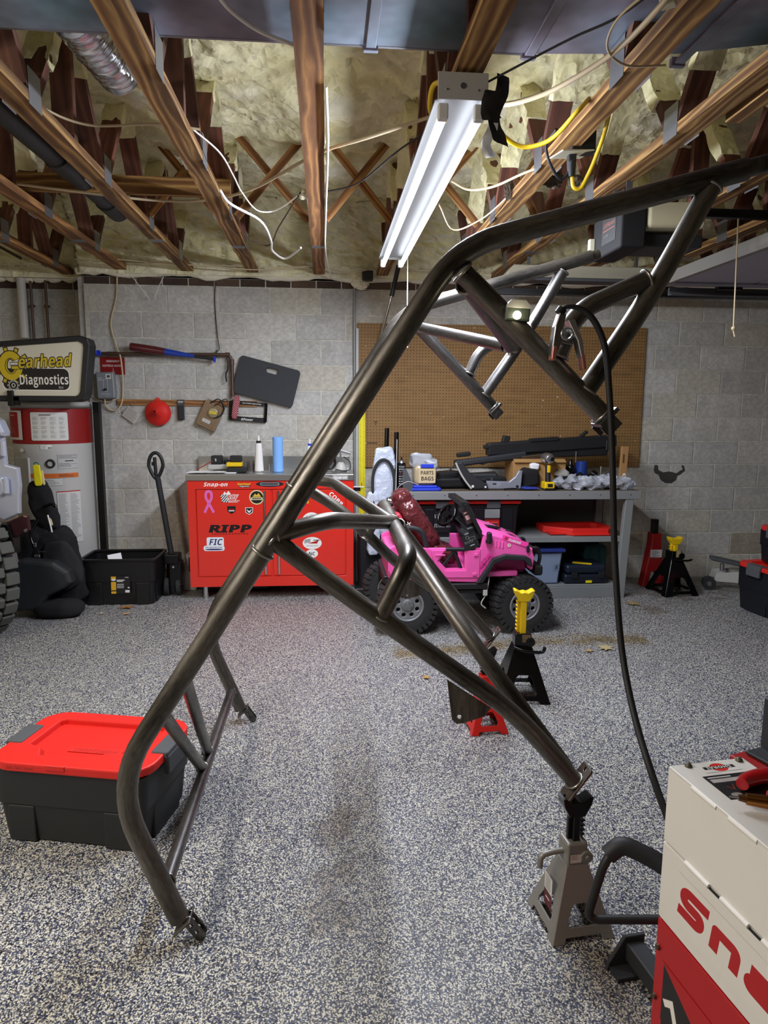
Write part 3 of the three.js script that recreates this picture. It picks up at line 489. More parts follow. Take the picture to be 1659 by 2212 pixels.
{ // water heater in the alcove
  const t = thing('water_heater', 'cream water heater with a red top band and printed labels', 'water heater', [-2.12, 0, -5.62]), cx = -2.12, cz = -5.62, r = 0.285;
  const cyl = (y0, y1, q) => { const g = new THREE.CylinderGeometry(q, q, y1 - y0, 48).translate(cx, (y0 + y1) / 2, cz); return g; };
  part(t, 'tank', [cyl(0.16, 1.205, r)], M.greyLight); part(t, 'red_band', cyl(1.206, 1.468, r + 0.002), M.redDark, 'dark red band');
  part(t, 'lid', [xf(lathe([[0, 0.06], [r - 0.03, 0.06], [r, 0.045], [r + 0.006, 0.0], [0, 0]], 48), [cx, 1.469, cz])], M.greyLight);
  part(t, 'base_ring', cyl(0.0, 0.158, r - 0.01), M.blackMetal);
  const wrap = (nm, a0, a1, y0, y1, m, k = 0.004) => { const n = 12, pos = [], uv = [], ix = []; for (let i = 0; i <= n; i++) { const a = a0 + (a1 - a0) * i / n; for (const [y, v] of [[y0, 0], [y1, 1]]) { pos.push(cx + (r + k) * Math.sin(a), y, cz + (r + k) * Math.cos(a)); uv.push(i / n, v); } } for (let i = 0; i < n; i++) ix.push(2 * i, 2 * i + 2, 2 * i + 1, 2 * i + 1, 2 * i + 2, 2 * i + 3); const g = new THREE.BufferGeometry(); g.setAttribute('position', new THREE.Float32BufferAttribute(pos, 3)); g.setAttribute('uv', new THREE.Float32BufferAttribute(uv, 2)); g.setIndex(ix); g.computeVertexNormals(); g.userData.uv = true; return part(t, nm, g, m); };
  const lines = (g, x, y, w, n, s, c = '#8a8884', k = 0.6) => { g.fillStyle = c; for (let i = 0; i < n; i++) g.fillRect(x, y + i * s, w * (0.55 + 0.45 * rnd()), s * k * 0.6); };
  wrap('instruction_panel', -0.18, 0.72, 1.232, 1.44, print(420, 330, (g, w, h) => { g.fillStyle = '#d3d2cc'; g.beginPath(); g.roundRect(0, 0, w, h, 20); g.fill(); g.fillStyle = '#333'; g.fillRect(100, 26, 130, 10); for (let k = 0; k < 4; k++) for (let j = 0; j < 5; j++) lines(g, 20 + k * 100, 56 + j * 52, 70, 5, 8, '#777570'); }, 0.5));
  wrap('thermostat_cover', -1.05, -0.42, 1.236, 1.452, print(200, 260, (g, w, h) => { g.fillStyle = '#cfcbc4'; g.fillRect(0, 0, w, h); g.fillStyle = '#9c1512'; g.beginPath(); g.roundRect(0, 14, w - 40, h - 34, 14); g.fill(); g.fillStyle = '#e6b9b4'; g.fillRect(26, 40, 90, 6); lines(g, 20, 150, 100, 6, 12, '#c0605a'); g.strokeStyle = '#222'; g.lineWidth = 6; g.strokeRect(64, 205, 18, 18); }, 0.4), 0.012);
  wrap('rating_label', 0.03, 0.3, 1.165, 1.2, print(150, 60, (g, w, h) => { g.fillStyle = '#e8e7e2'; g.fillRect(0, 0, w, h); lines(g, 10, 8, 80, 5, 10); g.fillStyle = '#222'; for (let i = 0; i < 12; i++) g.fillRect(98 + i * 4, 28, 2 + rnd(), 24); }));
  wrap('energy_label', 0.42, 0.95, 1.02, 1.13, print(220, 160, (g, w, h) => { g.fillStyle = '#b8b8b6'; g.fillRect(0, 0, w, h); lines(g, 8, 10, 200, 5, 9, '#555'); g.fillStyle = '#333'; g.fillRect(70, 70, 90, 12); lines(g, 8, 100, 200, 5, 9, '#555'); }));
  wrap('warning_arrow', -0.32, 0.92, 0.95, 0.987, print(400, 50, (g, w, h) => { g.fillStyle = '#c8c4ba'; g.fillRect(0, 0, w, h); g.fillStyle = '#d0661c'; g.beginPath(); g.moveTo(0, 25); g.lineTo(20, 2); g.lineTo(w, 2); g.lineTo(w, 48); g.lineTo(20, 48); g.fill(); g.fillStyle = '#241408'; g.beginPath(); g.moveTo(60, 8); g.lineTo(42, 40); g.lineTo(78, 40); g.fill(); lines(g, 240, 12, 130, 3, 11, '#241408'); }));
  wrap('notice_label', -0.25, 0.5, 0.895, 0.945, print(300, 60, (g, w, h) => { g.fillStyle = '#cccac4'; g.fillRect(0, 0, w, h); g.fillStyle = '#d9c81e'; g.beginPath(); g.moveTo(50, 6); g.lineTo(24, 52); g.lineTo(76, 52); g.fill(); lines(g, 110, 8, 170, 5, 10, '#777'); }));
  wrap('warning_label', -0.2, 0.1, 0.66, 0.83, print(130, 230, (g, w, h) => { g.fillStyle = '#d3d2cc'; g.fillRect(0, 0, w, h); g.fillStyle = '#b01818'; g.fillRect(0, 120, w, 50); g.fillStyle = '#fff'; g.beginPath(); g.moveTo(50, 126); g.lineTo(26, 164); g.lineTo(74, 164); g.fill(); lines(g, 8, 180, 110, 4, 11); }));
  wrap('safety_text', 0.35, 0.95, 0.45, 0.85, print(240, 420, (g, w, h) => { g.fillStyle = '#d0cfca'; g.fillRect(0, 0, w, h); g.fillStyle = '#b01818'; g.fillRect(0, 0, w, 8); lines(g, 12, 24, 100, 36, 10); lines(g, 128, 24, 100, 36, 10); }));
  part(t, 'drain_valve', [rod([cx - 0.12, 1.16, cz + 0.25], [cx - 0.125, 1.16, cz + 0.29], 0.014)], M.chrome);
  part(t, 'element_port', [xf(new THREE.TorusGeometry(0.027, 0.007, 8, 20), [cx + 0.07, 1.06, cz + r - 0.002], [0, 0.24, 0])], M.blackPlastic);
  part(t, 'access_cover', [xf(box(0, 0, 0, 0.16, 0.27, 0.02, 0.008), [cx - 0.15, 0.97, cz + 0.235], [0, -0.58, 0])], M.greyLight);
  part(t, 'support_post', box(-1.78, 0.76, -5.62, 0.05, 1.52, 0.06, 0.004), M.blackMetal);
}
// electrical shut-off sign and box
{ const t = thing('warning_sign', 'small red emergency shutoff sign on the block wall', 'sign', [-1.7, 1.75, WZ + 0.004]);
  part(t, 'sign_plate', box(-1.7, 1.808, WZ + 0.004, 0.19, 0.135, 0.003), M.redDark);
  decal(t, 'sign_print', 0.19, 0.135, print(320, 228, (g, w, h) => { g.fillStyle = '#8e1212'; g.fillRect(0, 0, w, h); txt(g, 'EMERGENCY', 165, 52, 'bold 36px sans-serif', '#f0e8e4', 'center', 0.8); txt(g, 'ELECTRICAL SHUTOFF', 160, 112, 'bold 36px sans-serif', '#f0e8e4', 'center', 0.72); g.strokeStyle = '#f0e8e4'; g.lineWidth = 5; g.beginPath(); g.moveTo(165, 145); g.lineTo(165, 205); g.moveTo(148, 190); g.lineTo(165, 208); g.lineTo(182, 190); g.stroke(); }), [-1.7, 1.808, WZ + 0.006]); }
{ const t = thing('switch_box', 'grey electrical switch box below the red emergency sign', 'electrical box', [-1.745, 1.55, WZ + 0.03]);
  part(t, 'enclosure', box(-1.747, 1.652, WZ + 0.035, 0.14, 0.21, 0.07, 0.014, [0, 0, 0.03], 2), M.grey);
  part(t, 'lever', [box(-1.745, 1.62, WZ + 0.078, 0.02, 0.016, 0.024, 0.004)], M.blackPlastic); part(t, 'lever_slot', ext(rrect(-1.745, 1.652, 0.036, 0.1, 0.008), 0.004, { holes: [rrect(-1.745, 1.652, 0.028, 0.092, 0.006)] }).translate(0, 0, WZ + 0.069), M.greyLight);
  decal(t, 'cover_print', 0.12, 0.19, print(200, 310, (g, w, h) => { g.fillStyle = '#84888a'; g.fillRect(0, 0, w, h); txt(g, 'Fuse', 40, 60, '22px sans-serif', '#e8e8e4'); txt(g, 'Element', 54, 84, '20px sans-serif', '#e8e8e4'); g.fillStyle = '#e4e2dc'; g.fillRect(118, 10, 66, 62); g.fillStyle = '#555'; g.fillRect(130, 24, 42, 34); txt(g, 'Safety Switch', 100, 262, '20px sans-serif', '#d8d8d4'); txt(g, '60 A', 120, 288, '18px sans-serif', '#d8d8d4'); }), [-1.747, 1.652, WZ + 0.0705], [0, 0, 0.03]); }
one('electric_cable', wire([[-1.627, 2.5, WZ + 0.02], [-1.641, 2.345, WZ + 0.015], [-1.694, 2.131, WZ + 0.015], [-1.65, 1.95, WZ + 0.03], [-1.621, 1.88, WZ + 0.06], [-1.622, 1.663, WZ + 0.02], [-1.645, 1.5, WZ + 0.02], [-1.69, 1.455, WZ + 0.02], [-1.735, 1.46, WZ + 0.02], [-1.765, 1.5, WZ + 0.03], [-1.765, 1.545, WZ + 0.04]], 0.0065), M.romex, 'cream cable hanging down the wall into the grey switch box', 'cable');
one('electric_cable', wire([[-1.96, 1.615, WZ + 0.02], [-1.9, 1.585, WZ + 0.015], [-1.825, 1.54, WZ + 0.015], [-1.75, 1.52, WZ + 0.02], [-1.71, 1.53, WZ + 0.03], [-1.695, 1.55, WZ + 0.04]], 0.006), M.romex, 'short cream cable running from behind the sign to the switch box', 'cable');
// water line with the bat resting on it
{ const t = thing('wall_pipe', 'brown copper pipe along the wall with an elbow and blue valve', 'pipe', [-1.3, 1.58, WZ + 0.05]);
  part(t, 'pipe_run', pipe([[-1.93, 1.9, WZ + 0.05], [-0.835, 1.905, WZ + 0.05], [-0.77, 1.905, WZ + 0.045], [-0.75, 1.85, WZ + 0.04], [-0.752, 1.58, WZ + 0.04]], 0.0135, 0.035, 12), M.copper);
  for (const q of [rod([-0.8, 1.905, WZ + 0.046], [-0.765, 1.905, WZ + 0.045], 0.018), rod([-0.751, 1.87, WZ + 0.04], [-0.751, 1.82, WZ + 0.04], 0.018), rod([-0.752, 1.62, WZ + 0.04], [-0.752, 1.57, WZ + 0.04], 0.018), rod([-1.73, 1.9, WZ + 0.05], [-1.65, 1.9, WZ + 0.05], 0.017)]) part(t, 'pipe_fitting', q, M.copper);
  part(t, 'valve_handle', [xf(new THREE.TorusGeometry(0.018, 0.006, 6, 14), [-1.785, 1.903, WZ + 0.075]), box(-1.785, 1.903, WZ + 0.07, 0.04, 0.01, 0.01, 0.003), box(-1.785, 1.903, WZ + 0.07, 0.01, 0.04, 0.01, 0.003)], M.blue);
  part(t, 'pipe_hook', [rod([-0.87, 1.94, WZ + 0.05], [-0.87, 1.88, WZ + 0.05], 0.006), wire([[-0.788, 1.9, WZ + 0.04], [-0.782, 1.8, WZ + 0.045], [-0.8, 1.75, WZ + 0.05], [-0.796, 1.69, WZ + 0.05]], 0.007)], M.blackMetal);
}
{ const t = thing('baseball_bat', 'red white and blue baseball bat lying across the wall pipe', 'bat', [-1.2, 1.87, WZ + 0.075]);
  const a = [-1.535, 1.955, WZ + 0.09], b = [-0.875, 1.865, WZ + 0.075], L = V(b).distanceTo(V(a));
  const place = (g) => { g.applyQuaternion(new THREE.Quaternion().setFromUnitVectors(new THREE.Vector3(0, 1, 0), V(b).sub(V(a)).normalize())); return g.translate(...a); };
  part(t, 'barrel', place(lathe([[0, 0], [0.026, 0.001], [0.032, 0.008], [0.033, 0.1], [0.032, 0.2], [0.028, 0.27]], 24)), print(256, 128, (g, w, h) => { g.fillStyle = '#561c20'; g.fillRect(0, 0, w, h); for (let i = 0; i < 6; i++) { g.fillStyle = i % 2 ? '#c9c6c2' : '#1c2a74'; g.save(); g.translate(i * 46, 60); g.rotate(0.5); g.fillRect(-10, -80, 16, 160); g.restore(); } }, 0.3));
  part(t, 'taper', place(lathe([[0.028, 0.2702], [0.02, 0.4], [0.013, 0.5]], 24)), mat(0x1c3c9c, 0.3)); part(t, 'grip', place(lathe([[0.013, 0.5002], [0.012, L - 0.02]], 20)), M.blackPlastic); part(t, 'knob', place(lathe([[0.012, L - 0.0198], [0.024, L - 0.01], [0.024, L], [0, L + 0.002]], 20)), M.blue);
}
one('dark_wire', wire([[-0.865, 2.5, WZ + 0.02], [-0.878, 2.324, WZ + 0.01], [-0.86, 2.02, WZ + 0.02], [-0.85, 1.95, WZ + 0.03], [-0.868, 1.925, WZ + 0.05]], 0.004), M.thinBrown, 'thin dark wire hanging down the wall to the pipe end', 'wire');
one('loose_wire', wire([[-1.496, 2.49, WZ + 0.09], [-1.43, 2.4, WZ + 0.06], [-1.373, 2.32, WZ + 0.05]], 0.003), M.romexWhite, 'thin loose white wire slanting right below the wall top', 'wire');
one('loose_wire', wire([[-1.255, 2.49, WZ + 0.09], [-1.31, 2.4, WZ + 0.06], [-1.337, 2.33, WZ + 0.05]], 0.003), M.romexWhite, 'thin loose white wire slanting left below the wall top', 'wire');
{ const t = thing('peg_rail', 'long narrow wooden strip screwed along the block wall', 'rail', [-1.13, 1.5, WZ + 0.01]); part(t, 'board', beam([-1.675, 1.523, WZ + 0.01], [-0.56, 1.515, WZ + 0.01], 0.046, 0.018), M.chordDark); part(t, 'screw', Array.from({ length: 11 }, (_, i) => rod([-1.63 + i * 0.1, 1.523, WZ + 0.018], [-1.63 + i * 0.1, 1.523, WZ + 0.024], 0.0045, 0.0045, 8)), M.plate).userData.kind = 'stuff'; }
{ const card = (m) => print(160, 150, (g, w, h) => { g.fillStyle = '#bcb6ae'; g.fillRect(0, 0, w, h); g.fillStyle = '#6d6560'; for (let i = 0; i < 11; i++) g.fillRect(10, 12 + i * 12, 136 * (0.7 + 0.3 * rnd()), 4); });
  const t = thing('paper_cards', 'pair of small printed cards hanging askew on the wood strip', 'cards', [-1.57, 1.36, WZ + 0.03]);
  part(t, 'back_card', box(-1.575, 1.425, WZ + 0.02, 0.11, 0.075, 0.002, 0, [0, 0, -0.9]), M.grey); part(t, 'front_card', box(-1.565, 1.42, WZ + 0.026, 0.115, 0.095, 0.002, 0, [0, 0, -0.65]), M.paper); decal(t, 'card_print', 0.115, 0.095, card(), [-1.565, 1.42, WZ + 0.0275], [0, 0, -0.65]);
  part(t, 'hanging_wire', wire([[-1.56, 1.47, WZ + 0.025], [-1.56, 1.52, WZ + 0.025]], 0.002), M.plate); }
{ const t = thing('funnel', 'round red plastic funnel hanging on the wood strip', 'funnel', [-1.355, 1.33, WZ + 0.03]), c = [-1.355, 1.435, WZ + 0.022];
  const g = lathe([[0.1, 0], [0.104, 0.006], [0.1, 0.016], [0.07, 0.05], [0.012, 0.082], [0.011, 0.15], [0.007, 0.15], [0.006, 0.08], [0.06, 0.046], [0.095, 0.01]], 36).rotateX(Math.PI / 2); xf(g, c, [-0.08, 0.05, 0]); part(t, 'cone', g, M.redLid);
  part(t, 'hanging_tab', xf(ext(rrect(0, 0, 0.04, 0.06, 0.018), 0.004, { holes: [circ(0, 0.012, 0.007)] }), [-1.355, 1.53, WZ + 0.022]), M.redLid); }
{ const t = thing('tool_pack', 'black tool in a clear blister pack on the wood strip', 'package', [-1.172, 1.38, WZ + 0.03]); part(t, 'blister_card', box(-1.172, 1.462, WZ + 0.024, 0.056, 0.165, 0.003, 0.001), M.greyDark); part(t, 'tool_body', box(-1.172, 1.44, WZ + 0.034, 0.038, 0.11, 0.018, 0.004), M.blackPlastic); decal(t, 'card_print', 0.056, 0.165, print(90, 264, (g, w, h) => { g.fillStyle = '#3a3c3e'; g.fillRect(0, 0, w, h); g.fillStyle = '#c8c8c4'; g.fillRect(12, 20, 66, 12); g.fillStyle = '#9a9a98'; g.fillRect(12, 38, 60, 6); g.save(); g.translate(45, 150); g.rotate(-1.57); txt(g, 'Microtouch', 0, 0, '20px sans-serif', '#ddd'); g.restore(); }), [-1.172, 1.462, WZ + 0.0258]); }
{ // engine control module
  const t = thing('engine_computer', 'ribbed bronze engine computer module hanging with a wiring plug', 'module', [-0.94, 1.27, WZ + 0.03]), o = new THREE.Group();
  const R = (g) => xf(g, [-0.938, 1.415, WZ + 0.035], [0, 0, -0.44]), mb = mat(0x8f7a62, 0.45, 0.6);
  part(t, 'housing', R(box(0, 0, 0, 0.17, 0.215, 0.024, 0.005)), mb);
  const fins = []; for (let i = 0; i < 13; i++) fins.push(R(box(-0.004, -0.095 + i * 0.0158, 0.014, 0.15, 0.006, 0.01))); const f = part(t, 'cooling_fin', fins, mb); f.userData.kind = 'stuff';
  part(t, 'label_recess', R(box(-0.01, -0.05, 0.018, 0.07, 0.03, 0.006, 0.002)), M.greyLight);
  part(t, 'connector', R(xf(lathe([[0.0, 0.03], [0.036, 0.03], [0.042, 0.02], [0.042, 0]], 20).rotateX(Math.PI / 2), [0.015, 0.035, 0.012])), mat(0x9a8f6c, 0.4, 0.4));
  part(t, 'connector_window', R(box(0.015, 0.035, 0.044, 0.06, 0.026, 0.006, 0.003, [0, 0, 0.3])), mat(0xc9b23a, 0.35));
  part(t, 'mounting_ear', [R(box(-0.06, 0.112, -0.004, 0.02, 0.02, 0.006, 0.002)), R(box(-0.06, -0.112, -0.004, 0.02, 0.02, 0.006, 0.002)), R(box(0.07, -0.112, -0.004, 0.02, 0.02, 0.006, 0.002))], mb).userData.kind = 'stuff';
  part(t, 'wire_loop', [wire([[-0.93, 1.52, WZ + 0.06], [-0.86, 1.55, WZ + 0.07], [-0.82, 1.49, WZ + 0.07], [-0.85, 1.42, WZ + 0.06], [-0.91, 1.4, WZ + 0.07]], 0.005), wire([[-0.9, 1.5, WZ + 0.07], [-0.84, 1.52, WZ + 0.06], [-0.83, 1.44, WZ + 0.06], [-0.88, 1.4, WZ + 0.06]], 0.004), wire([[-0.86, 1.53, WZ + 0.06], [-0.8, 1.55, WZ + 0.06], [-0.79, 1.5, WZ + 0.06]], 0.004)], M.blackPlastic).userData.kind = 'stuff'; }
{ const t = thing('licence_frame', 'black licence plate frame with white lettering on the wall', 'frame', [-0.64, 1.36, WZ + 0.02]), r = -0.07;
  const F2 = (g) => xf(g, [-0.632, 1.452, WZ + 0.018], [0, 0, r]);
  part(t, 'frame', F2(ext(rrect(0, 0, 0.31, 0.16, 0.012), 0.01, { holes: [rrect(0, 0.006, 0.265, 0.1, 0.008)], bevel: 0.002 })), M.blackGloss);
  decal(t, 'top_lettering', 0.26, 0.02, print(420, 32, (g, w, h) => { g.fillStyle = '#0c0c0d'; g.fillRect(0, 0, w, h); txt(g, 'Fast FLOW engineering', 250, 17, 'bold italic 22px sans-serif', '#ddd'); }), [-0.627, 1.519, WZ + 0.029], [0, 0, r]);
  decal(t, 'bottom_lettering', 0.26, 0.03, print(420, 48, (g, w, h) => { g.fillStyle = '#0c0c0d'; g.fillRect(0, 0, w, h); txt(g, 'GPower', 200, 25, 'bold italic 42px sans-serif', '#eee'); }), [-0.638, 1.388, WZ + 0.0295], [0, 0, r]); }
{ const t = thing('bandana', 'dark red patterned bandana draped over the licence frame', 'cloth', [-0.73, 1.38, WZ + 0.05]);
  const g = soft(0.05, 0.19, 0.02); rumple(g, 0.008, 22); xf(g, [-0.728, 1.486, WZ + 0.05], [0, 0, -0.16]); part(t, 'folded_cloth', g, new THREE.MeshStandardMaterial({ roughness: 0.9, map: tex(128, 0.09, (u, v) => { const n = Math.sin(u * 31) * Math.sin(v * 31) + 0.4 * (hash(Math.floor(u * 128), Math.floor(v * 128), 1) - 0.5); return n > 0.35 ? [205, 190, 190] : [140, 22, 40]; }) })); }
{ const t = thing('kneeling_pad', 'dark grey foam kneeling pad with a hand slot, hung tilted', 'pad', [-0.47, 1.47, WZ + 0.03]);
  part(t, 'foam_pad', xf(ext(rrect(0, 0, 0.5, 0.31, 0.03), 0.026, { holes: [rrect(0.025, 0.095, 0.095, 0.042, 0.02)], bevel: 0.004, bs: 2 }), [-0.478, 1.695, WZ + 0.012], [0, 0, -0.252]), mat(0x3b3c3f, 0.9, 0, { bumpMap: gritB, bumpScale: 0.001 })); }
// straight things standing against the wall between cabinet and bench
one('metal_pipe', rod([0.246, 0.0, WZ + 0.035], [0.238, 2.52, WZ + 0.035], 0.0105), M.grey, 'thin grey metal pipe standing upright left of the pegboard', 'pipe');
one('metal_channel', [box(0.262, 1.07, WZ + 0.03, 0.02, 2.12, 0.024, 0.003), box(0.272, 1.07, WZ + 0.04, 0.004, 2.12, 0.03)], M.greyLight, 'tall thin aluminium channel leaning beside the pegboard', 'channel');
{ const t = thing('yellow_rule', 'long yellow straightedge rule standing on end by the pegboard', 'ruler', [0.302, 0, WZ + 0.06]); part(t, 'blade', box(0.302, 0.76, WZ + 0.06, 0.054, 1.5, 0.005, 0.001), M.yellowBright); decal(t, 'scale_marks', 0.052, 1.48, print(64, 1500, (g, w, h) => { g.fillStyle = '#eadb1c'; g.fillRect(0, 0, w, h); for (let i = 0; i < 120; i++) { g.fillStyle = '#3a3408'; g.fillRect(8, i * 12.5, i % 4 ? 6 : 10, 3); g.fillRect(w - 16, i * 12.5 + 6, i % 4 ? 6 : 10, 3); } g.fillRect(26, 640, 6, 60); }), [0.302, 0.76, WZ + 0.0632]); }
one('junction_box', [box(0.338, 2.52, WZ + 0.16, 0.085, 0.075, 0.06, 0.006)], M.blackPlastic, 'black junction box at the wall top behind the shop light', 'junction box');
one('foam_lump', blob(0.29, 2.48, WZ + 0.06, 0.075, 0.05, 0.04, 0.5, 3), M.foamWhite, 'small lump of white foam on the brick course', 'foam');
{ const t = thing('telescopic_pole', 'chrome pole with a black sleeve hanging at the end of the shop light', 'pole', [0.47, 1.6, -5.25]); part(t, 'sleeve', rod([0.545, 2.53, -5.28], [0.497, 2.312, -5.3], 0.017), M.blackPlastic); part(t, 'rod', rod([0.497, 2.312, -5.3], [0.33, 1.65, -5.42], 0.0105), M.chrome); }
one('pull_chain', [rod([0.547, 2.53, -4.72], [0.549, 1.9, -4.72], 0.003), new THREE.SphereGeometry(0.008, 8, 6).translate(0.549, 1.895, -4.72)], M.romexWhite, 'thin white pull cord hanging from the far end of the shop light', 'cord');
// ---------- cables draped through the trusses ----------
for (const [p, r, m, s] of [
  [[[-0.42, 2.62, -2.0], [-0.31, 2.63, -2.13], [-0.265, 2.62, -2.22], [-0.193, 2.61, -2.3], [-0.092, 2.61, -2.37], [-0.03, 2.62, -2.45]], 0.006, M.romexWhite, 'white cable slanting across the metal duct left of the middle truss'],
  [[[0.008, 2.533, -2.462], [0.016, 2.53, -2.917], [0.009, 2.535, -3.877], [0.008, 2.53, -4.928], [0.05, 2.5, -5.65]], 0.0055, M.romexWhite, 'white cable stapled along the right edge of the middle truss'],
  [[[-0.52, 2.56, -3.7], [-0.494, 2.53, -3.793], [-0.361, 2.52, -4.088], [-0.33, 2.51, -4.51], [-0.34, 2.51, -4.828], [-0.273, 2.5, -4.99], [-0.153, 2.52, -4.74]], 0.0075, M.romexWhite, 'bright white thick cable with its free end dangling left of centre'],
  [[[-1.08, 2.6, -2.84], [-1.001, 2.59, -2.968], [-0.911, 2.585, -3.012], [-0.652, 2.6, -3.013], [-0.5, 2.6, -3.05]], 0.005, M.romex, 'tan cable between two left trusses below the foil duct'],
  [[[-1.572, 2.59, -3.805], [-1.184, 2.585, -3.93], [-0.918, 2.585, -4.007], [-0.649, 2.59, -4.003], [-0.377, 2.585, -3.774], [-0.104, 2.59, -3.356], [0.021, 2.59, -3.184], [0.17, 2.575, -3.005], [0.4, 2.57, -2.759]], 0.007, M.romex, 'long tan cable sagging from the left trusses to the shop light'],
  [[[0.52, 2.53, -2.5], [0.6, 2.5, -2.46], [0.709, 2.5, -2.376], [0.774, 2.5, -2.257], [0.833, 2.5, -2.082], [0.853, 2.5, -1.872], [0.86, 2.52, -1.7]], 0.0085, M.romex, 'thick tan cable rising right from the shop light to the splice box'],
  [[[0.5, 2.53, -2.42], [0.702, 2.52, -2.062], [0.775, 2.515, -1.95], [0.83, 2.53, -1.86]], 0.0035, M.cord, 'thin dark wire stretched right from the shop light under the duct'],
  [[[0.8, 2.5, -1.78], [0.77, 2.5, -1.93], [0.8, 2.495, -2.06], [0.9, 2.5, -2.16], [1.03, 2.515, -2.18]], 0.0035, M.romex, 'thin tan wire curling over a right truss near the splice box'],
  [[[0.604, 2.56, -3.443], [0.7, 2.54, -3.5], [0.798, 2.54, -3.457], [0.906, 2.55, -3.28], [1.0, 2.57, -3.2]], 0.006, M.romex, 'tan cable just right of the shop light between two trusses'],
  [[[0.62, 2.58, -3.9], [0.74, 2.5, -4.1], [0.86, 2.52, -3.95], [0.95, 2.57, -3.6]], 0.0045, M.romex, 'slack tan wire drooping behind the shop light'],
  [[[-1.55, 2.57, -5.5], [-0.984, 2.55, -5.55], [-0.5, 2.53, -5.56], [-0.039, 2.56, -5.5]], 0.005, M.romex, 'tan cable sagging along the top of the back wall, left half'],
  [[[-0.02, 2.56, -5.5], [0.14, 2.53, -5.58], [0.28, 2.54, -5.57], [0.33, 2.555, -5.6]], 0.005, M.romex, 'short tan cable running to the black junction box'],
  [[[-0.53, 2.6, -3.05], [-0.45, 2.57, -3.2], [-0.42, 2.55, -3.45], [-0.41, 2.55, -3.7], [-0.35, 2.53, -3.95], [-0.28, 2.55, -4.02], [-0.13, 2.56, -3.75], [-0.1, 2.56, -3.68]], 0.004, M.romexWhite, 'thin white cable with a lump of foam left of the middle truss'],
  [[[-0.12, 2.56, -3.7], [-0.27, 2.55, -4.35], [-0.38, 2.54, -4.8], [-0.45, 2.55, -4.75], [-0.52, 2.57, -4.6]], 0.004, M.thinBrown, 'thin dark wire curling between middle and next left truss'],
  [[[0.0, 2.58, -3.75], [0.15, 2.56, -3.55], [0.32, 2.57, -3.1], [0.4, 2.58, -2.95]], 0.004, M.cord, 'thin black wire crossing between middle truss and shop light'],
]) one('cable', wire(p, r), m, s, 'cable');
one('foam_lump', blob(-0.105, 2.555, -3.73, 0.024, 0.022, 0.02, 0.6, 4, 3), M.foamWhite, 'tiny pale foam lump on the thin white cable', 'foam');
one('splice_box', [box(0.85, 2.535, -1.82, 0.07, 0.035, 0.06, 0.006, [0, 0.9, 0]), box(0.875, 2.515, -1.86, 0.03, 0.03, 0.04, 0.005, [0, 0.9, 0])], M.cream, 'cream plastic splice box near the top right of the picture', 'junction box');
{ const t = thing('extension_cord', 'yellow extension cord drooping from the shop light to the outlet', 'cord', [0.8, 2.4, -2.7]);
  part(t, 'cord', [wire([[0.42, 2.46, -2.5], [0.37, 2.47, -2.5], [0.352, 2.5, -2.44], [0.36, 2.525, -2.39], [0.4, 2.52, -2.37]], 0.0085), wire([[0.53, 2.49, -2.5], [0.565, 2.5, -2.515], [0.667, 2.48, -2.68], [0.758, 2.47, -2.74], [0.838, 2.48, -2.7], [0.887, 2.52, -2.54], [0.95, 2.59, -2.6]], 0.0085), wire([[1.06, 2.58, -2.68], [1.075, 2.545, -2.75], [1.09, 2.5, -2.86], [1.08, 2.44, -2.92], [1.05, 2.385, -2.93], [1.025, 2.39, -2.93], [1.015, 2.43, -2.93]], 0.0085)], M.yellowCord).userData.kind = 'stuff';
  part(t, 'plug', [rod([1.012, 2.43, -2.93], [1.01, 2.49, -2.93], 0.016, 0.019), box(1.01, 2.5, -2.93, 0.034, 0.04, 0.03, 0.006)], M.blackPlastic); }
{ const t = thing('ceiling_outlet', 'cream outlet plate with a black box behind, hung under the trusses', 'outlet', [1.03, 2.5, -2.93]); part(t, 'outlet_box', box(1.05, 2.58, -2.93, 0.1, 0.12, 0.06, 0.006), M.blackPlastic); part(t, 'cover_plate', box(1.01, 2.518, -2.93, 0.15, 0.006, 0.1, 0.002, [0, 0.25, 0.12]), M.cream); }
one('black_cable', wire([[0.9, 2.56, -2.8], [0.888, 2.53, -2.886], [0.91, 2.47, -2.9], [0.97, 2.42, -2.93], [1.0, 2.45, -2.93], [1.005, 2.5, -2.93]], 0.0065), M.cord, 'short black cable looping under a right truss to the outlet', 'cable');
one('debris', [blob(1.12, 2.6, -3.5, 0.05, 0.04, 0.05, 0.7, 4), blob(1.2, 2.57, -3.42, 0.035, 0.03, 0.03, 0.7, 4, 2), blob(0.93, 2.58, -3.62, 0.025, 0.05, 0.02, 0.7, 4, 5)], mat(0x4a3f33, 0.9), 'dark ragged insulation debris caught above the outlet', 'debris').userData.kind = 'stuff';
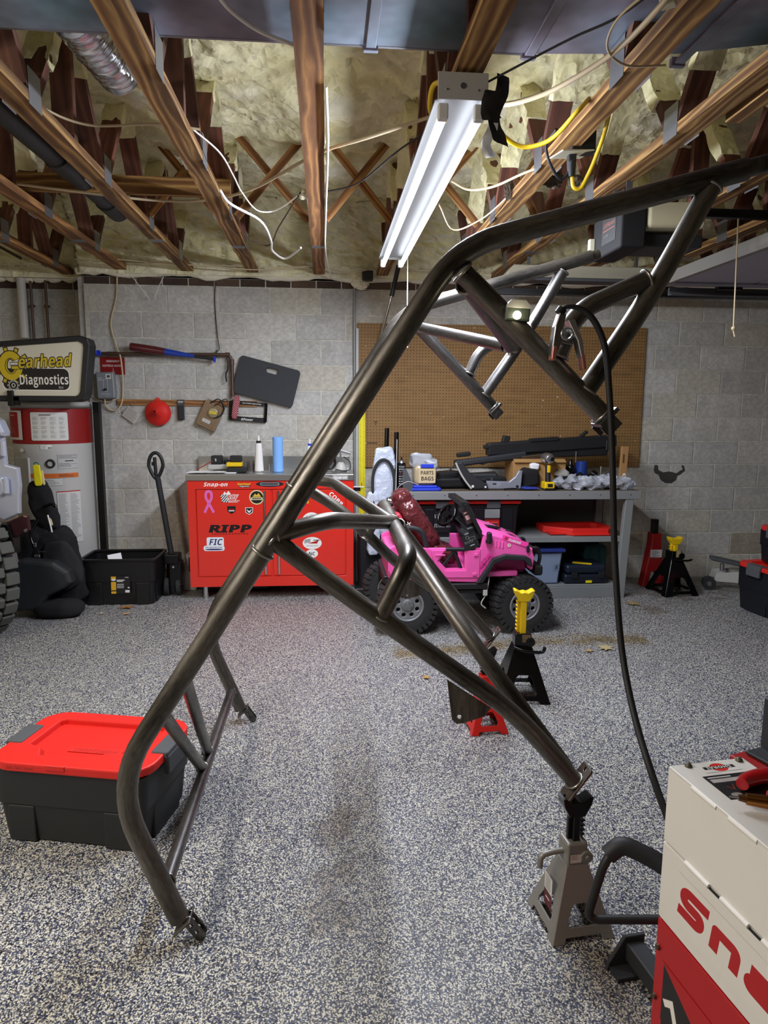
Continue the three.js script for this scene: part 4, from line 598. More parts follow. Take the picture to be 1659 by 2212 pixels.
// ---------- garage door gear on the right ----------
{ const t = thing('door_opener', 'dark garage door opener with a cream light cover and black rail', 'door opener', [1.55, 2.2, -3.4]);
  part(t, 'motor_case', box(1.405, 2.315, -3.36, 0.12, 0.19, 0.34, 0.012), mat(0x0c0c0e, 0.8)); part(t, 'side_cover', box(1.335, 2.275, -3.52, 0.03, 0.11, 0.03, 0.006), M.cream);
  part(t, 'light_cover', box(1.61, 2.37, -3.31, 0.28, 0.115, 0.24, 0.02, [0, 0, 0.02], 2), mat(0xcfc6a4, 0.5)); part(t, 'under_tray', box(1.6, 2.27, -3.36, 0.34, 0.06, 0.22, 0.01), M.black2);
  part(t, 'rail', box(3.0, 2.425, -3.36, 2.6, 0.04, 0.04, 0.003), M.blackMetal); part(t, 'hanger_strap', [box(1.42, 2.47, -3.3, 0.03, 0.16, 0.003), box(1.42, 2.47, -3.44, 0.03, 0.16, 0.003)], M.plate).userData.kind = 'stuff';
  decal(t, 'name_print', 0.16, 0.12, print(240, 180, (g, w, h) => { g.fillStyle = '#0e0f11'; g.fillRect(0, 0, w, h); txt(g, 'LiftMaster', 120, 50, 'italic 40px serif', '#a9573f'); g.fillStyle = '#a9573f'; g.fillRect(20, 84, 190, 5); txt(g, '1/2 HP', 70, 125, '24px sans-serif', '#77726a'); }), [1.3435, 2.33, -3.33], [0, -Math.PI / 2, 0]); }
one('release_cord', [rod([2.0, 2.41, -3.36], [2.02, 1.885, -3.36], 0.0035), new THREE.SphereGeometry(0.011, 10, 8).translate(2.02, 1.89, -3.36), rod([2.02, 1.88, -3.36], [2.03, 1.85, -3.36], 0.004)], M.romex, 'red and white release cord with a knot below the opener rail', 'cord');
{ const t = thing('garage_door', 'raised white panel garage door lying overhead on the right', 'garage door', [3.3, 2.27, -3.6]);
  for (let i = 0; i < 4; i++) part(t, 'door_panel', [box(2.39 + i * 0.56, 2.29, -3.3, 0.55, 0.045, 2.1, 0.008)], mat(0x93909e, 0.5)); part(t, 'bottom_rail', box(2.1, 2.285, -3.3, 0.035, 0.07, 2.12, 0.004), mat(0x77746c, 0.55)); part(t, 'stile', [box(3.2, 2.262, -4.28, 2.2, 0.012, 0.09, 0.003), box(3.2, 2.262, -3.3, 2.2, 0.012, 0.09, 0.003)], mat(0x85828e, 0.5)).userData.kind = 'stuff';
  part(t, 'roller_bracket', [box(2.55, 2.255, -4.33, 0.16, 0.03, 0.05, 0.004), rod([2.55, 2.27, -4.3], [2.55, 2.27, -4.42], 0.02)], M.blackMetal);
  part(t, 'end_strut', box(2.16, 2.3, -3.2, 0.05, 0.02, 1.9), M.greyDark); }
one('door_track', [box(3.1, 2.385, -5.42, 3.6, 0.05, 0.02, 0.003), box(3.1, 2.362, -5.405, 3.6, 0.006, 0.05)], M.greyDark, 'long dark steel door track running under the back trusses', 'track');
one('door_track', [box(3.3, 2.24, -4.42, 2.2, 0.05, 0.018, 0.003), box(3.3, 2.217, -4.4, 2.2, 0.006, 0.04)], M.greyDark, 'shorter dark door track carrying the raised garage door rollers', 'track');
{ const t = thing('box_light', 'unlit long white box light hanging near the back wall on the right', 'light', [1.8, 2.36, -4.9]); part(t, 'casing', ext([[1.3, 2.47], [2.36, 2.47], [2.36, 2.39], [1.25, 2.39], [1.25, 2.415]], 0.16, { bevel: 0.004 }).translate(0, 0, -5.0), mat(0xaaa48f, 0.5)); part(t, 'shaded_underside', box(1.81, 2.38, -4.92, 1.08, 0.02, 0.14, 0.004), M.greyDark); part(t, 'hanger_strap', [box(1.42, 2.51, -4.92, 0.02, 0.09, 0.01), box(2.2, 2.51, -4.92, 0.02, 0.09, 0.01)], M.plate).userData.kind = 'stuff'; }  // dark strip under the casing paints its shadowed underside
// ---------- jack stands ----------
function jackStand(label, pos, turn, o) {                               // o: half base b, half top c, body height h, column top ct, saddle half width sw, colours
  const t = thing('jack_stand', label, 'jack stand', [0, 0, 0], 'jack stands'), { b, c, h, ct, sw } = o, al = Math.atan((b - c) / h), hl = Math.hypot(h, b - c);
  for (let k = 0; k < 4; k++) {
    const q = 0.36, yb = 0.028 * hl / h, ya = hl * 0.5, wl = (y) => b + (c - b) * y / hl, m = 0.3;
    const hole = [[-wl(yb) * 0.48, yb + 0.012], [wl(yb) * 0.48, yb + 0.012], [wl(yb) * 0.52, yb + 0.024], [wl(ya) * 0.46, ya - 0.014], [wl(ya) * 0.3, ya], [-wl(ya) * 0.3, ya], [-wl(ya) * 0.46, ya - 0.014], [-wl(yb) * 0.52, yb + 0.024]].slice();
    const out = [[-b, 0], [-b * 0.62, 0], [-b * 0.56, 0.016], [b * 0.56, 0.016], [b * 0.62, 0], [b, 0], [c, hl], [-c, hl]];
    const g = ext(out, 0.005, { holes: [hole], bevel: 0.001 }); g.rotateX(-al).translate(0, 0, b - 0.004).rotateY(k * Math.PI / 2); part(t, 'side_plate', g, o.body);
  }
  part(t, 'collar', [box(0, h + 0.03, 0, 2 * c, 0.075, 2 * c, 0.008), rod([c * 0.8, h + 0.026, c * 0.7], [c * 0.8, h + 0.026, c + 0.008], c * 0.55), rod([c * 0.85, h + 0.026, c], [c * 0.85, h + 0.026, c + 0.014], c * 0.22)], o.body);
  const cw = c * 0.62, col = [box(0, (h + ct) / 2, 0, cw * 1.1, ct - h, cw * 2, 0.004), box(-cw * 0.2, (h + ct) / 2, 0, cw * 1.8, ct - h, cw * 0.7, 0.003)];
  part(t, 'ratchet_column', col, o.post);
  const teeth = []; for (let y = h + 0.075; y < ct - 0.025; y += o.pitch) teeth.push(xf(ext([[0, 0], [-0.011, 0.004], [-0.011, o.pitch * 0.45], [0, o.pitch * 0.66]], cw * 1.1).translate(0, 0, -cw * 0.55), [o.ts * cw * 0.9, y, 0], [0, o.ts > 0 ? Math.PI : 0, 0]));
  if (teeth.length) part(t, 'ratchet_tooth', teeth, o.post).userData.kind = 'stuff';
  part(t, 'saddle', ext([[-sw, 0.042], [-sw * 0.9, 0.02], [-sw * 0.5, -0.014], [sw * 0.5, -0.014], [sw * 0.9, 0.02], [sw, 0.042], [sw * 0.82, 0.044], [sw * 0.35, 0.03], [0, 0.034], [-sw * 0.35, 0.03], [-sw * 0.82, 0.044]], cw * 2.2, { bevel: 0.002 }).translate(0, ct, -cw * 1.1), o.saddle || o.post);
  part(t, 'lever', pipe(o.lever, 0.0085, 0.02, 10), o.leverM || o.body);
  if (o.decal) { const d = decal(t, 'warning_label', o.decal[0], o.decal[1], o.decal[2], [0, 0, 0]); d.position.set(...o.decal[3]); d.rotation.set(...o.decal[4]); }
  if (o.decal2) { const d = decal(t, 'rating_label', o.decal2[0], o.decal2[1], o.decal2[2], [0, 0, 0]); d.position.set(...o.decal2[3]); d.rotation.set(...o.decal2[4]); }
  t.position.set(...pos); t.rotation.y = turn; return t;
}
const lbl = (bg, fg, bar) => print(90, 120, (g, w, h) => { g.fillStyle = bg; g.fillRect(0, 0, w, h); if (bar) { g.fillStyle = bar; g.fillRect(0, h * 0.55, w, h * 0.45); } g.fillStyle = fg; for (let i = 0; i < 7; i++) g.fillRect(8, 10 + i * 10, 66 * (0.5 + 0.5 * rnd()), 4); });
jackStand('silver jack stand with black post holding the cage foot in front', [0.708, 0, -1.78], 0.1, { b: 0.094, c: 0.032, h: 0.195, ct: 0.35, sw: 0.046, pitch: 0.014, ts: 1, body: M.silverPaint, post: M.blackGloss, lever: [[-0.03, 0.225, 0], [-0.07, 0.222, 0.0], [-0.098, 0.215, 0.0], [-0.1, 0.18, 0.0]], leverM: M.silverPaint, decal: [0.034, 0.026, lbl('#d8cfc8', '#8a4a44'), [-0.006, 0.217, 0.0336], [0, 0, 0]], decal2: [0.05, 0.1, print(100, 180, (g, w, h) => { g.fillStyle = '#d8d6d0'; g.fillRect(0, 0, w, h); g.fillStyle = '#5a1a20'; g.fillRect(0, 95, w, 85); g.fillStyle = '#777'; for (let i = 0; i < 6; i++) g.fillRect(14, 12 + i * 13, 64, 6); g.fillStyle = '#eee'; g.fillRect(20, 130, 50, 8); }), [-0.071, 0.1, 0.0], [0, -Math.PI / 2, 0]] });
jackStand('small red jack stand with black post under the far cage leg', [0.74, 0, -3.02], 0.08, { b: 0.088, c: 0.03, h: 0.195, ct: 0.345, sw: 0.045, pitch: 0.014, ts: -1, body: M.red, post: M.blackGloss, lever: [[0.03, 0.2, 0], [0.06, 0.16, 0.02], [0.075, 0.13, 0.03], [0.07, 0.1, 0.03]], leverM: M.red });
jackStand('tall black jack stand with yellow post in front of the toy car', [1.013, 0, -3.38], -0.1, { b: 0.132, c: 0.044, h: 0.275, ct: 0.525, sw: 0.052, pitch: 0.021, ts: -1, body: M.blackGloss, post: M.yellow, lever: [[-0.05, 0.275, 0.05], [0.0, 0.262, 0.075], [0.075, 0.256, 0.075], [0.1, 0.262, 0.075], [0.104, 0.285, 0.075]], decal: [0.05, 0.045, print(80, 70, (g, w, h) => { g.fillStyle = '#4a3d2c'; g.fillRect(0, 0, w, h); g.fillStyle = '#b89a6a'; for (let i = 0; i < 5; i++) g.fillRect(6, 8 + i * 12, 66, 4); }), [0.016, 0.318, 0.0446], [0, 0, 0]] });
jackStand('lowered black and yellow jack stand by the right end of bench', [2.84, 0, -5.32], 0.1, { b: 0.15, c: 0.048, h: 0.285, ct: 0.42, sw: 0.056, pitch: 0.021, ts: -1, body: M.blackGloss, post: M.yellow, lever: [[-0.05, 0.29, 0.05], [0.02, 0.28, 0.07], [0.09, 0.276, 0.07], [0.12, 0.285, 0.07]], decal: [0.05, 0.06, print(80, 90, (g, w, h) => { g.fillStyle = '#6b5c24'; g.fillRect(0, 0, w, h); g.fillStyle = '#e0d8c0'; for (let i = 0; i < 6; i++) g.fillRect(8, 8 + i * 13, 60, 5); }), [0.012, 0.33, 0.0486], [0, 0, 0]] });
{ const t = thing('bottle_jack_stand', 'red stand with a white label behind the lowered jack stand', 'jack stand', [2.76, 0, -5.5]); part(t, 'base_frame', ext([[-0.1, 0], [0.1, 0], [0.045, 0.36], [0.04, 0.46], [-0.04, 0.46], [-0.045, 0.36]], 0.1, { bevel: 0.008, holes: [[[-0.05, 0.03], [0.05, 0.03], [0.03, 0.13], [-0.03, 0.13]]] }).translate(2.78, 0, -5.6), M.redDark); part(t, 'post', box(2.76, 0.52, -5.52, 0.05, 0.12, 0.05, 0.006), M.blackMetal); decal(t, 'label', 0.1, 0.12, lbl('#c8c6c2', '#555', '#8c1414'), [2.78, 0.26, -5.498]); }
// ---------- storage totes ----------
function tote(label, o) {                                               // local: x along the long side, front at +z
  const t = thing(o.name || 'storage_tote', label, 'storage box', [0, 0, 0], o.group), { L, D, H } = o, b = 0.86, n = 5;
  const P = []; const ring = (y, k, r) => rrect(0, 0, L * k, D * k, r, n).map((p) => [p[0], y, p[1]]);
  const rings = [ring(0.006, b, 0.03), ring(H * 0.52, b + 0.05, 0.035), ring(H * 0.53, b + 0.075, 0.035), ring(H, 0.95, 0.04)], m = rings[0].length, pos = [], idx = [];
  rings.forEach((r) => r.forEach((p) => pos.push(...p)));
  for (let j = 0; j < 3; j++) for (let i = 0; i < m; i++) { const a = j * m + i, c = j * m + (i + 1) % m; idx.push(a, a + m, c, c, a + m, c + m); }
  pos.push(0, 0.006, 0); for (let i = 0; i < m; i++) idx.push(4 * m, i, (i + 1) % m);
  let g = new THREE.BufferGeometry(); g.setAttribute('position', new THREE.Float32BufferAttribute(pos, 3)); g.setIndex(idx); g = g.toNonIndexed(); g.computeVertexNormals();
  const ribs = []; for (const s of [-1, 1]) { for (const x of [-0.3, 0.3]) ribs.push(box(x * L, H * 0.26, s * D * 0.435, L * 0.17, H * 0.5, 0.024, 0.006)); }
  for (const s of [-1, 1]) ribs.push(box(s * L * 0.435, H * 0.26, 0, 0.022, H * 0.5, D * 0.5, 0.006));
  for (const x of [-1, 1]) for (const z of [-1, 1]) ribs.push(box(x * L * 0.36, 0.012, z * D * 0.34, L * 0.12, 0.024, D * 0.12, 0.006));
  part(t, 'tub', [g, ...ribs], o.body || M.toteGrey);
  if (o.lid) {
    const lid = ext(rrect(0, 0, L, D, 0.09, 6), 0.032, { holes: [[[-L * 0.33, -D * 0.34], [L * 0.33, -D * 0.34], [L * 0.36, -D * 0.3], [L * 0.36, D * 0.12], [L * 0.34, D * 0.2], [L * 0.16, D * 0.22], [L * 0.1, D * 0.33], [-L * 0.22, D * 0.33], [-L * 0.27, D * 0.2], [-L * 0.36, D * 0.16], [-L * 0.36, -D * 0.3]]], bevel: 0.006, bs: 2 }).rotateX(Math.PI / 2).translate(0, H + 0.032, 0);
    part(t, 'lid', [lid, box(0, H + 0.006, 0, L * 0.8, 0.012, D * 0.74)], o.lid);
    for (const s of [-1, 1]) part(t, 'latch', [box(s * (L * 0.5 - 0.018), H + 0.024, 0, 0.062, 0.03, D * 0.34, 0.008), box(s * (L * 0.5 + 0.006), H - 0.012, 0, 0.02, 0.07, D * 0.32, 0.006)], o.latch || M.greyDark);
    part(t, 'rim_notch', [box(-L * 0.05, H + 0.024, D * 0.492, L * 0.12, 0.02, 0.012, 0.003)], o.lid);
  } else part(t, 'rim', ext(rrect(0, 0, L, D, 0.05, 6), 0.018, { holes: [rrect(0, 0, L * 0.91, D * 0.87, 0.04, 6)], bevel: 0.004 }).rotateX(Math.PI / 2).translate(0, H + 0.016, 0), o.body || M.toteGrey);
  t.position.set(...o.pos); t.rotation.y = o.turn || 0; return t;
}
const crafts = tote('black tote with red lid standing on the floor behind the cage', { L: 0.585, D: 0.4, H: 0.265, pos: [-0.835, 0, -2.42], turn: -0.22, lid: M.redLid });
{ const d = decal(crafts, 'shaded_name_print', 0.2, 0.034, print(400, 68, (g, w, h) => { g.fillStyle = '#d8241c'; g.fillRect(0, 0, w, h); txt(g, 'CRAFTSMAN', 202, 38, 'bold 54px sans-serif', '#8e1410', 'center', 1.05); txt(g, 'CRAFTSMAN', 198, 34, 'bold 54px sans-serif', '#c2201a', 'center', 1.05); }), [0, 0, 0]); d.position.set(0.03, 0.2795, 0.05); d.rotation.set(-Math.PI / 2, 0, 0);  // flat lettering, relief shade drawn as a darker offset copy
  const e = decal(crafts, 'marker_note', 0.1, 0.022, print(200, 44, (g, w, h) => { g.fillStyle = '#d8241c'; g.fillRect(0, 0, w, h); txt(g, 'Ext. Cam / hose', 100, 22, 'italic 26px serif', '#2a1210'); }), [0, 0, 0]); e.position.set(-0.16, 0.281, 0.2005); }
const openTote = tote('open empty black tote with a yellow label near the pallet jack', { L: 0.58, D: 0.4, H: 0.34, pos: [-1.56, 0, -5.385], turn: 0.0, body: mat(0x0d0d10, 0.4), name: 'storage_tote' });
{ const d = decal(openTote, 'product_label', 0.14, 0.13, print(220, 210, (g, w, h) => { g.fillStyle = '#141414'; g.fillRect(0, 0, w, h); g.fillStyle = '#d9a41c'; g.fillRect(0, 0, 56, h); g.fillStyle = '#141414'; g.fillRect(0, 48, 56, 18); g.fillRect(0, 168, 56, 14); g.fillStyle = '#ddd'; g.beginPath(); g.ellipse(28, 40, 24, 14, 0, 0, 7); g.fill(); g.fillRect(66, 40, 90, 12); g.fillRect(66, 58, 70, 8); for (let i = 0; i < 5; i++) g.fillRect(66, 90 + i * 12, 80, 4); g.fillRect(160, 8, 40, 6); g.fillRect(160, 168, 50, 30); g.fillRect(190, 130, 20, 16); }), [0, 0, 0]); d.position.set(0.02, 0.16, 0.198); d.rotation.set(-0.06, 0, 0); }
one('rubbish', [xf(box(0, 0, 0, 0.1, 0.002, 0.14), [-1.62, 0.3, -5.36], [0.9, 0.5, 0.2]), blob(-1.66, 0.1, -5.4, 0.12, 0.09, 0.1, 0.4, 3), xf(box(0, 0, 0, 0.05, 0.002, 0.12), [-1.66, 0.3, -5.4], [0.8, -0.4, 0.5])], M.paper, 'scraps of white and tan paper inside the open black tote', 'paper').userData.kind = 'stuff';
tote('black tote with a red lid at the right edge, lowest of two', { L: 0.6, D: 0.42, H: 0.33, pos: [3.42, 0, -4.72], turn: 0.12, body: mat(0x12131a, 0.45), lid: M.redLid });
tote('black tote with a red lid stacked highest at the right edge', { L: 0.5, D: 0.36, H: 0.24, pos: [3.5, 0.366, -4.72], turn: 0.1, body: mat(0x12131a, 0.45), lid: M.redLid });
// ---------- red tool cabinet ----------
{
  const t = thing('tool_cabinet', 'red two door tool cabinet with stainless top and many stickers', 'cabinet', [-0.42, 0, -5.5]), zf = -5.32, zb = -5.77, xa = -1.052, xc = 0.214;
  part(t, 'carcass', [box((xa + xc) / 2, 0.515, (zf + zb) / 2 - 0.006, xc - xa, 0.83, zb - zf - 0.012 < 0 ? zf - zb - 0.012 : 0.4, 0.006)], M.redPaint);
  part(t, 'face_frame', ext([[xa, 0.1], [xc, 0.1], [xc, 0.93], [xa, 0.93]], 0.014, { holes: [[[-0.993, 0.178], [0.156, 0.178], [0.156, 0.866], [-0.993, 0.866]]], bevel: 0.002 }).translate(0, 0, zf - 0.012), M.redPaint);
  for (const [a, b, s] of [[-0.985, -0.425, 1], [-0.411, 0.148, -1]]) { const d = part(t, 'door', box((a + b) / 2, 0.522, zf - 0.008, b - a, 0.676, 0.012, 0.003), M.redPaint); part(d, 'handle', [box(s > 0 ? b - 0.045 : a + 0.045, 0.525, zf + 0.004, 0.016, 0.66, 0.014, 0.004)], M.chrome); }
  part(t, 'worktop', [box(-0.422, 0.957, -5.545, 1.276, 0.05, 0.47, 0.006), box(-0.422, 1.035, -5.772, 1.24, 0.11, 0.014, 0.003)], mat(0xb6b6b2, 0.3, 0.9));
  for (const x of [-0.945, 0.11]) for (const z of [-5.37, -5.72]) part(t, 'leg', rod([x, 0, z], [x, 0.104, z], 0.02), M.chrome);
  part(t, 'side_hook', box(0.235, 0.86, -5.36, 0.07, 0.03, 0.03, 0.003), M.blackMetal); part(t, 'side_tray', box(0.25, 0.878, -5.36, 0.09, 0.004, 0.05), M.white);
  const S = (name, px, py, w, h, cw, ch, draw, rot = 0) => decal(t, name, w * 0.003515, h * 0.00363, print(cw, ch, draw, 0.35, { alphaTest: 0.4 }), [-1.051 + (px - 404) * 0.003515, 0.93 - (py - 1040) * 0.00363, zf + (py > 1057 ? 0.0006 : 0.0026) - (py > 1057 ? 0.002 : 0)], [0, 0, rot]);
  const R = '#c01712', bgd = (g, w, h) => g.clearRect(0, 0, w, h);
  S('maker_badge', 464, 1047, 58, 12, 290, 60, (g, w, h) => { bgd(g, w, h); txt(g, 'Snap-on', 145, 32, 'italic bold 58px sans-serif', '#f2f0ec', 'center', 1.15); });
  S('shop_sticker', 524, 1048, 32, 13, 192, 78, (g, w, h) => { bgd(g, w, h); g.fillStyle = '#14110f'; g.fillRect(36, 46, 150, 26); txt(g, 'Gearhead', 100, 30, 'bold italic 36px sans-serif', '#e8c824'); txt(g, 'Diagnostics', 110, 58, 'bold 24px sans-serif', '#f0eee8'); });
  S('gauge_emblem', 581, 1047, 62, 14, 310, 70, (g, w, h) => { bgd(g, w, h); g.fillStyle = '#201f22'; g.beginPath(); g.ellipse(155, 34, 150, 30, 0, 0, 7); g.fill(); g.fillStyle = '#7d8188'; g.beginPath(); g.roundRect(50, 16, 210, 34, 16); g.fill(); g.fillStyle = '#2a2b30'; g.fillRect(64, 26, 180, 14); g.fillStyle = '#9c1c18'; g.fillRect(110, 12, 90, 6); });
  S('ribbon_sticker', 449, 1084, 31, 52, 156, 260, (g, w, h) => { bgd(g, w, h); g.lineWidth = 26; g.strokeStyle = '#ea74c8'; g.lineJoin = 'round'; g.beginPath(); g.moveTo(28, 248); g.quadraticCurveTo(60, 180, 108, 92); g.quadraticCurveTo(116, 20, 78, 20); g.quadraticCurveTo(38, 20, 48, 92); g.quadraticCurveTo(94, 180, 128, 246); g.stroke(); g.lineWidth = 4; g.strokeStyle = '#b04a98'; g.stroke(); });
  S('race_sticker', 495, 1075, 44, 30, 220, 150, (g, w, h) => { bgd(g, w, h); g.fillStyle = '#f0eeea'; g.beginPath(); g.moveTo(30, 44); g.lineTo(52, 12); g.lineTo(70, 34); g.lineTo(92, 4); g.lineTo(120, 44); g.fill(); for (let j = 0; j < 7; j++) for (let i = 0; i < 6; i++) { g.fillStyle = (i + j) % 2 ? '#f0eeea' : '#17171a'; g.fillRect(4 + i * 13 + j * 3, 44 + j * 12, 13, 12); } g.lineWidth = 10; g.strokeStyle = '#f0eeea'; g.font = 'bold italic 60px sans-serif'; g.textBaseline = 'middle'; g.strokeText('RCV', 72, 70); g.fillStyle = '#c01712'; g.fillText('RCV', 72, 70); g.fillStyle = '#f0eeea'; g.fillRect(90, 108, 120, 6); g.fillRect(100, 122, 90, 6); });
  S('round_badge', 552, 1075, 33, 32, 160, 160, (g, w, h) => { bgd(g, w, h); g.fillStyle = '#d9cf9c'; g.beginPath(); g.arc(80, 80, 78, 0, 7); g.fill(); g.fillStyle = '#1b1a18'; g.beginPath(); g.arc(80, 80, 66, 0, 7); g.fill(); g.fillStyle = '#d9b43c'; g.beginPath(); g.moveTo(34, 76); g.lineTo(64, 40); g.lineTo(80, 58); g.lineTo(100, 34); g.lineTo(128, 76); g.fill(); g.fillStyle = '#e6dcae'; g.fillRect(20, 82, 120, 26); g.fillStyle = '#1b1a18'; g.fillRect(30, 90, 100, 10); });
  S('shield_sticker', 497, 1102, 19, 18, 95, 90, (g, w, h) => { bgd(g, w, h); g.fillStyle = '#15161a'; g.beginPath(); g.moveTo(2, 4); g.lineTo(93, 4); g.lineTo(90, 60); g.lineTo(48, 88); g.lineTo(4, 60); g.fill(); g.fillStyle = '#b01a16'; g.beginPath(); g.moveTo(14, 50); g.lineTo(34, 26); g.lineTo(50, 40); g.lineTo(66, 28); g.lineTo(82, 50); g.fill(); g.fillStyle = '#e8e6e0'; g.fillRect(16, 48, 64, 10); });
  S('bird_sticker', 535, 1104, 18, 17, 90, 85, (g, w, h) => { bgd(g, w, h); g.fillStyle = '#eceae6'; g.beginPath(); g.moveTo(2, 6); g.lineTo(88, 6); g.lineTo(84, 60); g.lineTo(45, 84); g.lineTo(6, 60); g.fill(); g.fillStyle = '#15161a'; g.beginPath(); g.moveTo(8, 12); g.lineTo(82, 12); g.lineTo(78, 56); g.lineTo(45, 77); g.lineTo(12, 56); g.fill(); g.fillStyle = '#eceae6'; g.beginPath(); g.moveTo(14, 22); g.lineTo(45, 44); g.lineTo(76, 22); g.lineTo(60, 52); g.lineTo(45, 66); g.lineTo(30, 52); g.fill(); });
  S('supercharger_sticker', 497, 1141, 116, 20, 580, 100, (g, w, h) => { bgd(g, w, h); g.save(); g.transform(1.95, 0, -0.3, 1, 34, 62); g.font = 'bold 108px sans-serif'; g.lineWidth = 6; g.strokeStyle = '#141214'; g.fillStyle = '#141214'; g.textBaseline = 'middle'; g.strokeText('RIPP', 0, -6); g.fillText('RIPP', 0, -6); g.restore(); });
  S('supercharger_line', 492, 1153, 108, 5, 540, 26, (g, w, h) => { bgd(g, w, h); txt(g, 'S U P E R C H A R G E R S', 270, 14, 'bold 26px sans-serif', '#5c0f0c', 'center', 1.35); });
  S('injector_sticker', 457, 1175, 47, 31, 235, 155, (g, w, h) => { bgd(g, w, h); g.fillStyle = '#e9edf2'; g.beginPath(); g.roundRect(40, 4, 186, 110, 20); g.fill(); g.beginPath(); g.roundRect(4, 94, 228, 58, 26); g.fill(); txt(g, 'FIC', 130, 56, 'bold italic 92px sans-serif', '#1d2a63'); txt(g, 'FUEL INJECTOR CLINIC', 116, 114, 'bold 17px sans-serif', '#1d2a63'); g.fillStyle = '#1d2a63'; g.beginPath(); g.ellipse(118, 136, 98, 8, 0, 0, 7); g.fill(); });
  S('slanted_sticker', 723, 1077, 50, 15, 250, 75, (g, w, h) => { bgd(g, w, h); txt(g, 'COBB', 140, 38, 'bold 66px sans-serif', '#f0eeea', 'center', 1.1); }, -0.8);
  S('round_slogan', 671, 1130, 46, 45, 230, 225, (g, w, h) => { bgd(g, w, h); g.fillStyle = '#eeece8'; g.beginPath(); g.arc(115, 112, 110, 0, 7); g.fill(); txt(g, 'I', 62, 46, 'bold 26px serif', '#222'); txt(g, '\u2665', 84, 38, '30px sans-serif', '#b01818'); txt(g, 'GUNS', 136, 40, '30px serif', '#222'); g.fillStyle = '#222'; g.beginPath(); g.arc(115, 118, 60, 0, 7); g.fill(); g.fillStyle = '#eeece8'; g.fillRect(70, 100, 90, 12); txt(g, '& COFFEE', 115, 196, '24px serif', '#222'); });
  S('oval_flag_sticker', 672, 1175, 43, 28, 215, 140, (g, w, h) => { bgd(g, w, h); g.fillStyle = '#eeece8'; g.beginPath(); g.ellipse(107, 70, 105, 67, 0, 0, 7); g.fill(); for (let j = 0; j < 4; j++) for (let i = 0; i < 6; i++) if ((i + j) % 2) { g.fillStyle = '#17171a'; g.fillRect(22 + i * 11, 30 + j * 10 - i * 1.5, 11, 10); } g.fillStyle = '#b01818'; g.beginPath(); g.moveTo(60, 72); g.lineTo(180, 38); g.lineTo(160, 76); g.lineTo(100, 74); g.fill(); g.fillStyle = '#17171a'; g.fillRect(120, 34, 70, 8); txt(g, 'RUSSIAN BEER', 107, 98, '18px serif', '#555'); });
  S('state_oval', 671, 1198, 28, 20, 140, 100, (g, w, h) => { bgd(g, w, h); g.fillStyle = '#eeece8'; g.beginPath(); g.ellipse(70, 50, 68, 48, 0, 0, 7); g.fill(); txt(g, 'NC', 70, 52, 'bold 52px sans-serif', '#1a1a1c'); });
  S('small_yellow_sticker', 660, 1084, 10, 9, 50, 45, (g, w, h) => { g.fillStyle = '#dfc02c'; g.fillRect(0, 0, w, h); g.fillStyle = '#b01818'; g.fillRect(8, 14, 30, 10); });
  const tb = decal(t, 'top_badge', 0.12, 0.034, print(240, 68, (g, w, h) => { g.fillStyle = '#a4a4a0'; g.fillRect(0, 0, w, h); txt(g, 'Snap-on', 120, 36, 'italic bold 50px sans-serif', '#f0f0ee', 'center', 1.05); }, 0.3), [0.11, 0.957, -5.309]);
}
const CT = 0.983;                                                       // on the stainless top
{ const t = thing('charger', 'black battery charger with a small white mark on the cabinet', 'charger', [-0.84, CT, -5.62]); part(t, 'charger_base', box(-0.84, CT + 0.03, -5.64, 0.2, 0.04, 0.1, 0.008), M.greyLight); part(t, 'charger_body', [box(-0.87, CT + 0.085, -5.64, 0.085, 0.07, 0.09, 0.008), box(-0.77, CT + 0.06, -5.66, 0.1, 0.05, 0.08, 0.02)], M.blackPlastic); part(t, 'lead', [wire([[-0.9, CT + 0.08, -5.6], [-0.95, CT + 0.05, -5.56], [-1.0, CT + 0.02, -5.52], [-1.0, CT + 0.008, -5.5]], 0.004)], M.redDark); decal(t, 'mark', 0.03, 0.03, print(32, 32, (g) => { g.fillStyle = '#17181a'; g.fillRect(0, 0, 32, 32); txt(g, 'S', 16, 17, 'bold 30px sans-serif', '#eee'); }), [-0.875, CT + 0.088, -5.5942]); }
{ const t = thing('drill_battery', 'yellow and black tool battery in front of the charger', 'battery', [-0.7, CT, -5.5]); part(t, 'lower_case', box(-0.69, CT + 0.022, -5.46, 0.15, 0.04, 0.1, 0.01), M.blackPlastic); part(t, 'upper_case', box(-0.71, CT + 0.062, -5.47, 0.12, 0.034, 0.085, 0.008), M.yellow); part(t, 'terminal_block', box(-0.7, CT + 0.105, -5.49, 0.09, 0.05, 0.06, 0.008), M.blackPlastic); }
one('paper_sheet', rumple(new THREE.PlaneGeometry(0.3, 0.18, 12, 8).rotateX(-Math.PI / 2).translate(-0.91, CT + 0.009, -5.41), 0.007, 9), mat(0xe9e9e6, 0.85, 0, { side: THREE.DoubleSide }), 'white paper sheet hanging over the left corner of the cabinet', 'paper');
one('paper_sheet', box(-0.8, CT + 0.0035, -5.42, 0.22, 0.004, 0.14), M.paper, 'white paper sheet lying flat under the tool battery', 'paper');
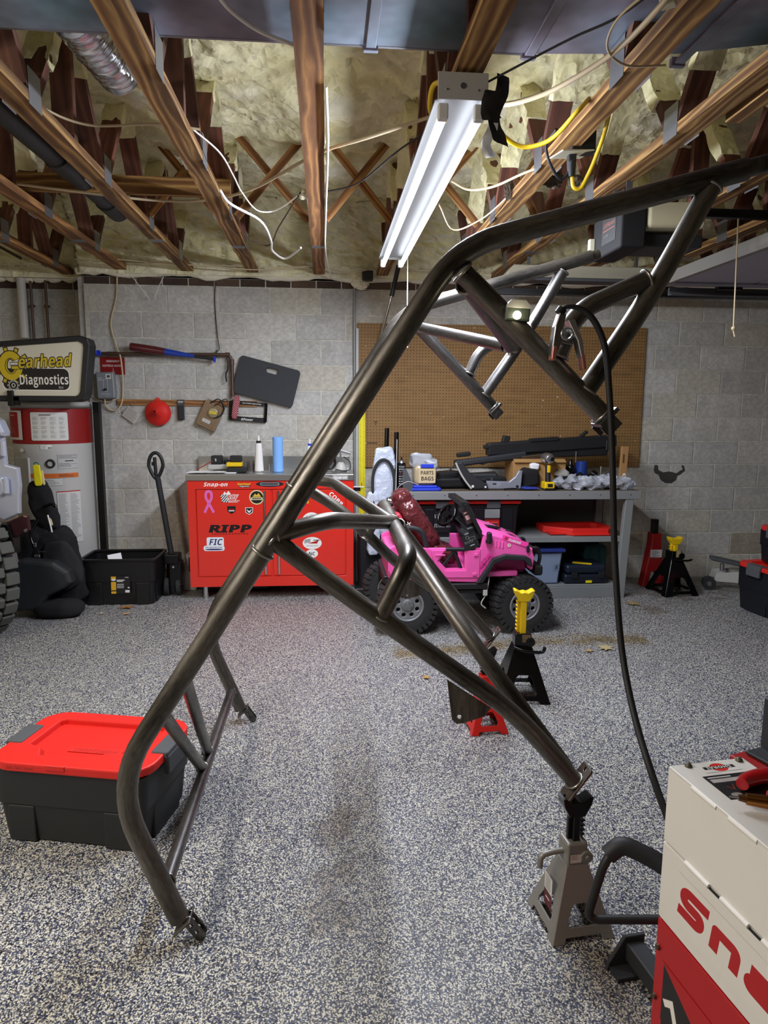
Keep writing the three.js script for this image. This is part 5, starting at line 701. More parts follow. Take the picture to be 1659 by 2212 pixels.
{ const B0 = (label, x, m, mc, h, r, taper) => { const t = thing('bottle', label, 'bottle', [x, CT, -5.5]); part(t, 'body', xf(lathe([[0, 0], [r, 0], [r * 1.02, h * 0.05], [r * taper, h * 0.74], [r * 0.5, h * 0.8], [0, h * 0.8]], 20), [x, CT, -5.5], [0, 0, 0], [1, 1, 0.8]), m); part(t, 'cap', rod([x, CT + h * 0.8, -5.5], [x, CT + h * 0.86, -5.5], r * 0.52), mc); part(t, 'nozzle', rod([x, CT + h * 0.86, -5.5], [x, CT + h, -5.5], r * 0.3, r * 0.2), M.white); return t; };
  B0('tall white plastic bottle with a black collar on the cabinet', -0.525, M.white, M.blackPlastic, 0.285, 0.036, 0.72); B0('blue and white bottle beside the cage tube on the cabinet', -0.125, mat(0xd8e0ea, 0.4), M.blue, 0.26, 0.03, 0.8); }
{ const t = thing('towel_roll', 'upright roll of light blue paper towels on the cabinet', 'paper roll', [-0.376, CT, -5.5]); part(t, 'paper_wrap', xf(lathe([[0.012, 0], [0.04, 0], [0.041, 0.006], [0.041, 0.27], [0.04, 0.276], [0.013, 0.276], [0.012, 0]], 28), [-0.376, CT, -5.5]), M.lightBlue); part(t, 'core', xf(lathe([[0.011, 0.001], [0.013, 0.001], [0.013, 0.274], [0.011, 0.274], [0.011, 0.001]], 16), [-0.376, CT, -5.5]), M.cardboard); }
for (let i = 0; i < 6; i++) { const x = -0.66 + (i % 5) * 0.022, z = -5.56 + Math.floor(i / 5) * 0.03, h = 0.035 + 0.035 * rnd() + (i === 3 ? 0.03 : 0); one('drill_bit', [rod([x, CT, z], [x, CT + h, z], 0.006), rod([x, CT + h, z], [x, CT + h + 0.025, z], 0.003)], i % 2 ? M.zinc : M.copper, ['shortest left steel bit', 'copper coloured bit', 'steel bit in the middle', 'tall copper bit', 'steel bit at the right', 'single bit behind the row'][i] + ' standing beside the white bottle', 'drill bit', 'small bits on the cabinet top'); }
for (let i = 0; i < 2; i++) one('screw', [rod([-0.445 + i * 0.022, CT, -5.52], [-0.445 + i * 0.022, CT + 0.06, -5.52], 0.006), box(-0.48, CT + 0.005, -5.5 + i * 0.02, 0.06, 0.008, 0.012, 0.002)], M.zinc, ['left upright steel screw by the blue towel roll', 'right upright steel screw by the blue towel roll'][i], 'screw', 'screws by the towel roll');
{ const t = thing('stand_gauge', 'silver adjustable stand gauge at the right end of the cabinet top', 'gauge', [0.11, CT, -5.55]); part(t, 'base', xf(lathe([[0, 0], [0.05, 0], [0.048, 0.02], [0.035, 0.055], [0.02, 0.075], [0, 0.075]], 20), [0.12, CT, -5.52]), M.greyLight); part(t, 'arm', [rod([0.12, CT + 0.07, -5.52], [0.115, CT + 0.17, -5.52], 0.007), box(0.15, CT + 0.155, -5.52, 0.1, 0.02, 0.012, 0.003, [0, 0, -0.3]), box(0.1, CT + 0.19, -5.52, 0.012, 0.05, 0.012, 0.003)], M.zinc); part(t, 'cable', wire([[0.14, CT + 0.12, -5.5], [0.19, CT + 0.08, -5.5], [0.19, CT + 0.02, -5.48], [0.13, CT + 0.012, -5.46], [0.08, CT + 0.02, -5.48]], 0.004), M.blackPlastic); }
one('cable_coil', [xf(new THREE.TorusGeometry(0.05, 0.01, 8, 24), [0.03, CT + 0.06, -5.6], [0.3, 0.4, 0]), xf(new THREE.TorusGeometry(0.04, 0.009, 8, 24), [0.035, CT + 0.1, -5.6], [0.6, 0.2, 0])], M.blackPlastic, 'small coil of black cable behind the silver gauge', 'cable');
// ---------- pallet jack and scale by the cabinet ----------
{ const t = thing('pallet_jack', 'black pallet jack with a tall loop handle by the red cabinet', 'pallet jack', [-1.2, 0, -5.5]), z = -5.46;
  const a = [-1.305, 1.1, z], loop = []; for (let i = 0; i <= 28; i++) { const q = i / 28 * 6.2832, sx = Math.sin(q), cy = Math.cos(q); loop.push(new THREE.Vector3(-1.311 + 0.054 * sx * (cy < 0 ? 0.55 + 0.45 * (1 + cy) : 1), 1.035 + 0.1 * cy, z)); }
  part(t, 'handle_loop', sweep(loop, 0.0135, 12, false), M.blackPlastic); part(t, 'control_lever', [rod([-1.318, 1.1, z], [-1.312, 0.94, z], 0.013), box(-1.335, 1.05, z, 0.016, 0.03, 0.012, 0.004)], M.blackPlastic);
  part(t, 'handle_bar', rod([-1.302, 0.95, z], [-1.22, 0.3, z - 0.02], 0.021, 0.022), M.black2);
  part(t, 'pump', [rod([-1.215, 0.04, z - 0.02], [-1.215, 0.3, z - 0.02], 0.05), box(-1.215, 0.3, z - 0.02, 0.12, 0.08, 0.12, 0.012), box(-1.19, 0.18, z - 0.02, 0.1, 0.2, 0.1, 0.012)], M.blackMetal);
  for (const s of [-1, 1]) part(t, 'steer_wheel', rod([-1.215 + s * 0.03, 0.075, z - 0.02], [-1.215 + s * 0.06, 0.075, z - 0.02], 0.075, 0.075, 20), M.rubber);
  part(t, 'bolt', [rod([-1.2, 0.24, z + 0.03], [-1.2, 0.24, z + 0.045], 0.008), rod([-1.16, 0.1, z + 0.03], [-1.16, 0.1, z + 0.045], 0.008)], M.zinc); part(t, 'fork', [box(-1.02, 0.05, z - 0.2, 0.14, 0.03, 0.02), box(-0.75, 0.045, z - 0.12, 0.55, 0.03, 0.14, 0.006)], M.blackMetal); }
{ const t = thing('equipment_case', 'grey equipment case standing partly behind the red cabinet', 'equipment', [-1.05, 0, -5.6]); part(t, 'casing', ext([[-1.165, 0], [-1.062, 0], [-1.062, 0.3], [-1.14, 0.3], [-1.16, 0.05]], 0.17, { bevel: 0.01 }).translate(0, 0, -5.76), M.greyLight); part(t, 'display', box(-1.1, 0.22, -5.588, 0.03, 0.12, 0.006, 0.002), M.blackPlastic); part(t, 'skirt', box(-0.62, 0.075, -5.6, 0.6, 0.03, 0.16, 0.01), M.grey); }
// ---------- leaves and crumbs on the floor ----------
const leafG = (s) => { const o = []; for (let i = 0; i < 18; i++) { const a = i / 18 * 6.283, r = (i % 3 === 0 ? 1 : 0.42 + 0.2 * rnd()) * s; o.push([r * Math.cos(a) * 1.2, r * Math.sin(a)]); } return rumple(ext(o, 0.0015).rotateX(-Math.PI / 2), 0.006, 30); };
for (const [x, z, s, c, l] of [[-1.49, -5.12, 0.055, 0xa06a34, 'dry brown leaf on the floor in front of the open black tote'], [-1.44, -4.95, 0.03, 0xb99a6a, 'pale tan leaf fragment below the brown leaf'], [2.36, -4.98, 0.06, 0x8d7a50, 'dry leaf on the floor near the right bench leg'], [1.745, -4.02, 0.055, 0xa99a70, 'dry leaf in the sand right of the jack stand'], [1.62, -3.98, 0.03, 0xa08a60, 'tiny leaf piece in the sand beside the bigger leaf'], [0.55, -3.62, 0.025, 0xa8844a, 'tan leaf crumb on the floor between the cage legs'], [-1.62, -4.97, 0.016, 0xcbbf9c, 'tiny pale crumb on the floor left of the leaf fragment']]) { const o = one('dry_leaf', leafG(s), mat(c, 0.9), l, 'leaf', 'dry leaves on the floor'); o.position.set(x, 0.008, z); o.rotation.y = rnd() * 6; }
// ---------- grey workbench and what lies on and under it ----------
const BT = 0.862, BZ = -5.18;
{ const t = thing('workbench', 'grey steel workbench with two shelves below the pegboard', 'workbench', [1.53, 0, -5.5]);
  part(t, 'worktop', box(1.53, 0.85, -5.49, 1.85, 0.022, 0.62, 0.003), mat(0x564a3c, 0.75));
  part(t, 'front_rail', [box(1.53, 0.827, BZ, 1.87, 0.066, 0.012, 0.004), box(1.53, 0.855, BZ - 0.01, 1.87, 0.008, 0.03, 0.002)], M.grey);
  part(t, 'rivet', Array.from({ length: 8 }, (_, i) => rod([0.66 + i * 0.245, 0.832, BZ + 0.006], [0.66 + i * 0.245, 0.832, BZ + 0.01], 0.007, 0.005, 10)), M.zinc).userData.kind = 'stuff';
  part(t, 'leg', ext([[2.305, 0], [2.375, 0], [2.41, 0.795], [2.345, 0.795]], 0.05, { bevel: 0.003 }).translate(0, 0, BZ - 0.05), M.grey);
  part(t, 'leg', box(0.66, 0.4, BZ - 0.03, 0.06, 0.8, 0.05, 0.003), M.grey);
  for (const x of [0.66, 2.36]) part(t, 'leg', box(x, 0.4, -5.76, 0.06, 0.8, 0.05, 0.003), M.grey);
  part(t, 'middle_shelf', [box(1.5, 0.47, -5.49, 1.66, 0.045, 0.55, 0.004)], M.grey); part(t, 'bottom_shelf', [box(1.5, 0.085, -5.49, 1.66, 0.03, 0.55, 0.004), box(1.5, 0.045, BZ - 0.02, 1.66, 0.09, 0.012, 0.003)], M.grey);
  part(t, 'back_panel', box(1.53, 0.45, -5.775, 1.76, 0.78, 0.008), M.greyDark);
  part(t, 'end_gusset', ext([[0.585, 0.7], [0.66, 0.79], [0.66, 0.92], [0.61, 1.03], [0.585, 1.03]], 0.006).translate(0, 0, BZ - 0.02), M.greyDark); }
const on = (x, z, y = BT) => [x, y, z];
// left end: tubes and bagged parts leaning on the bench end
one('black_tube', rod([0.452, 0.02, -5.38], [0.487, 1.33, -5.5], 0.019, 0.019, 18), M.blackGloss, 'shiny black tube standing behind the bagged parts, nearer the ruler', 'tube', 'black tubes beside the bench');
one('black_tube', rod([0.535, 0.02, -5.34], [0.56, 1.3, -5.46], 0.019, 0.019, 18), M.blackGloss, 'shiny black tube standing right beside the spray can', 'tube', 'black tubes beside the bench');
{ const t = thing('bagged_panels', 'plastic wrapped pale panels with a black arched rim by the bench', 'car parts', [0.44, 0, -5.3]);
  const g = ext([[0.34, 0.5], [0.52, 0.5], [0.555, 1.12], [0.5, 1.17], [0.41, 1.2], [0.385, 1.14]], 0.05, { bevel: 0.01 }).translate(0, 0, -5.36); part(t, 'wrapped_panel', rumple(soft(0.16, 0.68, 0.06, 0.3).translate(0.455, 0.84, -5.34), 0.03, 17), M.filmBlue);
  part(t, 'lower_panel', rumple(soft(0.1, 0.5, 0.05).translate(0.37, 0.6, -5.3), 0.02, 9, 4), M.filmBlue);
  const arch = []; for (let i = 0; i <= 22; i++) { const a = Math.PI * (1.08 - i / 22 * 1.16); arch.push(new THREE.Vector3(0.445 + 0.085 * Math.cos(a), 0.93 + (Math.sin(a) > 0 ? 0.165 : 0.4) * Math.sin(a), -5.29)); } arch.unshift(new THREE.Vector3(0.385, 0.6, -5.28)); arch.push(new THREE.Vector3(0.53, 0.68, -5.29));
  part(t, 'black_rim', sweep(arch, 0.012, 10), M.rubber); part(t, 'inner_panel', rumple(xf(new THREE.SphereGeometry(1, 18, 14), [0.445, 0.85, -5.31], [0, 0, 0], [0.07, 0.22, 0.015]), 0.012, 10), M.filmBlue); }
{ const t = thing('spray_can', 'black spray can with white lettering on the left bench end', 'spray can', [0.597, BT, -5.38]); part(t, 'can_body', xf(lathe([[0, 0], [0.033, 0], [0.034, 0.005], [0.034, 0.19], [0.03, 0.2], [0, 0.2]], 24), on(0.597, -5.42)), M.blackGloss); part(t, 'dome', xf(lathe([[0.03, 0.2], [0.022, 0.215], [0.012, 0.222], [0, 0.222]], 20), on(0.597, -5.42)), M.zinc); part(t, 'nozzle', rod([0.597, BT + 0.222, -5.42], [0.597, BT + 0.245, -5.42], 0.007), M.blackPlastic); decal(t, 'can_print', 0.052, 0.17, print(100, 320, (g, w, h) => { g.fillStyle = '#101012'; g.fillRect(0, 0, w, h); for (let i = 0; i < 8; i++) { g.fillStyle = i === 3 ? '#a02020' : '#d8d8d6'; const q = 20 + i * 36; for (let k = 0; k < 5; k++) g.fillRect(8 + k * 18, q + 4 * (k % 2), 14 * (0.4 + 0.6 * rnd()), 12 * (0.5 + rnd())); } }), [0.597, BT + 0.1, -5.3845]); }
{ const t = thing('parts_tub', 'clear tub of bags with handwriting, blue lid stuck underneath', 'tub', [0.76, BT, -5.27]); const c = [0.76, BT, -5.29];
  part(t, 'lid', [xf(ext(rrect(0, 0, 0.25, 0.2, 0.03), 0.02, { bevel: 0.004 }).rotateX(-Math.PI / 2), on(c[0], c[2])), box(0.76, BT + 0.03, c[2], 0.19, 0.02, 0.15, 0.008)], M.blue);
  part(t, 'contents', rumple(soft(0.165, 0.15, 0.135).translate(0.76, BT + 0.115, c[2]), 0.006, 12), mat(0xc9b58c, 0.8));
  part(t, 'tub_wall', rumple(soft(0.185, 0.17, 0.15).translate(0.76, BT + 0.12, c[2]), 0.003, 9), pmat(0xf0ece2, 0.2, 0, { transmission: 0.85, thickness: 0 }));
  part(t, 'plastic_bag', [rumple(soft(0.17, 0.12, 0.13).translate(0.74, BT + 0.225, c[2] - 0.02), 0.035, 13), rumple(soft(0.12, 0.07, 0.1).translate(0.81, BT + 0.205, c[2] + 0.02), 0.035, 13, 3)], M.film); part(t, 'clip', box(0.772, BT + 0.19, c[2] + 0.078, 0.1, 0.03, 0.01, 0.004), M.blue);
  decal(t, 'handwriting', 0.13, 0.11, print(200, 170, (g, w, h) => { g.fillStyle = '#cdb992'; g.fillRect(0, 0, w, h); txt(g, 'PARTS', 100, 50, 'bold 62px sans-serif', '#17120e', 'center', 0.86); txt(g, 'BAGS', 104, 118, 'bold 66px sans-serif', '#17120e', 'center', 0.92); }), [0.772, BT + 0.115, c[2] + 0.0785]); }
one('black_trim', [rumple(box(1.0, BT + 0.05, -5.42, 0.34, 0.08, 0.2, 0.02, [0, 0.1, 0], 5), 0.012, 9), rumple(box(0.95, BT + 0.105, -5.45, 0.2, 0.05, 0.16, 0.014, [0, 0.2, 0.1], 5), 0.01, 11)], M.blackPlastic, 'pile of black plastic trim behind the parts tub', 'car parts');
one('black_trim', [rumple(box(1.23, BT + 0.08, -5.47, 0.3, 0.07, 0.16, 0.02, [0, -0.1, 0.05], 5), 0.014, 9), rumple(box(1.35, BT + 0.05, -5.42, 0.16, 0.09, 0.14, 0.02, [0, 0.4, 0], 5), 0.014, 13)], M.black2, 'black ribbed plastic trim with printed marks before the box', 'car parts');
{ const t = thing('bumper_flare', 'black curved plastic flare end leaning on the bench edge', 'car parts', [1.13, BT, -5.25]); const o = [[1.0, 1.07], [1.035, 1.0], [1.08, 0.93], [1.13, BT + 0.006], [1.26, BT + 0.012], [1.25, 0.91], [1.18, 0.95], [1.11, 1.0], [1.05, 1.08]]; part(t, 'shell', ext(o, 0.04, { bevel: 0.008, bs: 2 }).translate(0, 0, -5.28), M.black2); part(t, 'pale_edge', pipe([[0.998, 1.075, -5.243], [1.033, 1.0, -5.243], [1.078, 0.93, -5.243], [1.125, BT + 0.012, -5.243]], 0.008, 0.04, 8), M.greyLight); part(t, 'screw', [rod([1.135, BT + 0.03, -5.24], [1.135, BT + 0.03, -5.234], 0.01), rod([1.235, BT + 0.025, -5.24], [1.235, BT + 0.025, -5.234], 0.008)], M.white).userData.kind = 'stuff'; }
{ const t = thing('silver_trim', 'silver painted plastic trim panel with an upswept end', 'car parts', [1.4, BT, -5.26]); part(t, 'panel', ext([[1.26, BT + 0.005], [1.525, BT + 0.005], [1.535, 1.01], [1.505, 1.012], [1.48, 0.965], [1.43, 0.925], [1.25, 0.93]], 0.03, { bevel: 0.006, bs: 2 }).translate(0, 0, -5.3), mat(0xa9acb8, 0.35, 0.5)); part(t, 'fixing_hole', rod([1.495, BT + 0.025, -5.27], [1.495, BT + 0.025, -5.267], 0.011), M.blackPlastic); decal(t, 'label', 0.07, 0.03, print(70, 30, (g) => { g.fillStyle = '#8b8e98'; g.fillRect(0, 0, 70, 30); g.fillStyle = '#333'; g.fillRect(4, 6, 30, 14); }), [1.33, 0.905, -5.2695]); }
{ const t = thing('bumper_assembly', 'long black plastic bumper assembly lying across the bench clutter', 'car parts', [1.65, 1.0, -5.45]);
  const bar = (a, b, w, h, q) => rumple(xf(new RoundedBoxGeometry(V(a).distanceTo(V(b)), h, w, 5, 0.015), [(a[0] + b[0]) / 2, (a[1] + b[1]) / 2, (a[2] + b[2]) / 2], [0, 0, Math.atan2(b[1] - a[1], b[0] - a[0])]), q, 8);
  part(t, 'upper_beam', bar([1.3, 1.165, -5.5], [2.36, 1.24, -5.5], 0.12, 0.1, 0.012), M.blackPlastic); part(t, 'lower_lip', bar([1.03, 1.055, -5.44], [1.6, 1.125, -5.44], 0.1, 0.055, 0.014), M.black2); part(t, 'inner_panel', bar([1.5, 1.14, -5.5], [2.3, 1.16, -5.5], 0.08, 0.09, 0.012), M.blackPlastic);
  part(t, 'mount_clip', [box(1.45, 1.245, -5.49, 0.06, 0.06, 0.05, 0.01, [0, 0, -0.2]), box(1.1, 1.125, -5.46, 0.11, 0.035, 0.05, 0.008, [0, 0, 0.12]), box(1.36, 1.195, -5.46, 0.2, 0.03, 0.04, 0.006, [0, 0, 0.12]), box(1.75, 1.247, -5.45, 0.24, 0.03, 0.04, 0.006, [0, 0, 0.06]), box(2.08, 1.28, -5.48, 0.1, 0.025, 0.04, 0.006, [0, 0, 0.7]), box(2.3, 1.2, -5.46, 0.07, 0.09, 0.05, 0.01)], M.blackPlastic).userData.kind = 'stuff';
  part(t, 'wiring', [wire([[1.04, 1.06, -5.42], [0.98, 1.0, -5.4], [0.95, 0.95, -5.38], [1.0, 0.9, -5.38]], 0.006), wire([[1.08, 1.06, -5.42], [1.16, 1.08, -5.4], [1.25, 1.05, -5.4], [1.3, 1.08, -5.4]], 0.005)], M.blackPlastic).userData.kind = 'stuff'; part(t, 'bracket', [rod([1.66, 1.12, -5.44], [1.66, 1.07, -5.44], 0.005), rod([2.02, 1.15, -5.44], [2.02, 1.06, -5.44], 0.004)], M.zinc).userData.kind = 'stuff';
  part(t, 'torn_flap', box(1.66, 1.095, -5.4, 0.2, 0.07, 0.01, 0.004, [0.5, 0, 0.15]), mat(0x4b3a28, 0.8)); }
{ const t = thing('cardboard_box', 'brown cardboard box in the middle of the bench', 'box', [1.72, BT, -5.5]); part(t, 'carton', [box(1.7, BT + 0.11, -5.5, 0.43, 0.215, 0.26, 0.003)], M.cardboard); part(t, 'flap', [box(1.7, BT + 0.219, -5.37, 0.42, 0.004, 0.05, 0, [0.5, 0, 0]), box(1.5, BT + 0.18, -5.5, 0.006, 0.07, 0.2)], M.cardboard).userData.kind = 'stuff'; }
{ const t = thing('impact_driver', 'yellow and black cordless impact wrench standing on the bench', 'power tool', [1.735, BT, -5.25]), z = -5.25, x = 1.735;
  part(t, 'battery', box(x, BT + 0.035, z, 0.082, 0.06, 0.11, 0.012), M.yellow); part(t, 'battery_foot', box(x, BT + 0.014, z, 0.078, 0.026, 0.11, 0.008), M.blackPlastic); part(t, 'handle', rod([x, BT + 0.06, z], [x - 0.003, BT + 0.19, z - 0.01], 0.022, 0.02), M.blackPlastic); part(t, 'handle_panel', box(x - 0.002, BT + 0.165, z + 0.013, 0.026, 0.06, 0.016, 0.006), M.yellow);
  const h = xf(lathe([[0, 0], [0.034, 0], [0.043, 0.012], [0.043, 0.1], [0.032, 0.125], [0.026, 0.13], [0, 0.13]], 24).rotateX(Math.PI / 2), [x - 0.005, BT + 0.245, z - 0.08]); part(t, 'gear_case', h, M.zinc); part(t, 'anvil', [rod([x + 0.004, BT + 0.245, z + 0.04], [x + 0.004, BT + 0.245, z + 0.075], 0.016), rod([x + 0.004, BT + 0.245, z + 0.075], [x + 0.004, BT + 0.245, z + 0.0755], 0.01)], M.blackMetal); part(t, 'battery_release', box(x, BT + 0.04, z + 0.056, 0.04, 0.026, 0.004, 0.002), M.blackPlastic); }
one('black_bag', rumple(soft(0.15, 0.14, 0.12).translate(1.62, BT + 0.09, -5.36), 0.03, 9), M.cloth, 'small black bag left of the cordless tool', 'bag'); one('white_rag', rumple(soft(0.08, 0.05, 0.08).translate(1.66, BT + 0.175, -5.37), 0.02, 14), M.paper, 'crumpled white rag on the small black bag', 'rag');
{ const t = thing('jar', 'clear jar with a white lid right of the cordless tool', 'jar', [1.885, BT, -5.36]); part(t, 'jar_body', xf(lathe([[0, 0], [0.06, 0], [0.062, 0.01], [0.062, 0.1], [0, 0.1]], 24), on(1.885, -5.37)), mat(0x2a2a2a, 0.25)); part(t, 'lid', xf(lathe([[0, 0.1], [0.058, 0.1], [0.06, 0.105], [0.058, 0.13], [0.03, 0.15], [0, 0.152]], 24), on(1.885, -5.37)), M.greyLight); }
one('bottle', xf(lathe([[0, 0], [0.04, 0], [0.04, 0.15], [0.028, 0.17], [0.014, 0.19], [0.014, 0.22], [0, 0.22]], 20), on(2.0, -5.5)), M.blackGloss, 'dark bottle standing behind the jar on the bench', 'bottle'); one('can', xf(lathe([[0, 0], [0.045, 0], [0.046, 0.004], [0.046, 0.2], [0.04, 0.205], [0, 0.205]], 24), on(2.1, -5.52)), mat(0x1c3a86, 0.4), 'blue can standing under the bumper assembly', 'can');
one('loose_hardware', Array.from({ length: 9 }, (_, i) => rumple(box(1.98 + i * 0.04, BT + 0.05 + 0.02 * (i % 3), -5.42 - 0.03 * (i % 2), 0.05, 0.05 + 0.03 * rnd(), 0.05, 0.012, [rnd(), rnd(), rnd()], 2), 0.01, 22)), M.blackMetal, 'heap of dark metal hardware at the right of the bench', 'hardware').userData.kind = 'stuff'; one('chrome_post', [rod([2.22, BT, -5.4], [2.225, BT + 0.17, -5.42], 0.008), new THREE.SphereGeometry(0.013, 10, 8).translate(2.22, BT + 0.05, -5.38)], M.chrome, 'thin chrome rod standing in the dark hardware heap', 'rod');
one('plastic_bag', [rumple(xf(new THREE.SphereGeometry(1, 80, 50), [2.02, BT + 0.05, -5.29], [0, 0, 0], [0.25, 0.05, 0.08]), 0.05, 20), rumple(xf(new THREE.SphereGeometry(1, 70, 44), [2.3, BT + 0.055, -5.3], [0, 0, -0.15], [0.17, 0.055, 0.08]), 0.05, 20, 7)], M.film, 'clear plastic bag of dark parts spread along the bench edge', 'bag'); one('bagged_hardware', Array.from({ length: 8 }, (_, i) => rod([1.9 + i * 0.055, BT + 0.018, -5.27], [1.935 + i * 0.055, BT + 0.02, -5.25], 0.015)), M.blackMetal, 'dark round parts showing inside the clear bag', 'hardware').userData.kind = 'stuff'; one('blue_rag', rumple(new THREE.PlaneGeometry(0.13, 0.08, 10, 8).rotateX(-Math.PI / 2).translate(1.59, BT + 0.018, -5.25), 0.014, 14), mat(0x24379a, 0.9, 0, { side: THREE.DoubleSide }), 'blue rag lying between the silver trim and the cordless tool', 'rag'); one('pliers', [wire([[1.38, BT + 0.008, -5.235], [1.45, BT + 0.012, -5.23], [1.52, BT + 0.008, -5.235]], 0.006), wire([[1.38, BT + 0.008, -5.225], [1.45, BT + 0.012, -5.235], [1.52, BT + 0.008, -5.22]], 0.006)], M.blackMetal, 'small dark pliers lying on the bench edge', 'pliers');
{ const t = thing('spirit_level', 'wooden spirit level standing upright at the right bench end', 'level', [2.385, BT, -5.36]); part(t, 'wood_body', box(2.385, 1.03, -5.36, 0.056, 0.335, 0.03, 0.003, [0, 0, -0.03]), M.oak); part(t, 'vial_window', xf(ext(rrect(0, 0, 0.024, 0.046, 0.011), 0.003, { holes: [circ(0, 0, 0.007)] }), [2.39, 0.96, -5.3445]), M.white); part(t, 'brand_mark', box(2.378, 1.1, -5.3438, 0.014, 0.07, 0.001), mat(0x5b4020, 0.7)); }
// under the bench
const T2 = (label, x, w, y, h, z) => { const t = thing('storage_tote', label, 'storage box', [x, y, z], 'totes under the bench'); part(t, 'tub', [ext([[x - w * 0.44, y], [x + w * 0.44, y], [x + w * 0.49, y + h], [x - w * 0.49, y + h]], 0.36, { bevel: 0.012 }).translate(0, 0, z - 0.18), box(x - w * 0.25, y + h * 0.5, z + 0.18, w * 0.2, h * 0.7, 0.02, 0.006), box(x + w * 0.28, y + h * 0.5, z + 0.18, w * 0.2, h * 0.7, 0.02, 0.006)], mat(0x101015, 0.45)); part(t, 'lid', [box(x - w * 0.31, y + h + 0.013, z, w * 0.42, 0.03, 0.41, 0.01), box(x + w * 0.31, y + h + 0.013, z, w * 0.42, 0.03, 0.41, 0.01), box(x, y + h + 0.01, z, w, 0.02, 0.36, 0.006)], M.redLid); part(t, 'latch', box(x, y + h - 0.005, z + 0.2, w * 0.26, 0.06, 0.02, 0.006), M.greyDark); return t; };
const tA = T2('black tote with white handwriting on the middle bench shelf', 0.895, 0.38, 0.494, 0.262, -5.42); decal(tA, 'handwriting', 0.25, 0.18, print(250, 180, (g, w, h) => { g.fillStyle = '#101015'; g.fillRect(0, 0, w, h); txt(g, 'BATTERY', 110, 50, 'italic 38px serif', '#c8c8cc'); txt(g, 'JUMPERS', 140, 124, 'italic 38px serif', '#c8c8cc'); }), [0.9, 0.62, -5.2365], [0, 0, 0.02]);
const tB = T2('black tote with a red product label on the middle bench shelf', 1.3, 0.42, 0.494, 0.262, -5.42); decal(tB, 'product_label', 0.115, 0.12, print(150, 156, (g, w, h) => { g.fillStyle = '#c01c20'; g.fillRect(0, 0, w, h); g.fillStyle = '#7a1014'; g.fillRect(0, 0, w, 30); g.fillStyle = '#2a2a2e'; g.fillRect(60, 56, 70, 34); g.fillStyle = '#e04038'; g.fillRect(58, 46, 74, 14); g.fillStyle = '#f0e0dc'; for (let i = 0; i < 5; i++) g.fillRect(8, 44 + i * 14, 40, 5); g.fillRect(96, 124, 46, 26); }), [1.29, 0.59, -5.2165]);
part(tB, 'latch', box(1.29, 0.68, -5.215, 0.12, 0.07, 0.012, 0.004), M.grey, 'pale grey latch plate');
{ const t = thing('tote_cover', 'loose red tote lid lying on the right of the middle shelf', 'lid', [2.03, 0.4935, -5.42]); const g = (o, d, h) => ext(o, d, { holes: h || [], bevel: 0.006, bs: 2 }).rotateX(-Math.PI / 2); part(t, 'rim', g([[1.76, 5.6], [2.24, 5.62], [2.31, 5.56], [2.31, 5.32], [2.24, 5.24], [1.95, 5.24], [1.76, 5.4]].map((p) => [p[0], p[1]]), 0.055, [[[1.81, 5.56], [2.22, 5.57], [2.26, 5.53], [2.26, 5.35], [2.21, 5.29], [1.97, 5.29], [1.81, 5.42]]]).translate(0, 0.494, 0), M.redLid); part(t, 'panel', box(2.03, 0.505, -5.42, 0.5, 0.01, 0.3), M.redLid); part(t, 'lip', box(2.1, 0.505, -5.235, 0.3, 0.018, 0.03, 0.006), M.redLid); }
{ const t = thing('tool_case', 'black hard tool case with yellow labels on the bottom shelf', 'case', [2.08, 0.1, -5.4]); part(t, 'lower_shell', box(2.08, 0.14, -5.38, 0.36, 0.075, 0.28, 0.02, [0, 0, 0], 2), mat(0x101826, 0.45)); part(t, 'upper_shell', box(2.08, 0.215, -5.38, 0.33, 0.075, 0.26, 0.025, [0, 0, 0], 2), mat(0x121c2c, 0.45)); part(t, 'latch', [box(1.98, 0.175, -5.235, 0.05, 0.05, 0.02, 0.005), box(2.2, 0.175, -5.235, 0.05, 0.05, 0.02, 0.005)], M.blackPlastic).userData.kind = 'stuff'; part(t, 'yellow_label', [box(2.07, 0.254, -5.32, 0.15, 0.003, 0.05, 0, [0, -0.5, 0])], M.yellow); part(t, 'badge', box(2.1, 0.12, -5.237, 0.05, 0.02, 0.004), M.yellowBright); }
{ const t = thing('tool_case', 'dark teal upright tool case at the right of bottom shelf', 'case', [2.26, 0.1, -5.45]); part(t, 'shell', box(2.27, 0.225, -5.64, 0.2, 0.25, 0.2, 0.02, [0, 0, 0], 2), mat(0x1d4a52, 0.5)); part(t, 'rib', [box(2.23, 0.22, -5.537, 0.012, 0.2, 0.012, 0.004), box(2.3, 0.22, -5.537, 0.012, 0.2, 0.012, 0.004)], mat(0x1d4a52, 0.5)).userData.kind = 'stuff'; part(t, 'grip', box(2.27, 0.358, -5.64, 0.12, 0.02, 0.03, 0.008), M.blackPlastic); }
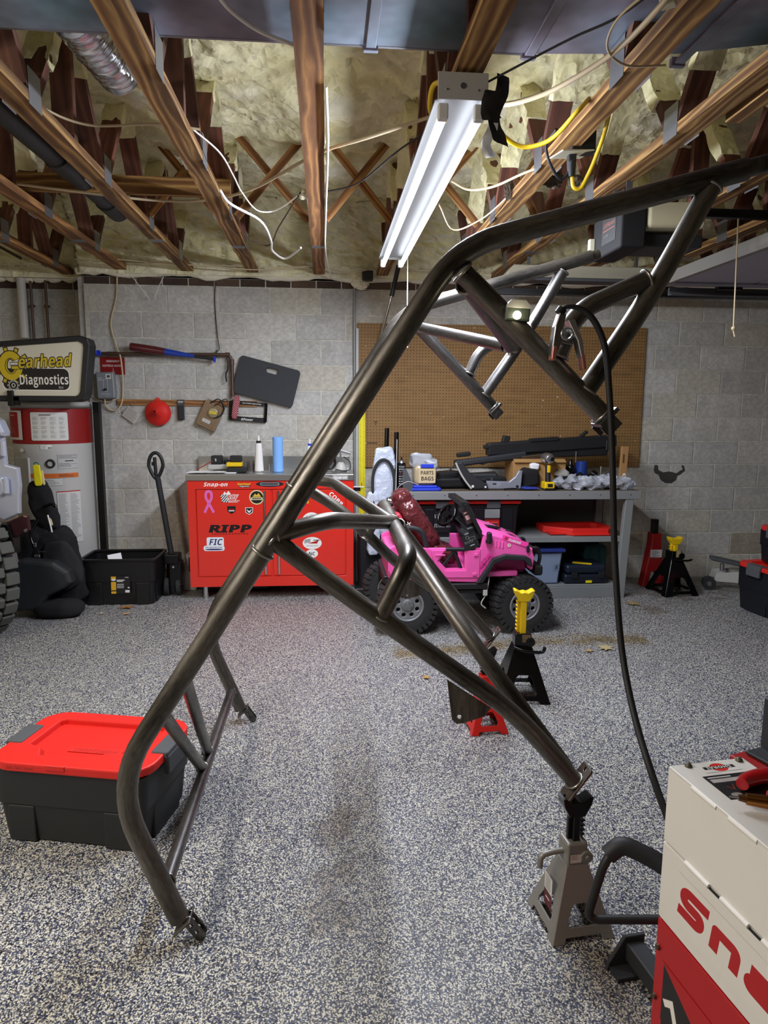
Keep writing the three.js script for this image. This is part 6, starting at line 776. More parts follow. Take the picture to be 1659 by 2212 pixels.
{ const t = thing('clear_bin', 'clear plastic bin with a blue lid on the bottom shelf', 'storage box', [1.75, 0.1, -5.4]); part(t, 'bin_body', ext([[1.6, 0.103], [1.85, 0.103], [1.88, 0.36], [1.57, 0.36]], 0.3, { bevel: 0.012 }).translate(0, 0, -5.55), pmat(0x9fb0cc, 0.25, 0, { transmission: 0.35, thickness: 0 })); part(t, 'lid', box(1.73, 0.376, -5.4, 0.34, 0.028, 0.34, 0.008), mat(0x223078, 0.45)); part(t, 'contents', rumple(box(1.72, 0.19, -5.4, 0.22, 0.15, 0.2, 0.03, [0, 0, 0], 4), 0.02, 8), M.greyDark); decal(t, 'letter', 0.05, 0.06, print(50, 60, (g) => { g.fillStyle = '#76839c'; g.fillRect(0, 0, 50, 60); txt(g, 'S', 25, 32, 'italic bold 48px serif', '#17171c'); }), [1.83, 0.24, -5.248]); }
{ const t = thing('waste_bin', 'tall dark plastic bin with blue rims between cabinet and bench', 'bin', [0.34, 0, -5.42]); part(t, 'bin_body', ext([[0.262, 0.02], [0.42, 0.02], [0.43, 0.5], [0.255, 0.5]], 0.3, { bevel: 0.015 }).translate(0, 0, -5.66), mat(0x15161b, 0.45)); part(t, 'blue_lid', box(0.342, 0.53, -5.5, 0.19, 0.055, 0.33, 0.012), mat(0x1a32b4, 0.45)); part(t, 'foot_tray', [box(0.345, 0.05, -5.35, 0.24, 0.05, 0.1, 0.012), ], M.blackPlastic); part(t, 'blue_insert', box(0.36, 0.062, -5.31, 0.12, 0.045, 0.035, 0.008), mat(0x1a2ee0, 0.4)); part(t, 'rivet', rod([0.345, 0.33, -5.36], [0.345, 0.33, -5.354], 0.012), M.blackPlastic); }
{ const t = thing('reel', 'chrome and black reel on a thin upright rod by the bench', 'reel', [0.55, 0.6, -5.2]); part(t, 'reel_body', [blob(0.5, 0.78, -5.2, 0.04, 0.045, 0.035, 0.15, 4, 3), rod([0.47, 0.79, -5.18], [0.53, 0.78, -5.17], 0.026)], M.chrome); part(t, 'reel_seat', [box(0.51, 0.72, -5.21, 0.05, 0.08, 0.05, 0.012), box(0.475, 0.78, -5.19, 0.03, 0.07, 0.05, 0.01)], M.blackGloss); part(t, 'handle', rod([0.545, 0.02, -5.2], [0.53, 0.68, -5.21], 0.012), M.blackPlastic); part(t, 'blank', rod([0.53, 0.68, -5.21], [0.548, 1.25, -5.3], 0.0045, 0.003), M.greyLight); part(t, 'line', wire([[0.52, 0.82, -5.18], [0.55, 0.9, -5.16], [0.62, 0.94, -5.15], [0.7, 0.91, -5.17]], 0.0016), M.white); }
// ---------- right corner: trolley jack ----------
{ const t = thing('trolley_jack', 'low silver trolley jack on the floor in the right corner', 'jack', [3.2, 0, -5.4]), q = (x, z) => [x, z];
  part(t, 'side_frame', [ext([[2.93, 0.06], [3.55, 0.05], [3.6, 0.12], [3.55, 0.17], [3.2, 0.16], [2.95, 0.13]], 0.012, { bevel: 0.002 }).translate(0, 0, 0)].map((g) => xf(g, [0, 0, 0])).map((g) => g.applyMatrix4(new THREE.Matrix4().makeTranslation(-2.95, 0, 0)).rotateY(-0.35).translate(2.95, 0, -5.42)), M.greyLight);
  part(t, 'side_frame', [ext([[2.93, 0.06], [3.55, 0.05], [3.6, 0.12], [3.55, 0.17], [3.2, 0.16], [2.95, 0.13]], 0.012, { bevel: 0.002 })].map((g) => g.applyMatrix4(new THREE.Matrix4().makeTranslation(-2.95, 0, 0)).rotateY(-0.35).translate(3.0, 0, -5.58)), M.greyLight);
  part(t, 'lift_arm', xf(box(0, 0, 0, 0.45, 0.03, 0.12, 0.01), [3.16, 0.2, -5.46], [0, -0.35, -0.18]), M.greyDark); part(t, 'saddle_post', [rod([3.02, 0.14, -5.46], [3.02, 0.2, -5.46], 0.018), rod([3.17, 0.13, -5.41], [3.17, 0.18, -5.41], 0.015)], M.zinc); part(t, 'front_wheel', rod([2.86, 0.055, -5.36], [2.885, 0.055, -5.43], 0.052, 0.052, 24), M.black2); part(t, 'axle', [rod([2.86, 0.055, -5.355], [2.86, 0.055, -5.37], 0.02), rod([3.25, 0.11, -5.275], [3.25, 0.11, -5.29], 0.012)], M.zinc); t.position.x += 0.33; }
// ---------- pink ride-on toy car ----------
{
  const t = thing('toy_car', 'pink ride-on toy off-road car with big black tyres before the bench', 'toy car', [0.92, 0, -4.66]), zn = -4.37, zf = -4.95;
  const wheel = (x, y, z, r, w, side, turn) => {
    const W = new THREE.Group(); W.name = 'wheel'; const b = origin.get(t); W.position.set(x - b[0], y - b[1], z - b[2]); W.rotation.y = turn; t.add(W); origin.set(W, [0, 0, 0]);
    const tyre = lathe([[r * 0.49, -w / 2 + 0.012], [r * 0.56, -w / 2], [r * 0.86, -w / 2], [r * 0.945, -w / 2 + 0.014], [r * 0.955, 0], [r * 0.945, w / 2 - 0.014], [r * 0.86, w / 2], [r * 0.56, w / 2], [r * 0.49, w / 2 - 0.012]], 44).rotateX(Math.PI / 2);
    const tr = []; for (let k = 0; k < 30; k++) for (const s of [-1, 0, 1]) { const a = (k + (s ? 0.25 * s : 0.5)) / 30 * 6.2832, g = new THREE.BoxGeometry(r * 0.14, r * 0.085, s ? w * 0.34 : w * 0.3); g.translate(0, r * 0.957, s * w * 0.35).rotateZ(a); tr.push(g); if (s) { const q = new THREE.BoxGeometry(r * 0.1, r * 0.12, 0.008); q.translate(0, r * 0.885, s * w * 0.5).rotateZ(a); tr.push(q); } }
    part(W, 'tyre', [tyre, ...tr], M.rubber);
    const rim = ext(circ(0, 0, r * 0.51, 40), 0.02, { holes: [...Array.from({ length: 8 }, (_, i) => circ(r * 0.345 * Math.cos(i * 0.7854 + 0.4), r * 0.345 * Math.sin(i * 0.7854 + 0.4), r * 0.07, 14))], bevel: 0.003 }).translate(0, 0, w / 2 - 0.04);
    part(W, 'rim', [rim, xf(new THREE.TorusGeometry(r * 0.5, 0.008, 8, 40), [0, 0, w / 2 - 0.006])], mat(0x8b8c90, 0.45, 0.3));
    part(W, 'hub_cap', [xf(lathe([[0, 0.014], [r * 0.13, 0.014], [r * 0.2, 0.006], [r * 0.22, 0]], 24).rotateX(Math.PI / 2), [0, 0, w / 2 - 0.02]), ...Array.from({ length: 5 }, (_, i) => rod([r * 0.13 * Math.cos(i * 1.257), r * 0.13 * Math.sin(i * 1.257), w / 2 - 0.015], [r * 0.13 * Math.cos(i * 1.257), r * 0.13 * Math.sin(i * 1.257), w / 2 - 0.003], 0.006, 0.006, 8))], mat(0x77787c, 0.5, 0.3));
    part(W, 'rim_back', rod([0, 0, -w / 2 + 0.02], [0, 0, w / 2 - 0.05], r * 0.48, r * 0.48, 24), M.blackPlastic); return W;
  };
  wheel(0.532, 0.198, zn - 0.07, 0.2, 0.15, 1, 0.05); wheel(1.312, 0.19, zn - 0.06, 0.2, 0.15, 1, 0.1); wheel(0.47, 0.2, zf + 0.06, 0.2, 0.15, -1, 0.05); wheel(1.3, 0.195, zf + 0.06, 0.2, 0.15, -1, 0.05);
  // body sides with the open door window
  const side = [[0.45, 0.36], [0.66, 0.36], [0.73, 0.362], [1.0, 0.352], [1.03, 0.362], [1.075, 0.44], [1.12, 0.512], [1.18, 0.53], [1.31, 0.522], [1.345, 0.49], [1.352, 0.43], [1.365, 0.44], [1.372, 0.52], [1.352, 0.57], [1.32, 0.596], [1.2, 0.64], [1.06, 0.672], [1.03, 0.672], [1.012, 0.58], [0.905, 0.581], [0.905, 0.446], [0.785, 0.446], [0.735, 0.498], [0.788, 0.582], [0.67, 0.583], [0.44, 0.6], [0.4, 0.58], [0.4, 0.44]];
  for (const z of [zn - 0.035, zf]) part(t, 'body_side', ext(side, 0.035, { bevel: 0.004, bs: 2 }).translate(0, 0, z), M.pink);
  part(t, 'door', ext([[0.68, 0.573], [0.772, 0.572], [0.722, 0.498], [0.778, 0.434], [0.917, 0.434], [0.917, 0.57], [1.005, 0.568], [1.005, 0.385], [0.765, 0.388], [0.735, 0.41], [0.69, 0.53]], 0.012, { bevel: 0.003, bs: 2 }).translate(0, 0, zn - 0.004), M.pink);
  part(t, 'door_handle', [box(0.745, 0.54, zn + 0.011, 0.06, 0.009, 0.006, 0.003), rod([0.715, 0.54, zn + 0.005], [0.715, 0.54, zn + 0.012], 0.009)], M.pink); part(t, 'hinge', [box(0.978, 0.54, zn + 0.011, 0.028, 0.02, 0.01, 0.003), box(0.972, 0.41, zn + 0.011, 0.028, 0.02, 0.01, 0.003)], M.pink);
  part(t, 'door_bar', [rod([0.78, 0.575, zn - 0.01], [0.915, 0.573, zn - 0.01], 0.014), rod([0.755, 0.45, zn - 0.02], [0.845, 0.57, zn - 0.02], 0.0125), rod([0.835, 0.57, zn - 0.02], [0.885, 0.445, zn - 0.02], 0.0125)], M.blackPlastic);
  // hood, crowned across the width
  { const nx = 16, nz = 18, pos = [], idx = []; for (let j = 0; j <= nz; j++) for (let i = 0; i <= nx; i++) { const u = i / nx, v = j / nz * 2 - 1, x = 1.02 + 0.345 * u, e = 0.672 - 0.08 * u - 0.03 * u * u * u, c = (1 - Math.pow(Math.abs(v), 2.6)) * (0.062 - 0.03 * u), dr = u > 0.9 ? (u - 0.9) * 0.6 : 0; pos.push(x, e + c - dr, (zn + zf) / 2 + v * (zn - zf) / 2 * (1 - 0.06 * u * u)); }
    for (let j = 0; j < nz; j++) for (let i = 0; i < nx; i++) { const a = j * (nx + 1) + i; idx.push(a, a + nx + 1, a + 1, a + 1, a + nx + 1, a + nx + 2); }
    const g = new THREE.BufferGeometry(); g.setAttribute('position', new THREE.Float32BufferAttribute(pos, 3)); g.setIndex(idx); g.computeVertexNormals(); part(t, 'hood', g, M.pink); }
  part(t, 'grille', box(1.36, 0.5, (zn + zf) / 2, 0.03, 0.14, 0.5, 0.01), M.pink); part(t, 'hood_vent', [box(1.12, 0.7, -4.52, 0.1, 0.012, 0.06, 0.003, [0, 0.2, -0.16]), box(1.24, 0.672, -4.5, 0.05, 0.012, 0.04, 0.003, [0, 0.5, -0.22])], M.blackPlastic).userData.kind = 'stuff';
  part(t, 'side_louvre', [0, 1, 2, 3].map((i) => box(1.09 + i * 0.022, 0.615 - i * 0.004, zn + 0.002, 0.008, 0.046, 0.008, 0.003)), M.pink).userData.kind = 'stuff';
  part(t, 'latch', [box(1.325, 0.575, zn + 0.008, 0.02, 0.045, 0.016, 0.005)], M.blackPlastic);
  part(t, 'floor_pan', box(0.85, 0.4, (zn + zf) / 2, 0.85, 0.04, 0.52, 0.01), M.pink); part(t, 'rear_tub', box(0.46, 0.47, (zn + zf) / 2, 0.12, 0.2, 0.52, 0.02), M.pink);
  part(t, 'rocker_panel', [box(0.88, 0.33, zn + 0.0, 0.36, 0.04, 0.05, 0.008), box(0.86, 0.29, zn - 0.02, 0.34, 0.025, 0.05, 0.006)], M.blackPlastic); part(t, 'chassis', [box(0.92, 0.27, (zn + zf) / 2, 0.9, 0.05, 0.3, 0.01), rod([0.53, 0.2, zn - 0.05], [0.49, 0.2, zf + 0.05], 0.022), rod([1.31, 0.2, zn - 0.05], [1.3, 0.2, zf + 0.05], 0.022)], M.blackMetal);
  for (const z of [zn - 0.05, zf + 0.01]) part(t, 'fender_flare', ext([[0.985, 0.352], [1.025, 0.352], [1.1, 0.478], [1.17, 0.508], [1.3, 0.5], [1.335, 0.46], [1.355, 0.46], [1.345, 0.51], [1.31, 0.532], [1.17, 0.544], [1.085, 0.515]], 0.07, { bevel: 0.008, bs: 2 }).translate(0, 0, z + 0.012), M.black2);
  part(t, 'inner_arch', [box(1.24, 0.46, zn - 0.12, 0.2, 0.1, 0.08, 0.01), box(1.3, 0.43, zn - 0.1, 0.05, 0.06, 0.02)], mat(0xa82a70, 0.5)); part(t, 'steering_link', rod([1.1, 0.42, zn - 0.1], [1.2, 0.34, zn - 0.1], 0.014), M.blackPlastic);
  // cabin
  const seat = rumple(xf(soft(0.15, 0.44, 0.4, 0.6), [0.62, 0.72, -4.64], [0, 0, 0.58]), 0.02, 16), foil = mat(0x62292c, 0.2, 0.05, { bumpMap: foamB, bumpScale: 0.012 });
  part(t, 'seat_back', seat, foil, 'back under a crinkled maroon plastic wrap'); part(t, 'head_rest', rumple(xf(soft(0.13, 0.15, 0.24, 0.6), [0.52, 0.87, -4.6], [0, 0, 0.45]), 0.018, 18), foil); part(t, 'seat_base', rumple(xf(soft(0.24, 0.1, 0.4, 0.5), [0.78, 0.52, -4.64], [0, 0, -0.3]), 0.018, 16, 5), foil);
  part(t, 'seat_shell', xf(box(0, 0, 0, 0.05, 0.3, 0.36, 0.02), [0.53, 0.67, -4.62], [0, 0, 0.5]), mat(0xc03a4c, 0.5));
  part(t, 'dashboard', [xf(box(0, 0, 0, 0.07, 0.16, 0.46, 0.02), [0.975, 0.64, -4.66], [0, 0, 0.35]), xf(box(0, 0, 0, 0.05, 0.13, 0.2, 0.015), [0.935, 0.625, -4.46], [0, 0, 0.4])], M.blackPlastic);
  { const d = decal(t, 'control_panel', 0.1, 0.1, print(130, 140, (g, w, h) => { g.fillStyle = '#1b1b1e'; g.fillRect(0, 0, w, h); g.strokeStyle = '#8a8a90'; g.lineWidth = 3; g.beginPath(); g.arc(50, 26, 14, 0, 7); g.stroke(); for (let i = 0; i < 3; i++) { g.beginPath(); g.arc(24 + i * 26, 70, 9, 0, 7); g.stroke(); } g.fillStyle = '#b9b9bd'; g.fillRect(52, 104, 40, 8); g.strokeRect(62, 34, 50, 26); }), [0.938, 0.63, -4.358], [0, 0, 0.35]); }
  { const c = [0.825, 0.765, -4.62], n = [0.86, -0.5, 0.35]; const g = new THREE.TorusGeometry(0.075, 0.013, 10, 30); const q = new THREE.Quaternion().setFromUnitVectors(new THREE.Vector3(0, 0, 1), V([-0.72, 0.52, 0.42]).normalize()); g.applyQuaternion(q).translate(...c); const h = new THREE.CylinderGeometry(0.03, 0.03, 0.02, 16).rotateX(Math.PI / 2).applyQuaternion(q).translate(...c), s = new THREE.BoxGeometry(0.14, 0.02, 0.012).applyQuaternion(q).translate(...c), k = new THREE.BoxGeometry(0.02, 0.14, 0.012).applyQuaternion(q).translate(...c); part(t, 'steering_wheel', [g, h, s, k, rod(c, [0.94, 0.67, -4.66], 0.016)], M.blackGloss); }
  part(t, 'windscreen_frame', [-1, 1].map((s) => beam([1.035, 0.64, -4.66 + s * 0.25], [0.91, 0.87, -4.66 + s * 0.25], 0.026, 0.03)).concat([beam([0.91, 0.865, -4.91], [0.91, 0.865, -4.41], 0.05, 0.03, [0, 1, 0]), beam([1.02, 0.655, -4.91], [1.02, 0.655, -4.41], 0.05, 0.03, [0, 1, 0])]), M.blackPlastic);
  part(t, 'windscreen_panel', beam([1.0, 0.67, -4.66], [0.925, 0.84, -4.66], 0.42, 0.008, [1, 0.4, 0]), M.blackGloss); { const d = decal(t, 'screen_sticker', 0.07, 0.1, print(70, 100, (g) => { g.fillStyle = '#3a1c22'; g.fillRect(0, 0, 70, 100); g.fillStyle = '#c8a0a0'; g.fillRect(10, 20, 46, 10); g.fillRect(10, 44, 30, 30); }), [0.938, 0.79, -4.43], [0, -0.3, 0.45]); }
  part(t, 'side_mirror', [box(1.06, 0.655, zn + 0.02, 0.03, 0.075, 0.05, 0.01), box(1.05, 0.63, zn, 0.02, 0.02, 0.06)], M.blackPlastic);
  part(t, 'roll_bar', pipe([[0.655, 0.59, zn - 0.03], [0.625, 0.7, zn - 0.03], [0.53, 0.72, zn - 0.03], [0.47, 0.7, zn - 0.06]], 0.018, 0.05, 12), M.black2); part(t, 'roll_bar', pipe([[0.62, 0.59, zf + 0.06], [0.6, 0.7, zf + 0.06], [0.5, 0.72, zf + 0.06]], 0.018, 0.05, 12), M.black2); part(t, 'zip_tie_star', [box(0.535, 0.745, zn - 0.02, 0.03, 0.005, 0.004, 0, [0, 0, 0.4]), box(0.535, 0.745, zn - 0.018, 0.03, 0.005, 0.004, 0, [0, 0, -0.9])], M.white);
  part(t, 'front_bumper', [pipe([[1.38, 0.555, zn - 0.1], [1.425, 0.565, zn - 0.1], [1.445, 0.5, zn - 0.1], [1.43, 0.43, zn - 0.1]], 0.012, 0.03, 10), pipe([[1.38, 0.555, zf + 0.14], [1.425, 0.565, zf + 0.14], [1.445, 0.5, zf + 0.14], [1.43, 0.43, zf + 0.14]], 0.012, 0.03, 10), box(1.42, 0.415, -4.66, 0.06, 0.07, 0.5, 0.015), rod([1.435, 0.53, zn - 0.1], [1.435, 0.53, zf + 0.14], 0.011)], M.blackPlastic); part(t, 'headlight', rod([1.375, 0.535, zn - 0.08], [1.395, 0.53, zn - 0.08], 0.035), M.blackGloss); part(t, 'rear_bumper', [box(0.4, 0.36, -4.66, 0.05, 0.06, 0.48, 0.01), rod([0.4, 0.36, zn - 0.02], [0.4, 0.36, zn + 0.005], 0.018)], M.blackPlastic);
  part(t, 'loose_lead', [wire([[1.08, 0.4, zn - 0.02], [1.065, 0.34, zn + 0.01], [1.05, 0.27, zn + 0.01], [1.02, 0.21, zn + 0.02], [1.05, 0.18, zn + 0.02]], 0.004), box(1.045, 0.285, zn + 0.015, 0.03, 0.04, 0.016, 0.004)], M.greyLight).userData.kind = 'stuff';
  const pk = '#d8408f', pb = (g, w, h) => { g.fillStyle = '#f0429f'; g.fillRect(0, 0, w, h); };
  decal(t, 'cowl_sticker', 0.13, 0.05, print(260, 100, (g, w, h) => { pb(g, w, h); txt(g, 'TERAFLEX', 130, 52, 'bold 46px sans-serif', '#2a1222'); g.strokeStyle = '#2a1222'; g.lineWidth = 4; g.strokeRect(100, 4, 66, 92); }, 0.32), [1.045, 0.485, zn + 0.0018], [0, 0, 0.95]);
  decal(t, 'hood_sticker', 0.18, 0.032, print(360, 64, (g, w, h) => { pb(g, w, h); g.save(); g.transform(1, 0, -0.3, 1, 30, 34); g.font = 'bold 60px sans-serif'; g.textBaseline = 'middle'; g.fillStyle = '#c03424'; g.fillText('N', 0, 0); g.strokeStyle = '#201018'; g.lineWidth = 3; g.strokeText('N', 0, 0); g.font = 'bold 46px sans-serif'; g.fillStyle = '#f0e6ea'; g.strokeText('SUBERB', 60, 4); g.fillText('SUBERB', 60, 4); g.restore(); }, 0.32), [1.24, 0.628, zn + 0.003], [-0.15, 0, -0.3]);
  decal(t, 'round_sticker', 0.03, 0.03, print(40, 40, (g) => { pb(g, 40, 40); g.fillStyle = '#e8d8c8'; g.beginPath(); g.arc(20, 20, 17, 0, 7); g.fill(); g.fillStyle = '#b06a80'; g.fillRect(17, 8, 6, 22); }, 0.32), [1.2, 0.6, zn + 0.0022]);
}
// ---------- front end of a full-size vehicle at the left edge ----------
{
  const t = thing('off_road_vehicle', 'off-road vehicle at the left edge with bare metal panel and knobbly tyre', 'vehicle', [-2.35, 0, -4.4]);
  const W = new THREE.Group(); W.name = 'wheel'; const b = origin.get(t); W.position.set(-2.34 - b[0], 0.44, -4.42 - b[2]); W.rotation.y = -0.6; t.add(W); origin.set(W, [0, 0, 0]);
  const r = 0.44, w = 0.3; part(W, 'tyre', lathe([[0.24, -w / 2], [0.36, -w / 2 - 0.01], [0.405, -w / 2 + 0.02], [0.412, 0], [0.405, w / 2 - 0.02], [0.36, w / 2 + 0.01], [0.24, w / 2]], 48).rotateX(Math.PI / 2), M.rubber);
  const lug = [new RoundedBoxGeometry(0.075, 0.05, 0.085, 1, 0.008), new RoundedBoxGeometry(0.06, 0.05, 0.07, 1, 0.008)], lm = mat(0x4a4b46, 0.85);
  for (let k = 0; k < 28; k++) for (let s = 0; s < 4; s++) { const a = (k + (s % 2) * 0.5) / 28 * 6.2832, o = shadows(new THREE.Mesh(join(lug[s % 3 === 0 ? 0 : 1].clone()), lm)); o.name = 'tread_block'; const z = (s - 1.5) * 0.083; o.position.set(-Math.sin(a) * 0.423, Math.cos(a) * 0.423, z); o.rotation.z = a; W.add(o); }
  part(W, 'rim', rod([0, 0, -0.1], [0, 0, 0.12], 0.25, 0.25, 32), M.blackMetal);
  const Z = -4.55, P = (name, pts, d, m, z = Z, bev = 0.01) => part(t, name, ext(pts, d, { bevel: bev, bs: 2 }).translate(-0.04, 0, z), m);
  P('body_panel', [[-2.3, 1.34], [-1.965, 1.31], [-1.96, 1.12], [-1.89, 1.1], [-1.885, 0.98], [-1.895, 0.91], [-1.9, 0.81], [-2.0, 0.765], [-2.05, 0.8], [-2.3, 0.85]], 0.05, M.alu);
  P('corner_cap', [[-2.3, 1.42], [-2.03, 1.435], [-1.96, 1.395], [-1.935, 1.325], [-1.94, 1.3], [-2.05, 1.3], [-2.08, 1.33], [-2.3, 1.33]], 0.12, M.alu, Z - 0.01, 0.02);
  for (const y of [1.22, 0.985]) { part(t, 'hinge', [ext([[-2.2, y + 0.01], [-2.04, y + 0.065], [-1.97, y + 0.06], [-1.955, y + 0.02], [-1.955, y - 0.03], [-1.985, y - 0.055], [-2.03, y - 0.035], [-2.07, y - 0.02], [-2.2, y - 0.05]], 0.05, { bevel: 0.014, bs: 2 }).translate(-0.04, 0, Z + 0.05), rod([-1.995, y - 0.04, Z + 0.08], [-1.995, y + 0.05, Z + 0.08], 0.02)], M.alu); }
  P('window_panel', [[-2.3, 1.29], [-2.045, 1.28], [-2.04, 1.08], [-2.3, 1.04]], 0.03, mat(0x99a0ae, 0.2, 0.8), Z + 0.04, 0.008);
  P('lower_sill', [[-2.3, 0.98], [-2.09, 0.95], [-2.02, 0.9], [-2.08, 0.82], [-2.3, 0.78]], 0.06, mat(0x6a4c50, 0.3, 0.6), Z + 0.04, 0.02);
  P('frame_bracket', [[-2.3, 0.75], [-1.96, 0.745], [-1.94, 0.66], [-1.94, 0.55], [-2.0, 0.5], [-2.3, 0.48]], 0.12, M.blackGloss, Z - 0.04, 0.012); P('tie_plate', [[-1.99, 0.75], [-1.88, 0.8], [-1.855, 0.79], [-1.85, 0.7], [-1.94, 0.65]], 0.04, mat(0x4a2c30, 0.3, 0.6), Z, 0.008); part(t, 'bracket_bolt', [rod([-2.015, 0.69, Z + 0.08], [-2.015, 0.69, Z + 0.1], 0.014), rod([-1.91, 0.7, Z + 0.04], [-1.91, 0.7, Z + 0.05], 0.01)], M.zinc);
  P('shock_mount', [[-2.02, 0.57], [-1.93, 0.56], [-1.92, 0.5], [-2.02, 0.48]], 0.06, M.zinc, Z + 0.05, 0.006);
}
{ const t = thing('black_fender', 'black plastic fender leaning behind the big knobbly tyre', 'car parts', [-1.95, 0, -4.9]); const o = []; for (let i = 0; i <= 14; i++) { const a = 2.5 - i / 14 * 2.2; o.push(new THREE.Vector3(-2.03 + 0.25 * Math.cos(a), 0.16 + 0.27 * Math.sin(a), -4.95)); } part(t, 'arch', xf(ext([[-2.3, 0.38], [-2.1, 0.43], [-1.9, 0.41], [-1.8, 0.34], [-1.78, 0.26], [-1.83, 0.22], [-1.95, 0.16], [-2.02, 0.06], [-2.3, 0.05]], 0.12, { bevel: 0.03, bs: 3 }), [0, 0, -4.99]), M.black2); part(t, 'lower_lip', xf(soft(0.34, 0.12, 0.2, 0.7), [-1.9, 0.062, -4.94]), M.cloth); }
{ const t = thing('black_bag', 'black gear bag with straps slumped against the water heater', 'bag', [-2.0, 0, -5.05]);
  part(t, 'main_pouch', rumple(xf(soft(0.3, 0.58, 0.26, 0.6), [-1.95, 0.34, -5.14], [0, 0, 0.2]), 0.05, 9), M.cloth); part(t, 'side_pouch', rumple(xf(soft(0.34, 0.5, 0.26, 0.6), [-2.16, 0.42, -5.16], [0, 0, -0.1]), 0.05, 9, 3), M.cloth); part(t, 'top_flap', rumple(xf(soft(0.14, 0.36, 0.14, 0.6), [-2.03, 0.78, -5.12], [0, 0, 0.22]), 0.035, 8), M.cloth);
  part(t, 'front_flap', rumple(xf(soft(0.22, 0.36, 0.05, 0.6), [-1.88, 0.36, -5.01], [0, 0, 0.35]), 0.02, 8), mat(0x1f1f21, 0.9)); part(t, 'strap', [wire([[-2.02, 0.7, -4.99], [-2.08, 0.6, -4.98], [-2.05, 0.48, -4.96], [-2.03, 0.34, -4.96], [-2.0, 0.2, -4.96]], 0.012), wire([[-2.0, 0.78, -5.02], [-1.92, 0.8, -5.0], [-1.9, 0.78, -5.0]], 0.012)], M.blackGloss); part(t, 'buckle', [box(-2.04, 0.52, -4.945, 0.02, 0.03, 0.012, 0.004), box(-2.03, 0.44, -4.945, 0.04, 0.02, 0.012, 0.004), box(-1.995, 0.47, -4.95, 0.05, 0.005, 0.005)], M.zinc); }
{ const t = thing('tagged_stick', 'wooden stick with a bright yellow tag standing in the black bag', 'stick', [-1.98, 0.5, -5.1]); part(t, 'stick', rod([-2.025, 1.03, -5.1], [-1.965, 0.64, -5.06], 0.012), mat(0xcbb684, 0.7)); part(t, 'yellow_tag', rumple(xf(soft(0.05, 0.15, 0.02, 0.4), [-2.035, 1.0, -5.06], [0, 0, 0.06]), 0.006, 20), M.yellowBright); part(t, 'cord_loop', [xf(new THREE.TorusGeometry(0.016, 0.004, 6, 16), [-2.04, 1.075, -5.06])], mat(0x2f6a60, 0.6)); part(t, 'white_end', wire([[-1.97, 0.72, -5.02], [-1.95, 0.66, -5.0], [-1.94, 0.6, -5.0]], 0.006), M.white); }
